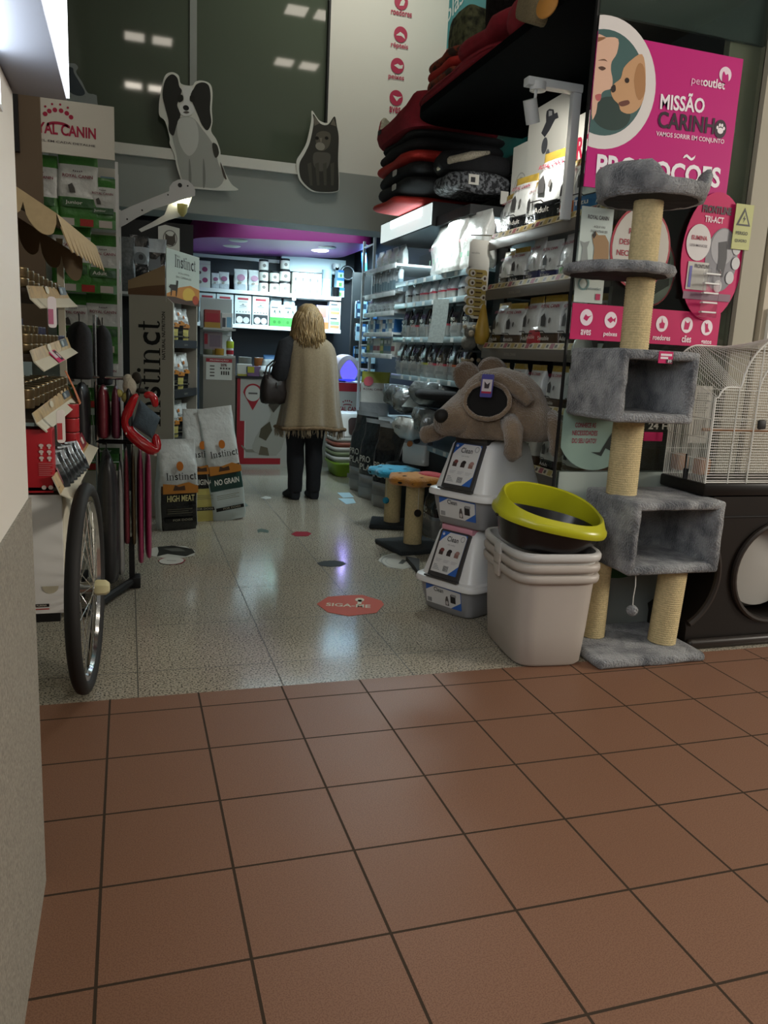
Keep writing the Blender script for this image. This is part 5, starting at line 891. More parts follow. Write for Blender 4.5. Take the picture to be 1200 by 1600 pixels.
def garment(name, x, y, z0, z1, w, d, m, l, rz=0.0, seed=0):
    rn = random.Random(seed); b = B(); n = 24; rings = []
    for k, (t, s) in enumerate(((0, 0.92), (0.02, 1.0), (0.3, 1.0), (0.6, 0.96), (0.82, 0.9), (0.93, 0.6), (1, 0.18))):
        z = z0 + (z1 - z0) * t; rings.append([(xx * (1 + 0.10 * math.sin(5 * yy / d + seed + 3 * t)), yy, z) for xx, yy in sq(w / 2 * s, d / 2 * (0.9 + 0.1 * s), 2.6, n)])
    b.loft(rings, m); b.tube([(0, 0, z1 - 0.01), (0, 0.0, z1 + 0.03), (0.0, 0.022, z1 + 0.045), (0.0, 0.03, z1 + 0.02)], 0.004, 'black', 6)
    o = b.obj(name, angle=120); smooth_mods(o); o.location = (x, y, 0); o.rotation_euler = (0, 0, rz); return tag(o, l, 'coat', 'coats on the rack')
mat('coat_pink', '#a83a63', 0.5, coat=0.4, bump=0.4, bscale=25); mat('coat_red', '#6d1f2c', 0.4, coat=0.4, bump=0.4, bscale=25); mat('coat_olive', '#57482f', 0.7, bump=0.3); mat('coat_grey', '#8d8b88', 0.6, bump=0.4, bscale=25); mat('coat_dark', '#1b1b1f', 0.5, coat=0.3, bump=0.3, bscale=20); mat('coat_wine', '#5a2237', 0.45, coat=0.4, bump=0.4, bscale=22)
garment('dog_coat', -0.115, 4.42, 0.10, 0.77, 0.11, 0.5, 'coat_dark', 'long black coat lowest on the rack beside the wheel', 0.05, 1); garment('dog_coat', -0.05, 4.5, 0.10, 0.70, 0.035, 0.34, 'coat_grey', 'grey and white coat on the lower rail between black and red', 0, 2)
garment('dog_coat', -0.018, 4.55, 0.26, 0.77, 0.032, 0.34, 'coat_red', 'dark red coat on the lower rail next to the olive one', 0, 3); garment('dog_coat', 0.018, 4.6, 0.24, 0.77, 0.026, 0.32, 'coat_olive', 'olive brown coat on the lower rail', 0, 4)
garment('dog_coat', 0.055, 4.62, 0.13, 0.77, 0.038, 0.34, 'coat_pink', 'left bright pink coat in clear wrapping', 0, 5); garment('dog_coat', 0.098, 4.64, 0.15, 0.77, 0.036, 0.32, 'coat_pink', 'right bright pink coat in clear wrapping', 0, 6)
garment('dog_coat', -0.13, 4.56, 0.83, 1.11, 0.07, 0.3, 'coat_red', 'shiny dark red coat on the upper rail by the chrome pole', 0, 7); garment('dog_coat', -0.065, 4.56, 0.83, 1.11, 0.05, 0.3, 'coat_wine', 'plum coloured coat on the upper rail', 0, 8); garment('dog_coat', 0.0, 4.56, 0.83, 1.11, 0.06, 0.3, 'coat_dark', 'dark wrapped coat on the upper rail under the plush toy', 0, 9); garment('dog_coat', -0.235, 4.5, 0.80, 1.12, 0.09, 0.3, 'coat_dark', 'black wrapped coat on the upper rail left of the pole', 0, 10)
garment('pet_carrier_bag', -0.235, 4.45, 1.14, 1.43, 0.13, 0.3, 'coat_black', 'soft black carrier bag hanging at the top of the rack', 0.1, 11); garment('pet_carrier_bag', -0.13, 4.66, 1.10, 1.42, 0.10, 0.2, 'coat_black', 'rounded black bag right of the chrome pole', 0, 12)
# red shiny padded bed with slate cushion
mat('vinyl_red', '#b5101c', 0.18, coat=0.6); mat('slate_cloth', '#4f606c', 0.85, var=0.08, scale=60, bump=0.3)
rb = thing('dog_bed', 'glossy red padded dog bed with slate cushion hanging on the rack', 'dog bed', (0, 0, 0)); YR = 4.42
f = Fr(aY(222, 655, YR), (1, -0.12, 0), (0, 0, 1)); o0 = f.o; loc = lambda L: [((p.x - o0.x), (p.z - o0.z)) for p in (aY(100 + x * .13333, 560 + y * .13333, YR) for x, y in L)]
path = loc([(870, 440), (840, 430), (800, 520), (750, 620), (725, 700), (730, 800), (780, 890), (870, 960), (970, 1030), (1060, 1085), (1090, 1060), (1080, 960), (1065, 880)]); b = B(); b.tube([f.at(x, y, 0.012 * math.sin(i)) for i, (x, y) in enumerate(path)], [0.014, 0.019, 0.023, 0.027, 0.029, 0.031, 0.033, 0.034, 0.035, 0.033, 0.03, 0.024, 0.018], 'vinyl_red', 14); path = loc([(930, 450), (990, 415), (1040, 440), (1065, 500), (1070, 580)]); b.tube([f.at(x, y, -0.01) for x, y in path], [0.016, 0.022, 0.024, 0.021, 0.016], 'vinyl_red', 14); o = b.obj('rim', rb); smooth_mods(o)
b = B(); c_ = loc([(885, 480), (1130, 690), (1040, 945), (800, 790)]); cc = (sum(p[0] for p in c_) / 4, sum(p[1] for p in c_) / 4); rings = []
for k, (s, dz) in enumerate(((0.2, 0.028), (0.6, 0.024), (0.88, 0.014), (1.0, 0.0), (0.88, -0.014), (0.5, -0.02))):
    rings.append([f.at(cc[0] + (x - cc[0]) * s, cc[1] + (y - cc[1]) * s, dz) for i in range(4) for x, y in [(c_[i][0] + (c_[(i + 1) % 4][0] - c_[i][0]) * t, c_[i][1] + (c_[(i + 1) % 4][1] - c_[i][1]) * t) for t in (0, .25, .5, .75)]])
b.loft(rings, 'slate_cloth'); b.obj('cushion', rb, 'slate grey cushion'); b = B(); b.tube([f.at(*p, -0.02) for p in loc([(870, 440), (880, 330), (905, 250)])], 0.004, 'black', 6); b.obj('hanging_strap', rb)
b = B(); pts = loc([(745, 880), (830, 1010), (940, 1090), (1080, 1125)])
for x, y in pts: b.box(tuple(f.at(x - 0.008, y - 0.004, 0.015)), tuple(f.at(x + 0.006, y + 0.006, 0.022)), '#d5d0c8')
b.obj('white_stitch', rb)
ty = thing('plush_toy', 'yellow and white plush duck toy with violet foot hanging above the coats', 'toy', (0, 0, 0)); mat('plush_yellow', '#a39d5a', 0.9, bump=0.5, bscale=80); mat('plush_white', '#b9b4a3', 0.9, bump=0.5, bscale=80); mat('plush_dark', '#2b2820', 0.9); mat('plush_violet', '#3d3a6b', 0.8)
def blob(name, par, px, Y, rx, rz_, m, ry=None):
    p = aY(100 + px[0] * .13333, 560 + px[1] * .13333, Y); b = B(); b.lathe([(math.sin(PI * i / 10), -rz_ * math.cos(PI * i / 10)) for i in range(11)], m, tuple(p), 18, rx, ry or rx); return b.obj(name, par)
blob('body', ty, (770, 330), 4.46, 0.036, 0.05, 'plush_white'); blob('belly', ty, (740, 460), 4.45, 0.03, 0.03, 'plush_yellow'); blob('foot', ty, (610, 480), 4.45, 0.022, 0.022, 'plush_violet'); blob('foot', ty, (640, 410), 4.45, 0.024, 0.022, 'plush_yellow'); blob('head', ty, (750, 250), 4.47, 0.026, 0.03, 'plush_white'); blob('wing', ty, (850, 230), 4.47, 0.026, 0.032, 'plush_dark'); blob('wing', ty, (905, 380), 4.47, 0.03, 0.016, 'plush_dark')
# ------------------------------------------------------------------ wheat coloured food display with shelves of bags
mat('kraft_grey', '#a8a294', 0.6); mat('sunset', '#b8772a', 0.5); mat('sunset_dark', '#4a2f1c', 0.5); mat('mint_card', '#b9c0b4', 0.5)
def serif(b, fr, s, x, xh, m, c=0.001):
    """serif lettering drawn glyph by glyph, returns the end position"""
    st, th = 0.17 * xh, 0.06 * xh
    def R(x0, y0, x1, y1): b.rect(fr, x + x0 * xh, y0 * xh, x + x1 * xh, y1 * xh, m, c)
    for ch in s:
        if ch == 'I': R(.12, 0, .32, 1.45); R(0, 0, .44, .07); R(0, 1.38, .44, 1.45); w = .56
        elif ch == 'i': R(.12, 0, .30, 1.0); R(0, 0, .42, .06); R(0.02, .93, .3, 1.0); b.disc(fr, x + .2 * xh, 1.3 * xh, .12 * xh, .12 * xh, m, c, 16); w = .54
        elif ch == 'n':
            R(.12, 0, .30, 1.0); R(0, 0, .42, .06); R(.02, .93, .3, 1.0); R(.70, 0, .88, .62); R(.58, 0, 1.0, .06)
            o = ell(x + .56 * xh, .62 * xh, .32 * xh, .38 * xh, 14, 0, PI); i_ = ell(x + .50 * xh, .62 * xh, .20 * xh, .30 * xh, 14, PI, 0); b.poly(fr, o + i_, m, c); w = 1.1
        elif ch == 't':
            R(.14, .12, .32, 1.3); R(0, .92, .52, 1.0); o = ell(x + .36 * xh, .2 * xh, .22 * xh, .2 * xh, 12, PI, 1.9 * PI); i_ = ell(x + .38 * xh, .22 * xh, .08 * xh, .14 * xh, 12, 1.9 * PI, PI); b.poly(fr, o + i_, m, c); w = .62
        else:
            vs, fs = text_geo(ch, 0.015); lo = min(v[0] for v in vs); y0 = min(v[1] for v in vs); hh_ = max(v[1] for v in vs) - y0; k = xh * 1.04 / hh_
            b.add([fr.at(x + .06 * xh + (v[0] - lo) * k * .92, (v[1] - y0) * k - .02 * xh, c) for v in vs], fs, m); w = (max(v[0] for v in vs) - lo) * k * .92 / xh + .16
        x += w * xh
    return x
wd = thing('food_display', 'tall grey card display with vertical instinct lettering and shelves of bags', 'display', (0.325, 6.30, 0.0), math.radians(-21))
b = B(); b.box((-0.335, 0.0, 0.0), (0.0, 0.02, 1.63), 'kraft_grey'); b.add([(0, 0, 1.63), (-0.335, 0, 1.63), (-0.335, 0.02, 1.63), (0, 0.02, 1.63), (-0.06, 0.0, 1.68), (-0.335, 0, 1.68), (-0.335, .02, 1.68), (-.06, .02, 1.68)], [(0, 1, 5, 4), (3, 7, 6, 2), (4, 5, 6, 7), (0, 4, 7, 3)], 'kraft_grey')
f0 = Fr((-0.10, -0.001, 0.66), (0, 0, 1), (-1, 0, 0)); serif(b, f0, 'Instinct', 0.05, 0.127, '#15130f', 0.0008)
f1 = Fr((-0.072, -0.001, 1.36), (0, 0, 1), (-1, 0, 0)); b.textw('NATURAL NUTRITION', f1, 0.03, 0, 0.35, '#25221c', 0.026, 0.001, 0.02); b.obj('side_panel', wd)
b = B(); b.box((-0.335, 0.60, 0.0), (0.0, 0.62, 1.66), 'kraft_grey'); b.obj('far_panel', wd); b = B(); b.box((-0.335, 0.02, 0.0), (-0.32, 0.60, 1.66), 'black'); b.obj('back_panel', wd)
for z in (0.10, 0.60, 0.98, 1.36):
    b = B(); b.box((-0.32, 0.02, z - 0.02), (0.0, 0.60, z), 'black'); b.box((-0.003, 0.02, z - 0.055), (0.004, 0.60, z + 0.006), 'black'); b.textw('instinct', right(0.0045, 0.3, z - 0.028), 0, 0, 0.09, '#8a8678', 0.018, 0.001); b.obj('shelf', wd)
b = B(); b.box((-0.34, 0.01, 1.68), (-0.062, 0.56, 1.72), 'sunset_dark'); b.add([(-0.34, 0.0, 1.68), (-0.062, 0.0, 1.68), (-0.062, 0.0, 1.90), (-0.34, 0.0, 1.78), (-0.34, .008, 1.68), (-0.062, .008, 1.68), (-0.062, .008, 1.90), (-0.34, .008, 1.78)], [(0, 1, 2, 3), (7, 6, 5, 4), (3, 2, 6, 7), (0, 3, 7, 4)], mat('header_tan', '#a08663', 0.5)); b.poly(front(0, -0.001, 0), [(-0.34, 1.68), (-0.062, 1.68), (-0.062, 1.76), (-0.2, 1.745), (-0.34, 1.72)], mat('header_brown', '#6b4b30', 0.5), 0.001)
fr = Fr((-0.055, 0.0, 1.64), (0.12, 1, 0), (0, 0, 1)); b.prism(fr, [(0.0, 0.0), (0.60, 0.0), (0.60, 0.385), (0.0, 0.385)], 'mint_card', 0.006); fr = Fr(fr.at(0, 0, 0.0065), (0.12, 1, 0), (0, 0, 1))
b.poly(fr, [(0, 0), (.6, 0), (.6, .13), (.42, .15), (.22, .12), (0, .06)], 'sunset', 0.0006); b.disc(fr, 0.40, 0.07, 0.12, 0.06, mat('sun_gold', '#c9a13a', .5), 0.0012); b.poly(fr, [(0, 0), (.6, 0), (.6, .05), (.35, .03), (.15, .045), (0, .04)], 'sunset_dark', 0.0016); b.disc(fr, .52, .045, .06, .035, '#a2452a', 0.002)
b.poly(fr, [(.06, .13), (.16, .135), (.17, .17), (.20, .165), (.19, .12), (.17, .05), (.155, .05), (.155, .09), (.09, .09), (.08, .05), (.065, .05), (.07, .1), (.03, .11)], '#3a2f24', 0.0022); xe = serif(b, Fr(fr.at(.14, .265), fr.u, fr.v), 'Instinct', 0, .062, '#2f2c27'); b.textw('TRUE', fr, .2, .345, .06, '#5a564e', .014, .001); b.textw('NATURAL NUTRITION', fr, .3, .225, .2, '#5a564e', .012, .001); b.textw('SIN CEREALES', fr, .3, .195, .28, '#5a564e', .014, .001)
b.obj('header', wd)
def inst(name, low, lowtext):
    def d(b, F, w, h):
        f = F(0.62); b.disc(f, 0, w * .22, w * .09, w * .12, '#b86a24', 0.001, 16); serif(b, Fr(f.at(-w * .36, -w * .12), f.u, f.v), 'Instinct', 0, w * .125, '#24211d'); f = F(0.47); b.poly(f, [(-w * .45, -w * .12), (w * .45, -w * .12), (w * .45, w * .05), (w * .2, w * .16), (-w * .1, w * .10), (-w * .45, w * .14)], 'sunset', 0.001); b.poly(f, [(-w * .2, -w * .04), (-w * .15, w * .1), (-w * .05, w * .05), (w * .1, w * .08), (w * .12, -w * .04)], 'sunset_dark', 0.002)
        if lowtext: f = F(0.36); b.textw(lowtext, f, 0, 0, w * .7, '#cfc48a' if low == 'foil_black' else '#e0dfd6', w * .16, 0.001, 0.02)
        f = F(0.12); b.rect(f, -w * .4, -w * .05, w * .4, w * .05, '#171614', 0.001); b.textw('FOR DOGS', f, w * .05, 0, w * .5, '#b8b29a', w * .05, 0.002)
        f = F(0.24)
        for k in range(3): b.rect(f, -w * .34, -k * w * .05, w * (.3 - .1 * (k % 2)), -k * w * .05 + w * .014, '#7d785e' if low != 'foil_black' else '#6b6656', 0.001)
    return d
mat('inst_yellow', '#c3b768', 0.35); mat('inst_green', '#24423c', 0.35); mat('inst_pale', '#b3bdba', 0.35)
sm1 = bag('instinct_small', 0.15, 0.08, 0.30, [(0.35, 'inst_yellow'), (0.5, 'sunset_dark'), (1.0, 'foil_white')], inst('s', 'x', None), 11, side='foil_grey'); sm2 = bag('instinct_small', 0.15, 0.08, 0.34, [(0.4, 'foil_black'), (0.5, 'sunset_dark'), (1.0, 'foil_white')], inst('s', 'foil_black', None), 12, side='foil_grey')
R13 = Matrix.Rotation(math.radians(-21), 4, 'Z')
for zi, (z, nm) in enumerate(((1.36, 'top'), (0.98, 'second'), (0.60, 'third'))):
    for k in range(4):
        if zi == 2 and k == 0: continue
        p = V((0.325, 6.30, 0)) + R13 @ V((-0.11, 0.12 + k * 0.135, z)); put(sm1 if (k + zi) % 2 else sm2, 'display_bag', '%s small food bag from the near side on the %s shelf of the card display' % (ORD[k], nm), 'bag', p, math.radians(38), 'small bags in the card display', 0.85)
bA = bag('instinct_a', 0.29, 0.15, 0.66, [(0.42, 'foil_black'), (0.50, 'sunset_dark'), (1.0, 'foil_white')], inst('a', 'foil_black', 'HIGH MEAT'), 13, side='foil_white'); bB = bag('instinct_b', 0.27, 0.14, 0.86, [(0.30, 'inst_yellow'), (0.43, 'foil_black'), (0.5, 'sunset_dark'), (1.0, 'foil_white')], inst('b', 'x', 'ORIGINAL'), 14, side='foil_white'); bC = bag('instinct_c', 0.28, 0.16, 0.88, [(0.28, 'inst_pale'), (0.42, 'inst_green'), (0.5, 'sunset_dark'), (1.0, 'foil_white')], inst('c', 'x', 'NO GRAIN'), 15, side='inst_pale')
put(bA, 'dog_food_sack', 'short white sack with dark HIGH MEAT panel standing beside the pink coats', 'sack', (0.325, 5.93, 0.001), math.radians(16), 'standing dog food sacks'); put(bB, 'dog_food_sack', 'tall sack with yellow ORIGINAL panel between two other standing sacks', 'sack', (0.51, 6.20, 0.001), math.radians(14), 'standing dog food sacks'); put(bC, 'dog_food_sack', 'tall leaning sack with green NO GRAIN band nearest the counter', 'sack', (0.735, 6.24, 0.004), 0, 'standing dog food sacks', rot=(math.radians(1), math.radians(-8), math.radians(12)))
# ------------------------------------------------------------------ counter, gondola end and their goods
mat('counter_white', '#b9b7b0', 0.4); mat('counter_red', '#a3202c', 0.4); mat('gondola_grey', '#8d867b', 0.5)
gd = thing('gondola_end', 'grey gondola end with a price poster left of the counter', 'shelf unit', (0, 0, 0))
b = B(); b.box((0.78, 9.0, 0.0), (1.13, 9.5, 1.21), 'gondola_grey'); b.obj('panel', gd)
for z in (1.21, 1.50): b = B(); b.box((0.78, 9.02, z), (1.13, 9.4, z + 0.02), 'counter_white'); b.obj('shelf', gd)
b = B(); b.box((0.78, 9.4, 1.21), (1.13, 9.42, 1.85), 'counter_white'); b.obj('back_panel', gd)
b = B(); b.box((0.81, 8.994, 0.965), (1.09, 8.998, 1.195), 'card_white'); fr = front(0, 8.993, 0); b.rect(fr, .81, 1.155, 1.09, 1.195, 'counter_red', .001); b.textw('PROMOÇÃO', fr, .95, 1.175, .2, '#d8cbc4', .022, .002, .02); b.textw('20%', fr, 1.0, 1.125, .07, '#5a2226', .03, .001, .04)
for k in range(4): b.rect(fr, .97 + k * .025, 1.02, .985 + k * .025, 1.06, '#3a3530', .001); b.rect(fr, .96 + k * .03, 1.08, .98 + k * .03, 1.1, '#55504a', .001); b.rect(fr, .85, 1.0 + k * .035, .90, 1.015 + k * .035, '#6b655e', .001)
tag(b.obj('price_poster'), 'white price poster with red heading on the gondola end', 'poster')
ct_ = thing('counter', 'white sales counter with red trim, map pin logo and dog picture', 'counter', (0, 0, 0))
b = B(); b.box((1.15, 9.0, 0.0), (2.22, 9.6, 0.99), 'counter_white'); b.obj('body', ct_); b = B(); b.box((1.13, 8.98, 0.99), (2.22, 9.62, 1.015), mat('counter_top', '#26262a', 0.3)); b.obj('worktop', ct_)
b = B(); fr = front(0, 8.999, 0); b.rect(fr, 1.15, 0.0, 1.185, .99, 'counter_red'); b.rect(fr, 1.185, 0.03, 1.235, .52, 'counter_red'); b.rect(fr, 1.235, 0.03, 1.65, .10, 'counter_red'); b.rect(fr, 1.235, .10, 1.245, .52, '#d8d3cc', .002)
cx, cz = 1.325, .83; b.poly(fr, [(cx - .105, cz), (cx, cz - .19), (cx + .105, cz)] + ell(cx, cz, .107, .107, 16, 0, PI), 'counter_red', .002); b.disc(fr, cx, cz, .085, .088, '#c9c7bf', .003); b.rect(fr, cx - .05, cz - .01, cx + .05, cz + .008, '#5f5a58', .004)
dog = [(1.33, .18), (1.42, .14), (1.60, .13), (1.66, .2), (1.70, .34), (1.73, .27), (1.76, .3), (1.74, .5), (1.72, .62), (1.68, .74), (1.62, .80), (1.52, .78), (1.50, .70), (1.54, .62), (1.50, .52), (1.42, .44), (1.36, .34), (1.33, .24)]
b.poly(fr, dog, '#a9a69c', .004); b.poly(fr, [(1.52, .78), (1.62, .80), (1.64, .72), (1.56, .62), (1.50, .70)], '#4f473d', .006); b.poly(fr, [(1.42, .44), (1.52, .52), (1.55, .42), (1.48, .3), (1.40, .34)], '#57503f', .006); b.poly(fr, [(1.40, .14), (1.52, .13), (1.50, .22), (1.42, .24)], '#6a6150', .006); b.poly(fr, [(1.33, .2), (1.26, .2), (1.21, .25), (1.20, .24), (1.26, .17), (1.36, .17)], '#8d897d', .005); b.obj('front_graphic', ct_)
rcn = thing('brand_counter', 'white counter section with red top band and red crown lettering', 'counter', (0, 0, 0))
b = B(); b.box((2.225, 9.0, 0.0), (2.75, 9.6, 0.985), 'counter_white'); b.obj('body', rcn); b = B(); fr = front(0, 8.998, 0); b.rect(fr, 2.225, .885, 2.75, .985, 'counter_red'); b.textw('ROYAL CANIN', fr, 2.42, .68, .36, '#8a2334', .055, .002, .03)
for k in range(5): b.disc(fr, 2.37 + k * .025, .765 + (.012 if k in (1, 2, 3) else 0), .009, .009, '#8a2334', .002, 10)
b.poly(fr, ell(2.42, .728, .052, .014, 12, 0.2, PI - .2) + ell(2.42, .718, .052, .012, 12, PI - .2, .2), '#8a2334', .002); b.obj('front_graphic', rcn)
def goods(name, label, cat, me, x, y, z, rz=0, group=None, sc=None, rot=None): return put(me, name, label, cat, (x, y, z), rz, group, sc, rot)
def carton(w, d, h, m, strips=(), word=None, wc='#6a2a34'):
    def deco(b, fr, w, h):
        for y0, y1, x0, x1, c in strips: b.rect(fr, w * (x0 - .5), h * y0, w * (x1 - .5), h * y1, c, .001)
        if word: b.textw(word[0], fr, 0, h * word[1], w * word[2], wc, h * word[3], .002, .02)
    return box_mesh('carton', w, d, h, m, deco)
GG = 'goods on the gondola end'
goods('snack_box', 'red and orange snack box on the upper gondola shelf', 'box', carton(.17, .12, .19, mat('box_red', '#a83c36', .4), ((.0, .3, 0, 1, '#b58a3a'), (.35, .8, .1, .9, '#b2323c'))), .88, 9.1, 1.521, 0, GG); goods('snack_box', 'white box with animal pictures on the gondola end', 'box', carton(.15, .1, .11, 'card_white', ((.1, .7, .05, .3, '#4a4a4d'), (.1, .75, .45, .65, '#6d625a'), (.1, .7, .75, .95, '#7aa6bb'))), .87, 9.08, 1.395, 0, GG) if False else None
goods('snack_box', 'pink picture box standing on the lower gondola shelf', 'box', carton(.2, .1, .25, mat('box_mauve', '#8f7d80', .4), ((.35, .85, .3, .9, '#7c6a75'), (.45, .9, .02, .2, '#9d2a36'), (0, .2, 0, 1, '#b09a5a'))), .90, 9.2, 1.231, 0, GG); goods('snack_box', 'white box with animal silhouettes behind the pump bottle', 'box', carton(.12, .1, .17, 'card_white', ((.1, .7, .05, .35, '#4a4a4d'), (.1, .75, .45, .9, '#7aa6bb'))), 1.06, 9.28, 1.521, 0, GG)
goods('yellow_tin', 'orange and yellow snack tub low on the gondola shelf', 'tub', tin_mesh('snack_tub', .05, .07, mat('tub_orange', '#b88b2c', .4), 'gold_lid'), .96, 9.07, 1.231, 0, GG); goods('yellow_tin', 'small dark snack tub left on the gondola shelf', 'tub', tin_mesh('snack_tub', .045, .06, '#6b6a55', 'foil_silver'), .84, 9.06, 1.231, 0, GG)
b = B(); b.lathe([(.03, 0), (.034, .01), (.034, .12), (.022, .15), (.012, .155), (.012, .18)], 'white_plastic', n=16); b.box((-.03, -.01, .18), (.012, .01, .195), 'white_plastic', bev=.003); b.lathe([(.0345, .07), (.0355, .075), (.0355, .13), (.034, .135)], mat('lime_label', '#b7c22e', .4), n=16, caps=(False, False)); b.lathe([(.0345, .012), (.0355, .015), (.0355, .05)], 'counter_red', n=16, caps=(False, False)); put(b.mesh('pump'), 'pump_bottle', 'white pump bottle with lime label at the gondola corner', 'bottle', (1.075, 9.08, 1.231), 0, GG, 1.15)
GC = 'goods on the counter'
goods('remedy_tub', 'grey lidded tub on the counter next to the pump bottle', 'tub', tin_mesh('tub', .055, .15, '#77756e', 'white_plastic'), 1.28, 9.35, 1.016, 0, GC, 1.35); goods('remedy_tub', 'orange and white tub in the middle of the counter', 'tub', tin_mesh('tub', .055, .15, mat('tub_or', '#b06a34', .4), 'white_plastic'), 1.47, 9.42, 1.016, 0, GC, 1.35)
goods('leaflet_box', 'white and blue leaflet box at the counter edge', 'box', carton(.16, .08, .13, 'card_white', ((.3, .8, .6, .8, '#5a84a5'), (0, .15, 0, 1, '#b5aa4c'))), 1.24, 9.1, 1.016, 0, GC); goods('leaflet_box', 'violet box with yellow flash on the counter', 'box', carton(.15, .06, .11, mat('box_violet', '#7d5f86', .4), ((.35, .95, 0, .5, '#b8b03a'),)), 1.34, 9.06, 1.016, 0, GC)
goods('parcel', 'white crumpled parcel with black marks on the counter', 'parcel', bag('parcel', .22, .16, .12, [(1., 'foil_white')], lambda b, F, w, h: [b.rect(F(.3), -.08 + k * .04, 0, -.06 + k * .04, .02, '#1e1e20', .001) for k in range(4)], 21), 1.50, 9.08, 1.016, .1, GC); goods('parcel', 'white and blue packet held open at the shopper\'s hand', 'packet', bag('parcel', .26, .10, .24, [(.25, 'foil_grey'), (.8, 'foil_white'), (1., mat('pack_blue', '#3f6c9c', .4))], None, 22), 1.60, 9.3, 1.016, .2, GC)
goods('cream_tube', 'pale blue and white tube standing behind the shopper\'s arm', 'tube', bag('tube', .11, .06, .22, [(.4, mat('tube_blue', '#5d9cb4', .4)), (1., 'white_plastic')], None, 23), 1.80, 9.4, 1.016, 0, GC)
b = B(); n = 40; c_ = [(0.165 * math.cos(t) * (1 if math.cos(t) > 0 else 1), .165 * math.sin(t)) for t in (2 * PI * i / n for i in range(n))]
cu = thing('cat_cave', 'pale lilac egg shaped pet cave glowing violet on the brand counter', 'pet cave', (2.43, 9.22, 0.986), math.radians(12)); eg = lambda s, y: [(x * s, y, .155 + z * s) for x, z in ((.155 * math.cos(2 * PI * i / n), .155 * math.sin(2 * PI * i / n) * (1.05 if math.sin(2 * PI * i / n) > 0 else 1.0)) for i in range(n))]
mat('lilac_plastic', '#b9aab4', .35); dr = [(.112 * math.cos(t) * (1 - .42 * max(0, math.sin(t))), .13 + .125 * math.sin(t)) for t in (2 * PI * i / n for i in range(n))]; b.loft([[(x * 1.0, -.10, .13 + (z - .13) * 1.0) for x, z in dr], [(x * 1.06, -.118, .13 + (z - .13) * 1.05) for x, z in dr], eg(.93, -.10), eg(1, -.03), eg(1, .06), eg(.85, .16), eg(.4, .2)], 'lilac_plastic', (False, True)); b.obj('shell', cu)
b = B(); dr = [(.112 * math.cos(t) * (1 - .42 * max(0, math.sin(t))), .13 + .125 * math.sin(t)) for t in (2 * PI * i / n for i in range(n))]; b.loft([[(x, -.116, z) for x, z in dr], [(x * .9, -.05, .13 + (z - .13) * .9) for x, z in dr], [(x * .5, .1, .13 + (z - .13) * .5) for x, z in dr]], mat('cave_glow', '#7f7ce6', .4, emit=0.4), (False, True)); b.obj('lit_hollow', cu, 'violet lit hollow'); b = B(); b.box((-.09, -.12, .015), (.09, -.02, .035), mat('cave_blue', '#2a35c8', .4, emit=0.8), bev=.01); b.obj('blue_light', cu)
spot('cave_light', (2.43, 9.0, 1.2), (2.2, 7.0, 0), 1.5, (.45, .4, 1), 1.2)
# ------------------------------------------------------------------ magenta canopy and back wall shelves
mat('canopy_magenta', '#8f2468', .45); mat('canopy_violet', '#8f4aa0', .45)
cp = thing('canopy', 'long magenta rounded canopy with downlights over the counter', 'canopy', (0, 0, 0))
b = B(); pl = rrect(.69, 9.0, 2.70, 10.75, .30, 8); b.loft([[(x, y, 2.45 + .045 * (x - .66)) for x, y in pl], [(x, y, 2.66 + .035 * (x - .66)) for x, y in pl]], 'canopy_magenta', (False, True)); b.add([(x, y, 2.45 + .045 * (x - .66)) for x, y in pl], [tuple(range(len(pl)))[::-1]], 'canopy_violet'); b.obj('body', cp, angle=50)
for px, py, lit in ((372, 371, 0), (362, 380, 0), (511, 385, 0), (500, 390, 1)):
    p = aZ(px, py, 2.45 + .045 * (1.15 if px < 400 else 1.75)); zc = 2.45 + .045 * (p.x - .66); b = B(); b.lathe([(0.0, zc - .012), (.085, zc - .012), (.105, zc - .004), (.105, zc + .002)], 'tube_glow' if lit else 'metal_white', (p.x, p.y, 0), 22, caps=(True, False)); b.obj('downlight', cp, 'lit downlight' if lit else None)
    if lit: spot('canopy_downlight', (p.x, p.y, zc - .03), (p.x - .1, p.y + .25, 0), 85, (.72, .93, 1), 2.4)
sb = thing('back_shelf', 'white wall shelf along the navy back wall, upper one', 'shelf', (0, 0, 0)); b = B(); b.box((.80, 10.45, 1.985), (2.67, 10.8, 2.03), 'metal_white'); b.obj('board', sb); b = B(); b.box((2.02, 10.445, 1.95), (2.07, 10.45, 1.985), 'card_white'); b.obj('price_rail_tag', sb)
sb = thing('back_shelf', 'white wall shelf along the navy back wall, lower one', 'shelf', (0, 0, 0)); b = B(); b.box((.78, 10.45, 1.565), (2.68, 10.8, 1.61), 'metal_white'); b.obj('board', sb)
b = B(); b.box((.7, 10.74, 2.42), (1.9, 10.79, 2.46), 'metal_white'); tag(b.obj('wall_rail'), 'slim pale rail on the navy wall under the canopy', 'rail'); b = B(); b.box((1.92, 10.70, 2.33), (2.78, 10.79, 2.52), mat('glow_board', '#dfeef0', .5)); tag(b.obj('valance_board'), 'bright white board under the canopy beside the downlight', 'board')
b = B(); b.lathe([(0, -.04), (.045, -.02), (.055, .03), (.05, .05)], 'metal_white', (2.63, 10.6, 2.41), 18); b.lathe([(0, -.0), (.024, 0)], 'black', (2.63, 10.553, 2.40), 14, rot=Matrix.Rotation(PI / 2, 3, 'X')); tag(b.obj('security_camera'), 'small white dome security camera under the canopy', 'camera')
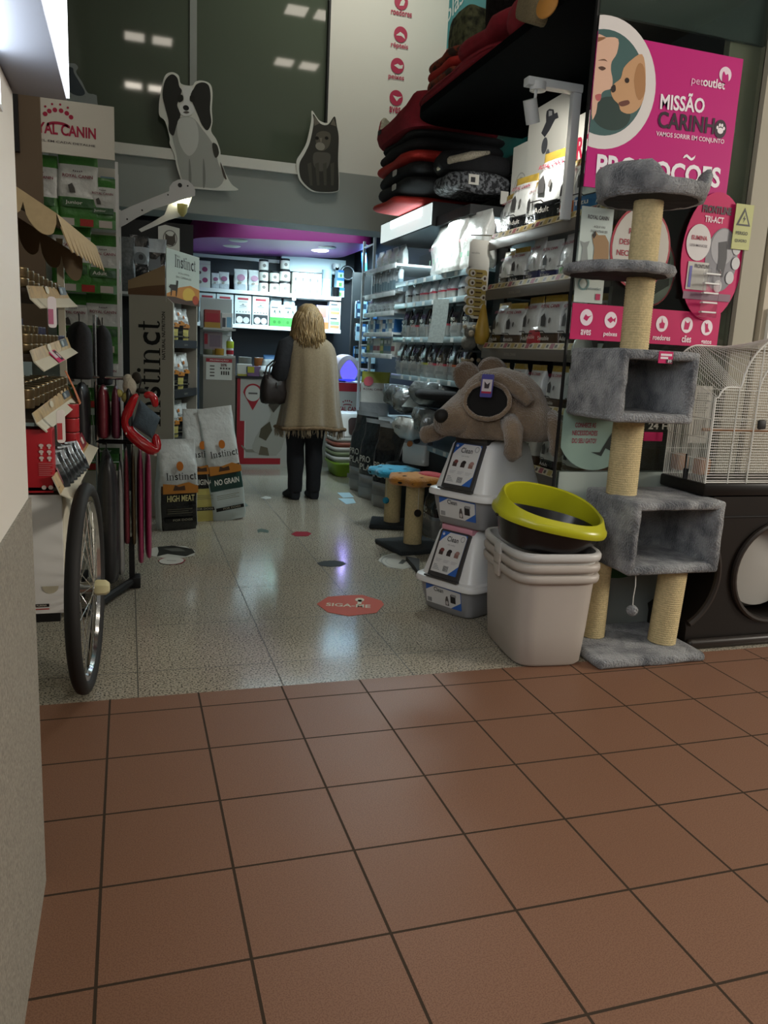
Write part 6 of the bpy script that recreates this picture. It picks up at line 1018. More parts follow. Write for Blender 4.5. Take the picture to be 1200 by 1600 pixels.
b = B(); b.tube([(2.80 + .085 * math.cos(2 * PI * i / 28), 10.66, 2.36 + .085 * math.sin(2 * PI * i / 28)) for i in range(28)], .018, 'steel', 10, closed=True); b.cyl((2.80, 10.70, 2.36), (2.80, 10.68, 2.36), .085, 'black', n=24); tag(b.obj('wall_speaker'), 'round dark wall speaker with grey ring right of the security camera', 'speaker')
mat('carton_pink', '#b06a86', .4)
def cat_pouch(w, h, seed): return bag('cat_pouch', w, .06, h, [(.3, 'foil_silver'), (1., 'foil_white')], lambda b, F, w, h: (b.disc(F(.6), 0, 0, w * .3, w * .24, mat('berry', '#8d4f70', .4), .001, 16), b.disc(F(.35), -w * .1, 0, w * .14, w * .1, '#8a8174', .001, 10)), seed)
def dots(b, fr, w, h):
    for cx, cz, r, c in ((.6, .68, .2, '#9a4468'), (.62, .28, .2, '#9a4468'), (.22, .55, .13, '#6d5a55'), (.25, .2, .13, '#8a7a70')): b.disc(fr, w * (cx - .5), h * cz, w * r, w * r * .9, c, .001, 14)
    b.rect(fr, -w * .5, h * .86, w * .5, h * .88, '#c6b2b6', .001)
GB = 'goods on the upper back shelf'; Y1 = 10.55
goods('treat_carton', 'white carton with berry pictures at the left end of the upper back shelf', 'carton', box_mesh('carton', .17, .16, .32, 'card_white', dots), .905, Y1, 2.031, 0, GB)
for x, w, h, l in ((1.06, .10, .19, 'smallest berry pouch beside the carton on the upper back shelf'), (1.165, .13, .21, 'berry pouch second from the carton on the upper back shelf'), (1.375, .17, .26, 'largest berry pouch on the upper back shelf'), (1.545, .15, .26, 'berry pouch leaning at the jars on the upper back shelf')): goods('treat_pouch', l, 'pouch', cat_pouch(w, h, int(x * 100)), x, Y1, 2.031, 0, GB)
jar = B(); jar.lathe([(.055, 0), (.062, .01), (.062, .10), (.055, .112)], 'card_white', n=18, caps=(True, True)); jar.lathe([(.058, .108), (.06, .112), (.06, .128), (.056, .132)], 'black', n=18, caps=(True, True)); jar.disc(front(0, -.0625, 0), 0, .055, .022, .022, '#6a635c', .001, 12); jm = jar.mesh('jar')
for x, n_, sc, nm in ((1.66, 3, 1.0, 'left'), (1.80, 2, 1.0, 'middle'), (1.935, 3, 1.12, 'right')):
    for k in range(n_): goods('treat_jar', '%s white jar with black lid in the %s jar stack' % (['lowest', 'second', 'topmost'][k] if n_ == 3 else ['lower', 'upper'][k], nm), 'jar', jm, x, Y1 - .02, 2.031 + k * .133 * sc, 0, 'white jars on the upper back shelf', sc if not (k == 2 and nm == 'right') else 1.0)
wb = carton(.092, .14, .135, 'card_white', ((.2, .5, .3, .55, '#5d5a57'), (.62, .7, .2, .8, '#8a8580')))
for i in range(4):
    for k in range(2): goods('small_carton', '%s %s small white carton in the row right of the jars' % (['lower', 'upper'][k], ORD[i]), 'carton', wb, 2.075 + i * .096, Y1, 2.031 + k * .137, 0, 'small white cartons on the upper back shelf')
lt = tin_mesh('lid_tub', .065, .11, mat('tub_ice', '#a9c4cf', .35), mat('lid_blue', '#2f7fae', .35)); dt = tin_mesh('dark_tub', .06, .12, 'foil_black', 'foil_silver')
for k in range(3): goods('blue_lid_tub', '%s pale tub with blue lid in the stack by the corner' % ['lowest', 'second', 'topmost'][k], 'tub', lt, 2.485, Y1 - .03, 2.031 + k * .112, 0, 'blue lidded tubs')
goods('dark_tub', 'dark metallic tub beside the blue lidded stack', 'tub', dt, 2.60, Y1 - .05, 2.031, 0); 
bb = carton(.10, .1, .12, mat('box_sky', '#9cc0d2', .4), ((.7, 1, 0, 1, '#2563a8'), (.1, .5, .3, .7, '#4d7a3a')))
for k in range(3): goods('blue_carton', '%s white and blue carton at the right end of the upper back shelf' % ['lowest', 'second', 'topmost'][k], 'carton', bb, 2.625 + .03, Y1 - .02, 2.031 + k * .122 if k == 0 else 2.031 + k * .122, .1 * k, 'white and blue cartons', (1.25, 1, 1) if k == 0 else (.8, 1, .8) if k == 2 else None)
def disp(b, fr, w, h):
    b.rect(fr, -w * .32, h * .84, w * .32, h * .91, '#8d2f38', .001); b.textw('PURELAND', fr, 0, h * .875, w * .5, '#c9b8b4', h * .04, .002) if False else None
    b.rect(fr, -w * .26, h * .76, w * .26, h * .785, '#7d7a76', .001); b.rect(fr, -w * .2, h * .62, w * .2, h * .64, '#55524f', .001); b.rect(fr, -w * .25, h * .57, w * .25, h * .585, '#8a8783', .001); b.poly(fr, [(-w * .12, h * .66), (w * .1, h * .66), (0, h * .72)], '#6d6a66', .001)
    for k in range(5): b.disc(fr, w * (-.36 + k * .18), h * .43, w * .05, h * .016, '#47443f', .001, 8)
    b.rect(fr, -w * .44, h * .03, w * .44, h * .36, '#2c2e31', .001); b.disc(fr, -w * .2, h * .16, w * .2, h * .12, '#b9bcba', .002, 12); b.disc(fr, w * .2, h * .15, w * .19, h * .11, '#a9adac', .002, 12)
dm = box_mesh('display_carton', .21, .2, .36, mat('carton_ice', '#b6bfbf', .45), disp)
for k, x in enumerate((.955, 1.175, 1.40, 1.625)): goods('display_carton', '%s white display carton with open pouch window on the lower back shelf' % ORD[k], 'carton', dm, x, 10.58, 1.611, 0, 'display cartons on the lower back shelf')
def grn(b, fr, w, h):
    b.rect(fr, -w * .5, 0, w * .5, h * .42, mat('leaf_green', '#3b8a3a', .4), .001); b.rect(fr, -w * .4, h * .84, w * .1, h * .9, '#4d5257', .001)
    for dx in (-.25, .12): b.poly(fr, [(w * dx, h * .5), (w * (dx + .1), h * .66), (w * (dx + .22), h * .5), (w * (dx + .16), h * .72), (w * (dx + .08), h * .8)], '#3f4a44', .001); b.disc(fr, w * (dx + .1), h * .2, w * .12, h * .08, '#2f6a30', .002, 10)
gm = box_mesh('green_carton', .17, .2, .27, 'carton_ice', grn); 
for k, x in enumerate((1.83, 2.003)): goods('green_carton', '%s white and green carton on the lower back shelf beside the shopper' % ['left', 'right'][k], 'carton', gm, x, 10.58, 1.611, 0, 'white and green cartons'); goods('clear_packet', '%s clear packet lying on the green cartons' % ['left', 'right'][k], 'packet', bag('clear_packet', .15, .1, .10, [(1., 'foil_silver')], None, 30 + k), x, 10.58, 1.883, 0, 'clear packets on the green cartons')
goods('treat_carton', 'violet and orange carton right of the shopper\'s hair', 'carton', carton(.16, .14, .30, mat('box_lilac', '#8f83a8', .4), ((.0, .3, 0, 1, '#b0603a'), (.5, .9, .2, .8, '#a9635a'))), 2.44, 10.56, 1.611, 0); 
sk = carton(.15, .14, .175, 'carton_ice', ((.75, .85, .1, .7, '#33363a'), (.35, .6, .1, .9, '#6a8f66'), (.1, .3, .1, .9, '#96714d')))
for k in range(2): goods('treat_carton', '%s white striped carton at the right end of the lower back shelf' % ['lower', 'upper'][k], 'carton', sk, 2.60, 10.54, 1.611 + k * .178, 0, 'striped cartons on the lower back shelf')
# hanging goods in the back right corner
hk = thing('hook_panel', 'dark hook panel of hanging packets in the back right corner', 'panel', (0, 0, 0)); b = B(); b.box((2.66, 9.85, 0.9), (2.93, 9.9, 2.3), 'black'); b.obj('panel', hk)
for r in range(4):
    b = B()
    for c in range(4): b.cyl((2.69 + c * .07, 9.85, 1.95 - r * .27), (2.69 + c * .07, 9.62, 1.95 - r * .27), .004, 'chrome', n=6)
    b.obj('hook_row', hk)
tm = [box_mesh('packet', .055, .018, .20, m, lambda b, fr, w, h: (b.rect(fr, -w * .4, h * .55, w * .4, h * .85, c2, .001), b.rect(fr, -w * .3, h * .1, w * .3, h * .3, '#a9b4ba', .001))) for m, c2 in ((mat('pk_navy', '#20354d', .35), '#7aa0b8'), (mat('pk_ice', '#9fb9c4', .35), '#2b3f55'), (mat('pk_black', '#16191d', .35), '#5c6b74'), (mat('pk_blue', '#2c5f94', .35), '#c2ced4'))]
for r in range(4):
    for c in range(4):
        for k in range(2): goods('hanging_packet', '%s packet on the %s hook of the %s hook row, back right corner' % (['front', 'rear'][k], ORD[c], ['top', 'second', 'third', 'lowest'][r]), 'packet', tm[(r + c * (1 + r % 2) + k) % 4], 2.69 + c * .07, 9.64 + k * .07, 1.745 - r * .27, 0, 'hanging packets in the back corner')
b = B(); b.box((-.03, -.02, 0), (.03, .02, .42), mat('pk_bright', '#1f5fae', .35), bev=.008); b.rect(front(0, -.0205, 0), -.02, .12, .02, .2, '#a9bccb', .001); put(b.mesh('blue_toy'), 'blue_carton', 'tall bright blue carton leaning above the hook panel', 'carton', (2.80, 9.83, 2.305), 0, None, None, (0, math.radians(-6), 0)) 
goods('blue_carton', 'flat blue carton lying on the hook panel', 'carton', carton(.13, .08, .09, 'pk_bright', ((.3, .7, .1, .7, '#a9bccb'),)), 2.72, 9.875, 2.305, 0) if False else None
# litter trays in green and white on the floor by the brand counter
tp = thing('litter_house', 'white hooded litter house with brown door on the stacked trays', 'litter box', (0, 0, 0)); tx_, ty_ = 2.30, 8.48
b = B(); Rr = lambda a, c, z, p=5: [(tx_ + x, ty_ + y, z) for x, y in sq(a, c, p, 32)]
b.loft([Rr(.20, .25, .43), Rr(.215, .265, .45), Rr(.205, .25, .48), Rr(.18, .20, .60), Rr(.15, .15, .68), Rr(.12, .12, .69)], 'hood_white', (True, True)); b.obj('hood', tp); b = B(); b.prism(Fr((tx_ + .05, ty_ - .262, .46), (1, 0, 0), (0, .30, 1)), rrect(-.11, 0, .13, .19, .04), mat('smoke_door', '#4d3b38', .25), .02); b.obj('door', tp)
tc = [('hood_white', 'white'), (mat('tray_red', '#b56a5a', .4), 'reddish'), ('hood_white', 'white'), (mat('tray_sage', '#93a07c', .4), 'sage'), ('hood_white', 'white'), (mat('tray_lime', '#7fa52a', .35), 'lime green')]
for k in range(6):
    z = .30 - k * .052; b = B(); Rr2 = lambda a, c, zz, p=5: [(x, y, zz) for x, y in sq(a, c, p, 32)]; hz = .16
    b.loft([Rr2(.155, .20, 0), Rr2(.17, .215, .01), Rr2(.20, .245, hz - .03), Rr2(.215, .26, hz - .028), Rr2(.215, .26, hz), Rr2(.20, .245, hz), Rr2(.16, .20, .02)], tc[k][0], (True, True)); put(b.mesh('tray'), 'litter_tray', '%s litter tray, %s of the nested stack by the brand counter' % (tc[k][1], ['topmost', 'second', 'third', 'fourth', 'fifth', 'lowest'][k]), 'litter tray', (tx_, ty_, z - .03 if k < 5 else 0.001), 0, 'nested litter trays')
# ------------------------------------------------------------------ stickers on the shop floor
def fl(name, label, pts, m, deco=None, c=0.0):
    b = B(); f = flat(0, 0, 0.0008 + c); P_ = [(p.x, p.y) for p in (aZ(x, y, 0) for x, y in pts)]; b.prism(f, P_, m, .0012)
    if deco: deco(b, P_)
    return tag(b.obj(name), label, 'floor sticker')
uF, vF = V((.953, -.305, 0)), V((.305, .953, 0))
def siga(b, P_):
    p = aZ(547, 947, 0); f = Fr((p.x, p.y, .0025), uF, vF); serif_ = b.textw('SIGA-ME', f, -.01, 0, .24, '#d8cdae', .055, .0005, .02); q = aZ(562, 938, 0); f = Fr((q.x, q.y, .0025), uF, vF); b.disc(f, 0, 0, .025, .035, '#d8cdae', .0008, 16); b.rect(f, -.01, -.08, .012, 0, '#d8cdae', .0008)
fl('floor_sticker', 'orange hexagonal SIGA-ME floor sticker near the shop entrance', [(495, 944), (512, 933), (535, 931), (566, 930), (596, 939), (600, 945), (588, 958), (545, 963), (512, 957)], mat('vinyl_orange', '#c24a26', .5, spec=.2), siga)
fl('floor_sticker', 'small dark red hexagonal floor sticker further into the shop', [(455, 835), (462, 831), (480, 831), (487, 834), (481, 838), (462, 838)], mat('vinyl_darkred', '#8f2430', .5, spec=.2))
def dphoto(b, P_):
    f = flat(0, 0, .0024); g = lambda L: [(p.x, p.y) for p in (aZ(x, y, 0) for x, y in L)]
    b.poly(f, g([(246, 855), (270, 853), (300, 858), (305, 864), (290, 870), (262, 866), (245, 870), (248, 862)]), '#22231f', .0004); b.poly(f, g([(255, 858), (280, 857), (290, 862), (268, 862)]), '#5a5a52', .0008)
fl('floor_sticker', 'oval floor sticker with a black and white animal photo beside the sacks', [(228, 862), (240, 856), (265, 853), (290, 854), (305, 861), (304, 868), (285, 872), (255, 872), (232, 868)], mat('vinyl_white', '#b9b7ac', .5, spec=.2), dphoto)
def ovd(b, P_):
    f = flat(0, 0, .0035); p = aZ(268, 877, 0); f = Fr((p.x, p.y, .0036), uF, vF); b.disc(f, 0, 0, .074, .085, '#c3c0b6', .0003); b.rect(f, -.03, -.005, .03, .005, '#6a655c', .0006)
fl('floor_sticker', 'small white oval floor sticker with red border below the photo sticker', [(247 + 0, 877), (252, 873), (268, 871.5), (284, 873), (290, 876), (284, 881), (268, 883), (253, 881)], 'vinyl_darkred', ovd, .0014)
fl('floor_sticker', 'dark oval floor sticker in the middle of the aisle', [(495, 880), (505, 877), (522, 876), (536, 878), (541, 881), (533, 885), (515, 886), (500, 884)], mat('vinyl_black', '#23241f', .5, spec=.2))
def wov(b, P_):
    p = aZ(622, 878, 0); f = Fr((p.x, p.y, .0024), uF, vF); b.ring(f, 0, 0, .115, .17, .01, '#8d8c84', .0004); b.ring(f, 0, 0, .085, .13, .006, '#9b9a92', .0004); b.poly(f, [(0, -.05), (.03, -.06), (.06, .04), (.03, .06)], '#3c3d38', .0004)
fl('floor_sticker', 'round white floor sticker with grey rings by the dark mats', [(591, 876), (597, 869), (612, 865), (632, 864), (648, 868), (655, 876), (650, 885), (630, 890), (606, 887)], 'vinyl_white', wov)
fl('floor_sticker', 'pale blue sticker, upper of two slips near the black sacks', [(527, 770), (546, 770), (553, 777), (536, 778)], mat('vinyl_ice', '#93b3bd', .5, spec=.2)); fl('floor_sticker', 'pale blue sticker, lower of two slips near the black sacks', [(528, 779), (552, 779), (556, 786), (541, 788)], 'vinyl_ice')
fl('floor_sticker', 'small white oval floor sticker behind the leaning sack', [(407, 778), (415, 775.5), (423, 777), (424, 779), (415, 780)], 'vinyl_white'); fl('floor_sticker', 'small grey green animal sticker between sack and aisle', [(402, 828), (408, 826), (420, 829), (419, 833), (408, 831), (403, 833)], mat('vinyl_sage', '#4f5f56', .5, spec=.2)); fl('floor_sticker', 'dark teal sticker corner beside the leaning sack', [(380, 783), (388, 790), (380, 794)], 'vinyl_sage')
# ------------------------------------------------------------------ right side: gold-tagged shelf unit
mat('shelf_taupe', '#5d564d', 0.45); mat('tag_cream', '#b9ae93', 0.5); mat('tag_gold', '#a08b4a', 0.45); RZ = math.radians(-90)
ru = thing('display_shelf', 'taupe shelf unit with cream and gold price tags behind the shop front glass', 'shelf unit', (0, 0, 0)); GY0, GY1 = 3.62, 5.06
b = B(); b.box((2.84, GY0, 0.0), (2.87, GY1, 2.2), 'shelf_taupe'); b.obj('back_panel', ru); b = B(); b.box((2.31, GY0 - 0.03, 0.0), (2.86, GY0 - 0.0, 2.12), 'shelf_taupe'); b.obj('side_panel', ru)
for z in (0.66, 1.02, 1.375, 1.755, 2.075):
    b = B(); b.box((2.31, GY0, z - 0.005), (2.84, GY1, z + 0.02), 'shelf_taupe'); b.box((2.295, GY0 - 0.03, z - 0.03), (2.31, GY1 + 0.02, z + 0.035), 'shelf_taupe', bev=0.004); f = Fr((2.296, GY1, z + 0.036), (0, -1, 0), (0.45, 0, 1)); L_ = GY1 - GY0
    b.prism(f, [(0, 0), (L_, 0), (L_, 0.04), (0, 0.04)], 'tag_cream', 0.002)
    for k in range(int(L_ / 0.1)): b.rect(f, k * 0.1 + 0.01, 0.004, k * 0.1 + 0.055, 0.036, 'tag_gold' if k % 3 else '#8f4a50', 0.003); b.rect(f, k * 0.1 + 0.065, 0.01, k * 0.1 + 0.09, 0.03, '#4d4640', 0.003)
    b.textw('ROYAL CANIN', left(2.294, GY1 - 0.42, z), 0, 0.0, 0.16, '#8b8478', 0.018, 0.001, 0.02); b.obj('shelf', ru)
def rdeco(band, word):
    def d(b, F, w, h):
        f = F(0.80); b.textw('ROYAL CANIN', f, 0, 0, w * .8, '#93283c', w * .1, .001, .02); f = F(0.55); b.poly(f, [(-w * .2, -w * .15), (-w * .25, w * .1), (-w * .12, w * .2), (-w * .02, w * .05), (0, -w * .15)], '#3d3c3c', .001); b.disc(f, w * .15, 0, w * .05, w * .08, '#5a5856', .001, 10)
        f = F(0.36); b.poly(f, [(-w * .46, 0), (-w * .1, 0), (0, -w * .06), (w * .46, -w * .06), (w * .46, -w * .035), (w * .01, -w * .035), (-w * .09, w * .025), (-w * .46, w * .025)], '#2c2a2a', .001); f = F(0.24)
        if word: b.textw(word, f, -w * .05, 0, w * .5, '#c9c6be', w * .11, .002, .01)
    return d
kinds = [('k0', 'foil_black', 'Adult'), ('k1', mat('band_navy', '#2a2c55', .35), 'Hair'), ('k2', mat('band_green', '#4c9436', .35), 'Adult'), ('k3', mat('band_orange', '#b8632c', .35), 'Terrier'), ('k4', mat('band_blue', '#27618f', .35), 'Tzu'), ('k5', mat('band_brown', '#4a3a2c', .35), 'Sensible')]
RB = [bag('royal_' + k, .22, .10, .33, [(.14, 'foil_gold'), (.34, m), (.88, 'foil_white'), (1., 'foil_gold' if i in (0, 3, 5) else 'foil_white')], rdeco(m, w), 40 + i) for i, (k, m, w) in enumerate(kinds)]
bn = ['black banded', 'navy banded', 'green banded', 'orange banded', 'blue banded', 'brown banded']
for z, row, nm in ((2.096, [(0, 4.96, .9), (0, 4.76, 1.12), (0, 4.58, .95), (0, 4.38, 1.35), (3, 4.17, 1.05), (4, 3.97, 1.12), (0, 3.78, 1.0)], 'top'), (1.776, [(0, 4.93, .78), (0, 4.75, .80), (1, 4.52, .88), (1, 4.34, .80), (2, 4.13, .84), (2, 3.93, .88), (5, 3.74, .82)], 'middle'), (1.396, [(0, 4.94, .95), (5, 4.74, .92), (0, 4.50, 1.0), (5, 4.27, 1.0), (0, 4.03, .98), (5, 3.79, .95)], 'lower')):
    for i, (k, y, s) in enumerate(row): put(RB[k], 'food_bag', '%s white bag from the far end on the %s gold-tagged shelf, %s' % (ORD[i], nm, bn[k]), 'bag', (2.385, y, z), RZ + (0.12 if i % 2 else -0.08), 'white bags on the %s gold-tagged shelf' % nm, s)
put(bag('red_bag', .16, .07, .17, [(.2, 'foil_gold'), (.75, 'counter_red'), (1., 'foil_white')], lambda b, F, w, h: b.textw('Sensible', F(.5), 0, 0, w * .7, '#d8c5bb', w * .14, .001), 50), 'food_bag', 'small red banded bag standing in front on the lower gold-tagged shelf', 'bag', (2.345, 4.40, 1.397), RZ, None)
for i in range(5): put(RB[(0, 5, 0, 5, 0)[i]], 'food_bag', '%s white bag on the shelf behind the plush mouse house' % ORD[i], 'bag', (2.385, 4.90 - i * .25, 1.041), RZ, 'white bags behind the plush mouse', .85)
for i in range(5): put(RB[(0, 0, 5, 0, 5)[i]], 'food_bag', '%s white bag on the low shelf behind the litter boxes' % ORD[i], 'bag', (2.385, 4.90 - i * .25, .681), RZ, 'white bags behind the litter boxes', .85)
pod = B(); pod.lathe([(.028, 0), (.045, .01), (.048, .06), (.04, .09), (.02, .10)], 'foil_white', n=16); pod.rect(left(-.049, 0, 0), -.03, .02, .03, .065, '#c9c6bd', .001); pod.rect(left(-.0495, 0, 0), -.02, .035, .018, .042, '#5a5652', .002); pom = pod.mesh('pod')
for i, (z, l) in enumerate(((1.50, 'topmost'), (1.36, 'second'), (1.24, 'third'), (1.14, 'lowest'))):
    t = put(pom, 'treat_pot', '%s small white pot in the column hanging beside the glass edge' % l, 'pot', (2.215, 3.66, z), RZ, 'white pots beside the glass edge', 1.1)
b = B(); b.box((2.19, 3.60, 1.12), (2.25, 3.604, 1.66), 'acrylic'); b.box((2.17, 3.615, 1.13), (2.262, 3.72, 1.138), 'acrylic'); 
for z in (1.23, 1.35, 1.49): b.box((2.17, 3.615, z), (2.262, 3.72, z + .006), 'acrylic')
b.box((2.255, 3.60, 1.12), (2.262, 3.72, 1.66), 'shelf_taupe'); tag(b.obj('pot_rack'), 'clear narrow rack holding white pots beside the glass edge', 'rack')
# header board with the spot light
hb_ = thing('header_board', 'bright white ROYAL CANIN board with sketched dog above the gold-tagged shelf', 'sign', (0, 0, 0))
b = B(); b.box((2.60, 3.62, 2.10), (2.615, 5.45, 2.80), 'card_white'); f = left(2.60, 0, 0); pl = [(-5.18, 2.30), (-5.18, 2.86)] + [(-5.18 + .12 * (1 - math.cos(t)), 2.86 + .10 * math.sin(t)) for t in (PI / 2 * i / 6 for i in range(1, 7))] + [(-4.66, 2.965), (-4.66, 2.30)]; b.prism(f, pl, 'card_white', .03); b.obj('board', hb_)
b.obj('emblem_blank', hb_) if False else None
b = B(); f = left(2.568, -0, 0); dogp = lambda L: [(-(p.y), p.z) for p in (aX(640 + x * .21667, y * .21667, 2.568) for x, y in L)]
b.poly(f, dogp([(990, 800), (1010, 785), (1040, 790), (1045, 820), (1065, 810), (1075, 850), (1050, 860), (1030, 900), (1010, 940), (975, 990), (950, 960), (985, 880), (985, 830)]), '#3f4044', .001); b.poly(f, dogp([(1005, 800), (1030, 800), (1030, 830), (1005, 840)]), '#a9a9a8', .002); b.disc(f, -4.93, 2.70, .04, .05, '#54565a', .0015, 14); b.disc(f, -4.88, 2.62, .03, .05, '#6b6d70', .0015, 14)
b.obj('dog_sketch', hb_)
b = B(); b.textw('A NOSSA', left(2.567, 0, 0), -4.74, 2.60, .12, '#7a3040', .03, .001, .02); b.obj('small_lettering', hb_)
f = left(2.599, 0, 0); b = B(); b.textw('ROYAL CANIN', f, -4.17, 2.60, .80, '#b02443', .13, .001, .03); b.obj('lettering', hb_, 'red lettering'); b = B(); b.ring(f, -5.30, 2.47, .10, .14, .008, '#a5a49c', .001); b.ring(f, -5.30, 2.47, .075, .11, .005, '#a5a49c', .001); b.obj('ring_emblem', hb_)
sl = thing('spotlight', 'small white track spotlight on a bent arm in front of the bright board', 'lamp', (0, 0, 0)); SPY = 4.05
p0, p1, p2 = aY(822, 124, SPY), aY(900, 134, SPY), aY(898, 205, SPY); b = B(); b.box((p0.x, SPY - .03, p0.z - .03), (p1.x + .03, SPY + .03, p0.z + .012), 'metal_white', bev=.006); b.box((p1.x - .02, SPY - .02, 2.10), (p1.x + .03, SPY + .02, p0.z), 'metal_white', bev=.006); b.obj('arm', sl)
b = B(); q = aY(840, 136, SPY); b.cyl((q.x, SPY - .005, q.z - .02), (q.x, SPY - .005, q.z + .02), .042, 'metal_white', n=18); b.cyl((q.x - .012, SPY - .01, q.z - .02), (q.x - .015, SPY - .01, q.z - .08), .008, 'metal_white', n=8); b.obj('joint', sl)
a_, c_ = aY(825, 157, SPY), aY(834, 172, SPY); b = B(); d_ = V((.35, .2, -.92)).normalized(); hd = V((a_.x, SPY - .02, a_.z + .0)); b.cyl(hd, hd + d_ * .115, .036, 'metal_white', n=18, caps=(True, False)); b.cyl(hd + d_ * .10, hd + d_ * .108, .034, mat('spot_glow', '#fff6e6', .4, emit=20), n=18); b.obj('head', sl)
spot('board_spotlight', hd + d_ * .13, (2.56, 4.72, 2.42), 30, (1, .97, .9), 1.25, .6, .02)
# ------------------------------------------------------------------ overhead shelf with beds
mat('deck_black', '#070808', .9, spec=.05); mat('bed_red', '#8c1626', .8, var=.15, scale=20, bump=.5, bscale=200); mat('bed_black', '#121316', .85, var=.2, scale=30, bump=.5, bscale=180); mat('bed_scarlet', '#b5281f', .7, bump=.4, bscale=120); mat('fur_dark', '#1d1816', .95, var=.4, scale=30, bump=1.5, bscale=90, spec=.1); mat('tan_weave', '#857658', .9, var=.25, scale=120, bump=.6, bscale=220); mat('fleece', '#a8a38f', .95, bump=1.2, bscale=90, var=.2, scale=50); mat('leopard', '#26272a', .9, var=.9, scale=42, col2='#73767a', bump=.6, bscale=120); mat('fur_white', '#c2b9a5', .95, bump=1.5, bscale=80); mat('camo_print', '#3a2a20', .8, var=.9, scale=16, col2='#8a3a22', bump=.3)
mat('green_print', '#6a6b4a', .85, var=.8, scale=18, col2='#24281c', bump=.3)
b = B(); pl = [(2.94, 3.47), (2.0, 3.47), (2.0, 5.72)] + [(2.0 + .28 * (1 - math.cos(t)), 5.72 + .28 * math.sin(t)) for t in (PI / 2 * i / 8 for i in range(1, 9))] + [(2.94, 6.0)]; b.prism(flat(0, 0, 3.02), pl, 'deck_black', .05); tag(b.obj('overhead_shelf'), 'black overhead shelf with a rounded corner carrying red beds', 'shelf')
b = B(); b.box((2.86, 3.62, 2.1), (2.94, 5.6, 3.015), 'deck_black'); tag(b.obj('wall_panel'), 'black wall panel under the overhead shelf', 'panel')
def cushion(name, label, cat, lo, hi, m, group=None, p=4.5, seam=None, rz=0, wav=.04, seed=0):
    lo, hi = V(lo), V(hi); c = (lo + hi) / 2; d = (hi - lo) / 2; b = B(); n = 44; rings = []
    for k in range(9):
        t = -PI / 2 + PI * k / 8; s = .72 + .28 * max(0, math.cos(t)) ** .6 if abs(math.cos(t)) > 1e-6 else .72
        rings.append([(x * s * (1 + wav * math.sin(5 * math.atan2(y, x) + seed)), y * s * (1 + wav * .5 * math.sin(7 * math.atan2(y, x) + seed * 2)), d.z + d.z * math.sin(t) * (1 + wav * 2 * math.sin(3 * x / d.x + seed))) for x, y in sq(d.x, d.y, p, n)])
    b.loft(rings, m)
    if seam: b.tube([V(r) for r in [(x * 1.005, y * 1.005, d.z) for x, y in sq(d.x, d.y, p, n)]], .006, seam, 6, closed=True)
    me = b.mesh(name); return put(me, name, label, cat, (c.x, c.y, lo.z), rz, group)
OG = 'beds on the overhead shelf'
cushion('pet_bed', 'long red padded bed along the edge of the overhead shelf', 'pet bed', (1.99, 4.55, 3.071), (2.5, 5.95, 3.155), 'bed_red', OG, seam='bed_red', seed=1); cushion('pet_bed', 'puffy red bed in the middle of the overhead shelf', 'pet bed', (2.0, 4.3, 3.155), (2.6, 5.22, 3.27), 'bed_scarlet' if False else 'bed_red', OG, wav=.08, seed=2); cushion('pet_bed', 'dark red bed at the near end of the overhead shelf', 'pet bed', (1.99, 3.5, 3.071), (2.55, 4.5, 3.25), 'bed_red', OG, wav=.06, seed=3)
for i, (z, m, l) in enumerate(((3.15, 'camo_print', 'lowest patterned rolled cushion at the far end of the overhead shelf'), (3.215, 'bed_scarlet', 'orange red cushion between two patterned ones on the overhead shelf'), (3.28, 'camo_print', 'upper patterned rolled cushion at the far end of the overhead shelf'))): cushion('pet_cushion', l, 'cushion', (2.02 + .01 * i, 5.25, z), (2.5, 5.82, z + .066), m, 'cushions on the overhead shelf', 5, seed=i)
cushion('pet_sack', 'olive patterned fabric bed bag standing on the rolled cushions', 'pet bed', (2.14, 5.35, 3.346), (2.42, 5.70, 3.62), 'green_print', OG, 7, seed=4); cushion('fur_bed', 'dark brown furry bed standing on the overhead shelf', 'pet bed', (2.12, 4.6, 3.27), (2.6, 5.2, 3.85), 'fur_dark', OG, 2.6, wav=.07, seed=5)
t_ = cushion('tan_pillow', 'tan woven pillow hanging over the overhead shelf edge', 'pillow', (-.07, -.2, 0), (.07, .2, .17), 'tan_weave', OG, 3, seed=6); q_ = aX(822, 18, 1.96); t_.location = (1.985, q_.y, q_.z - .05); t_.rotation_euler = (math.radians(25), 0, 0); t_.scale = (.8, .7, .75)
b = B(); b.lathe([(0, -.01), (.075, -.008), (.08, 0), (.075, .008), (0, .01)], mat('orange_disc', '#c78a3e', .6), n=24); o = put(b.mesh('disc_toy'), 'disc_toy', 'flat orange disc toy at the top on the dark red bed', 'toy', tuple(aX(855, 8, 1.955)), 0, None, .8, (0, math.radians(-80), math.radians(25)))
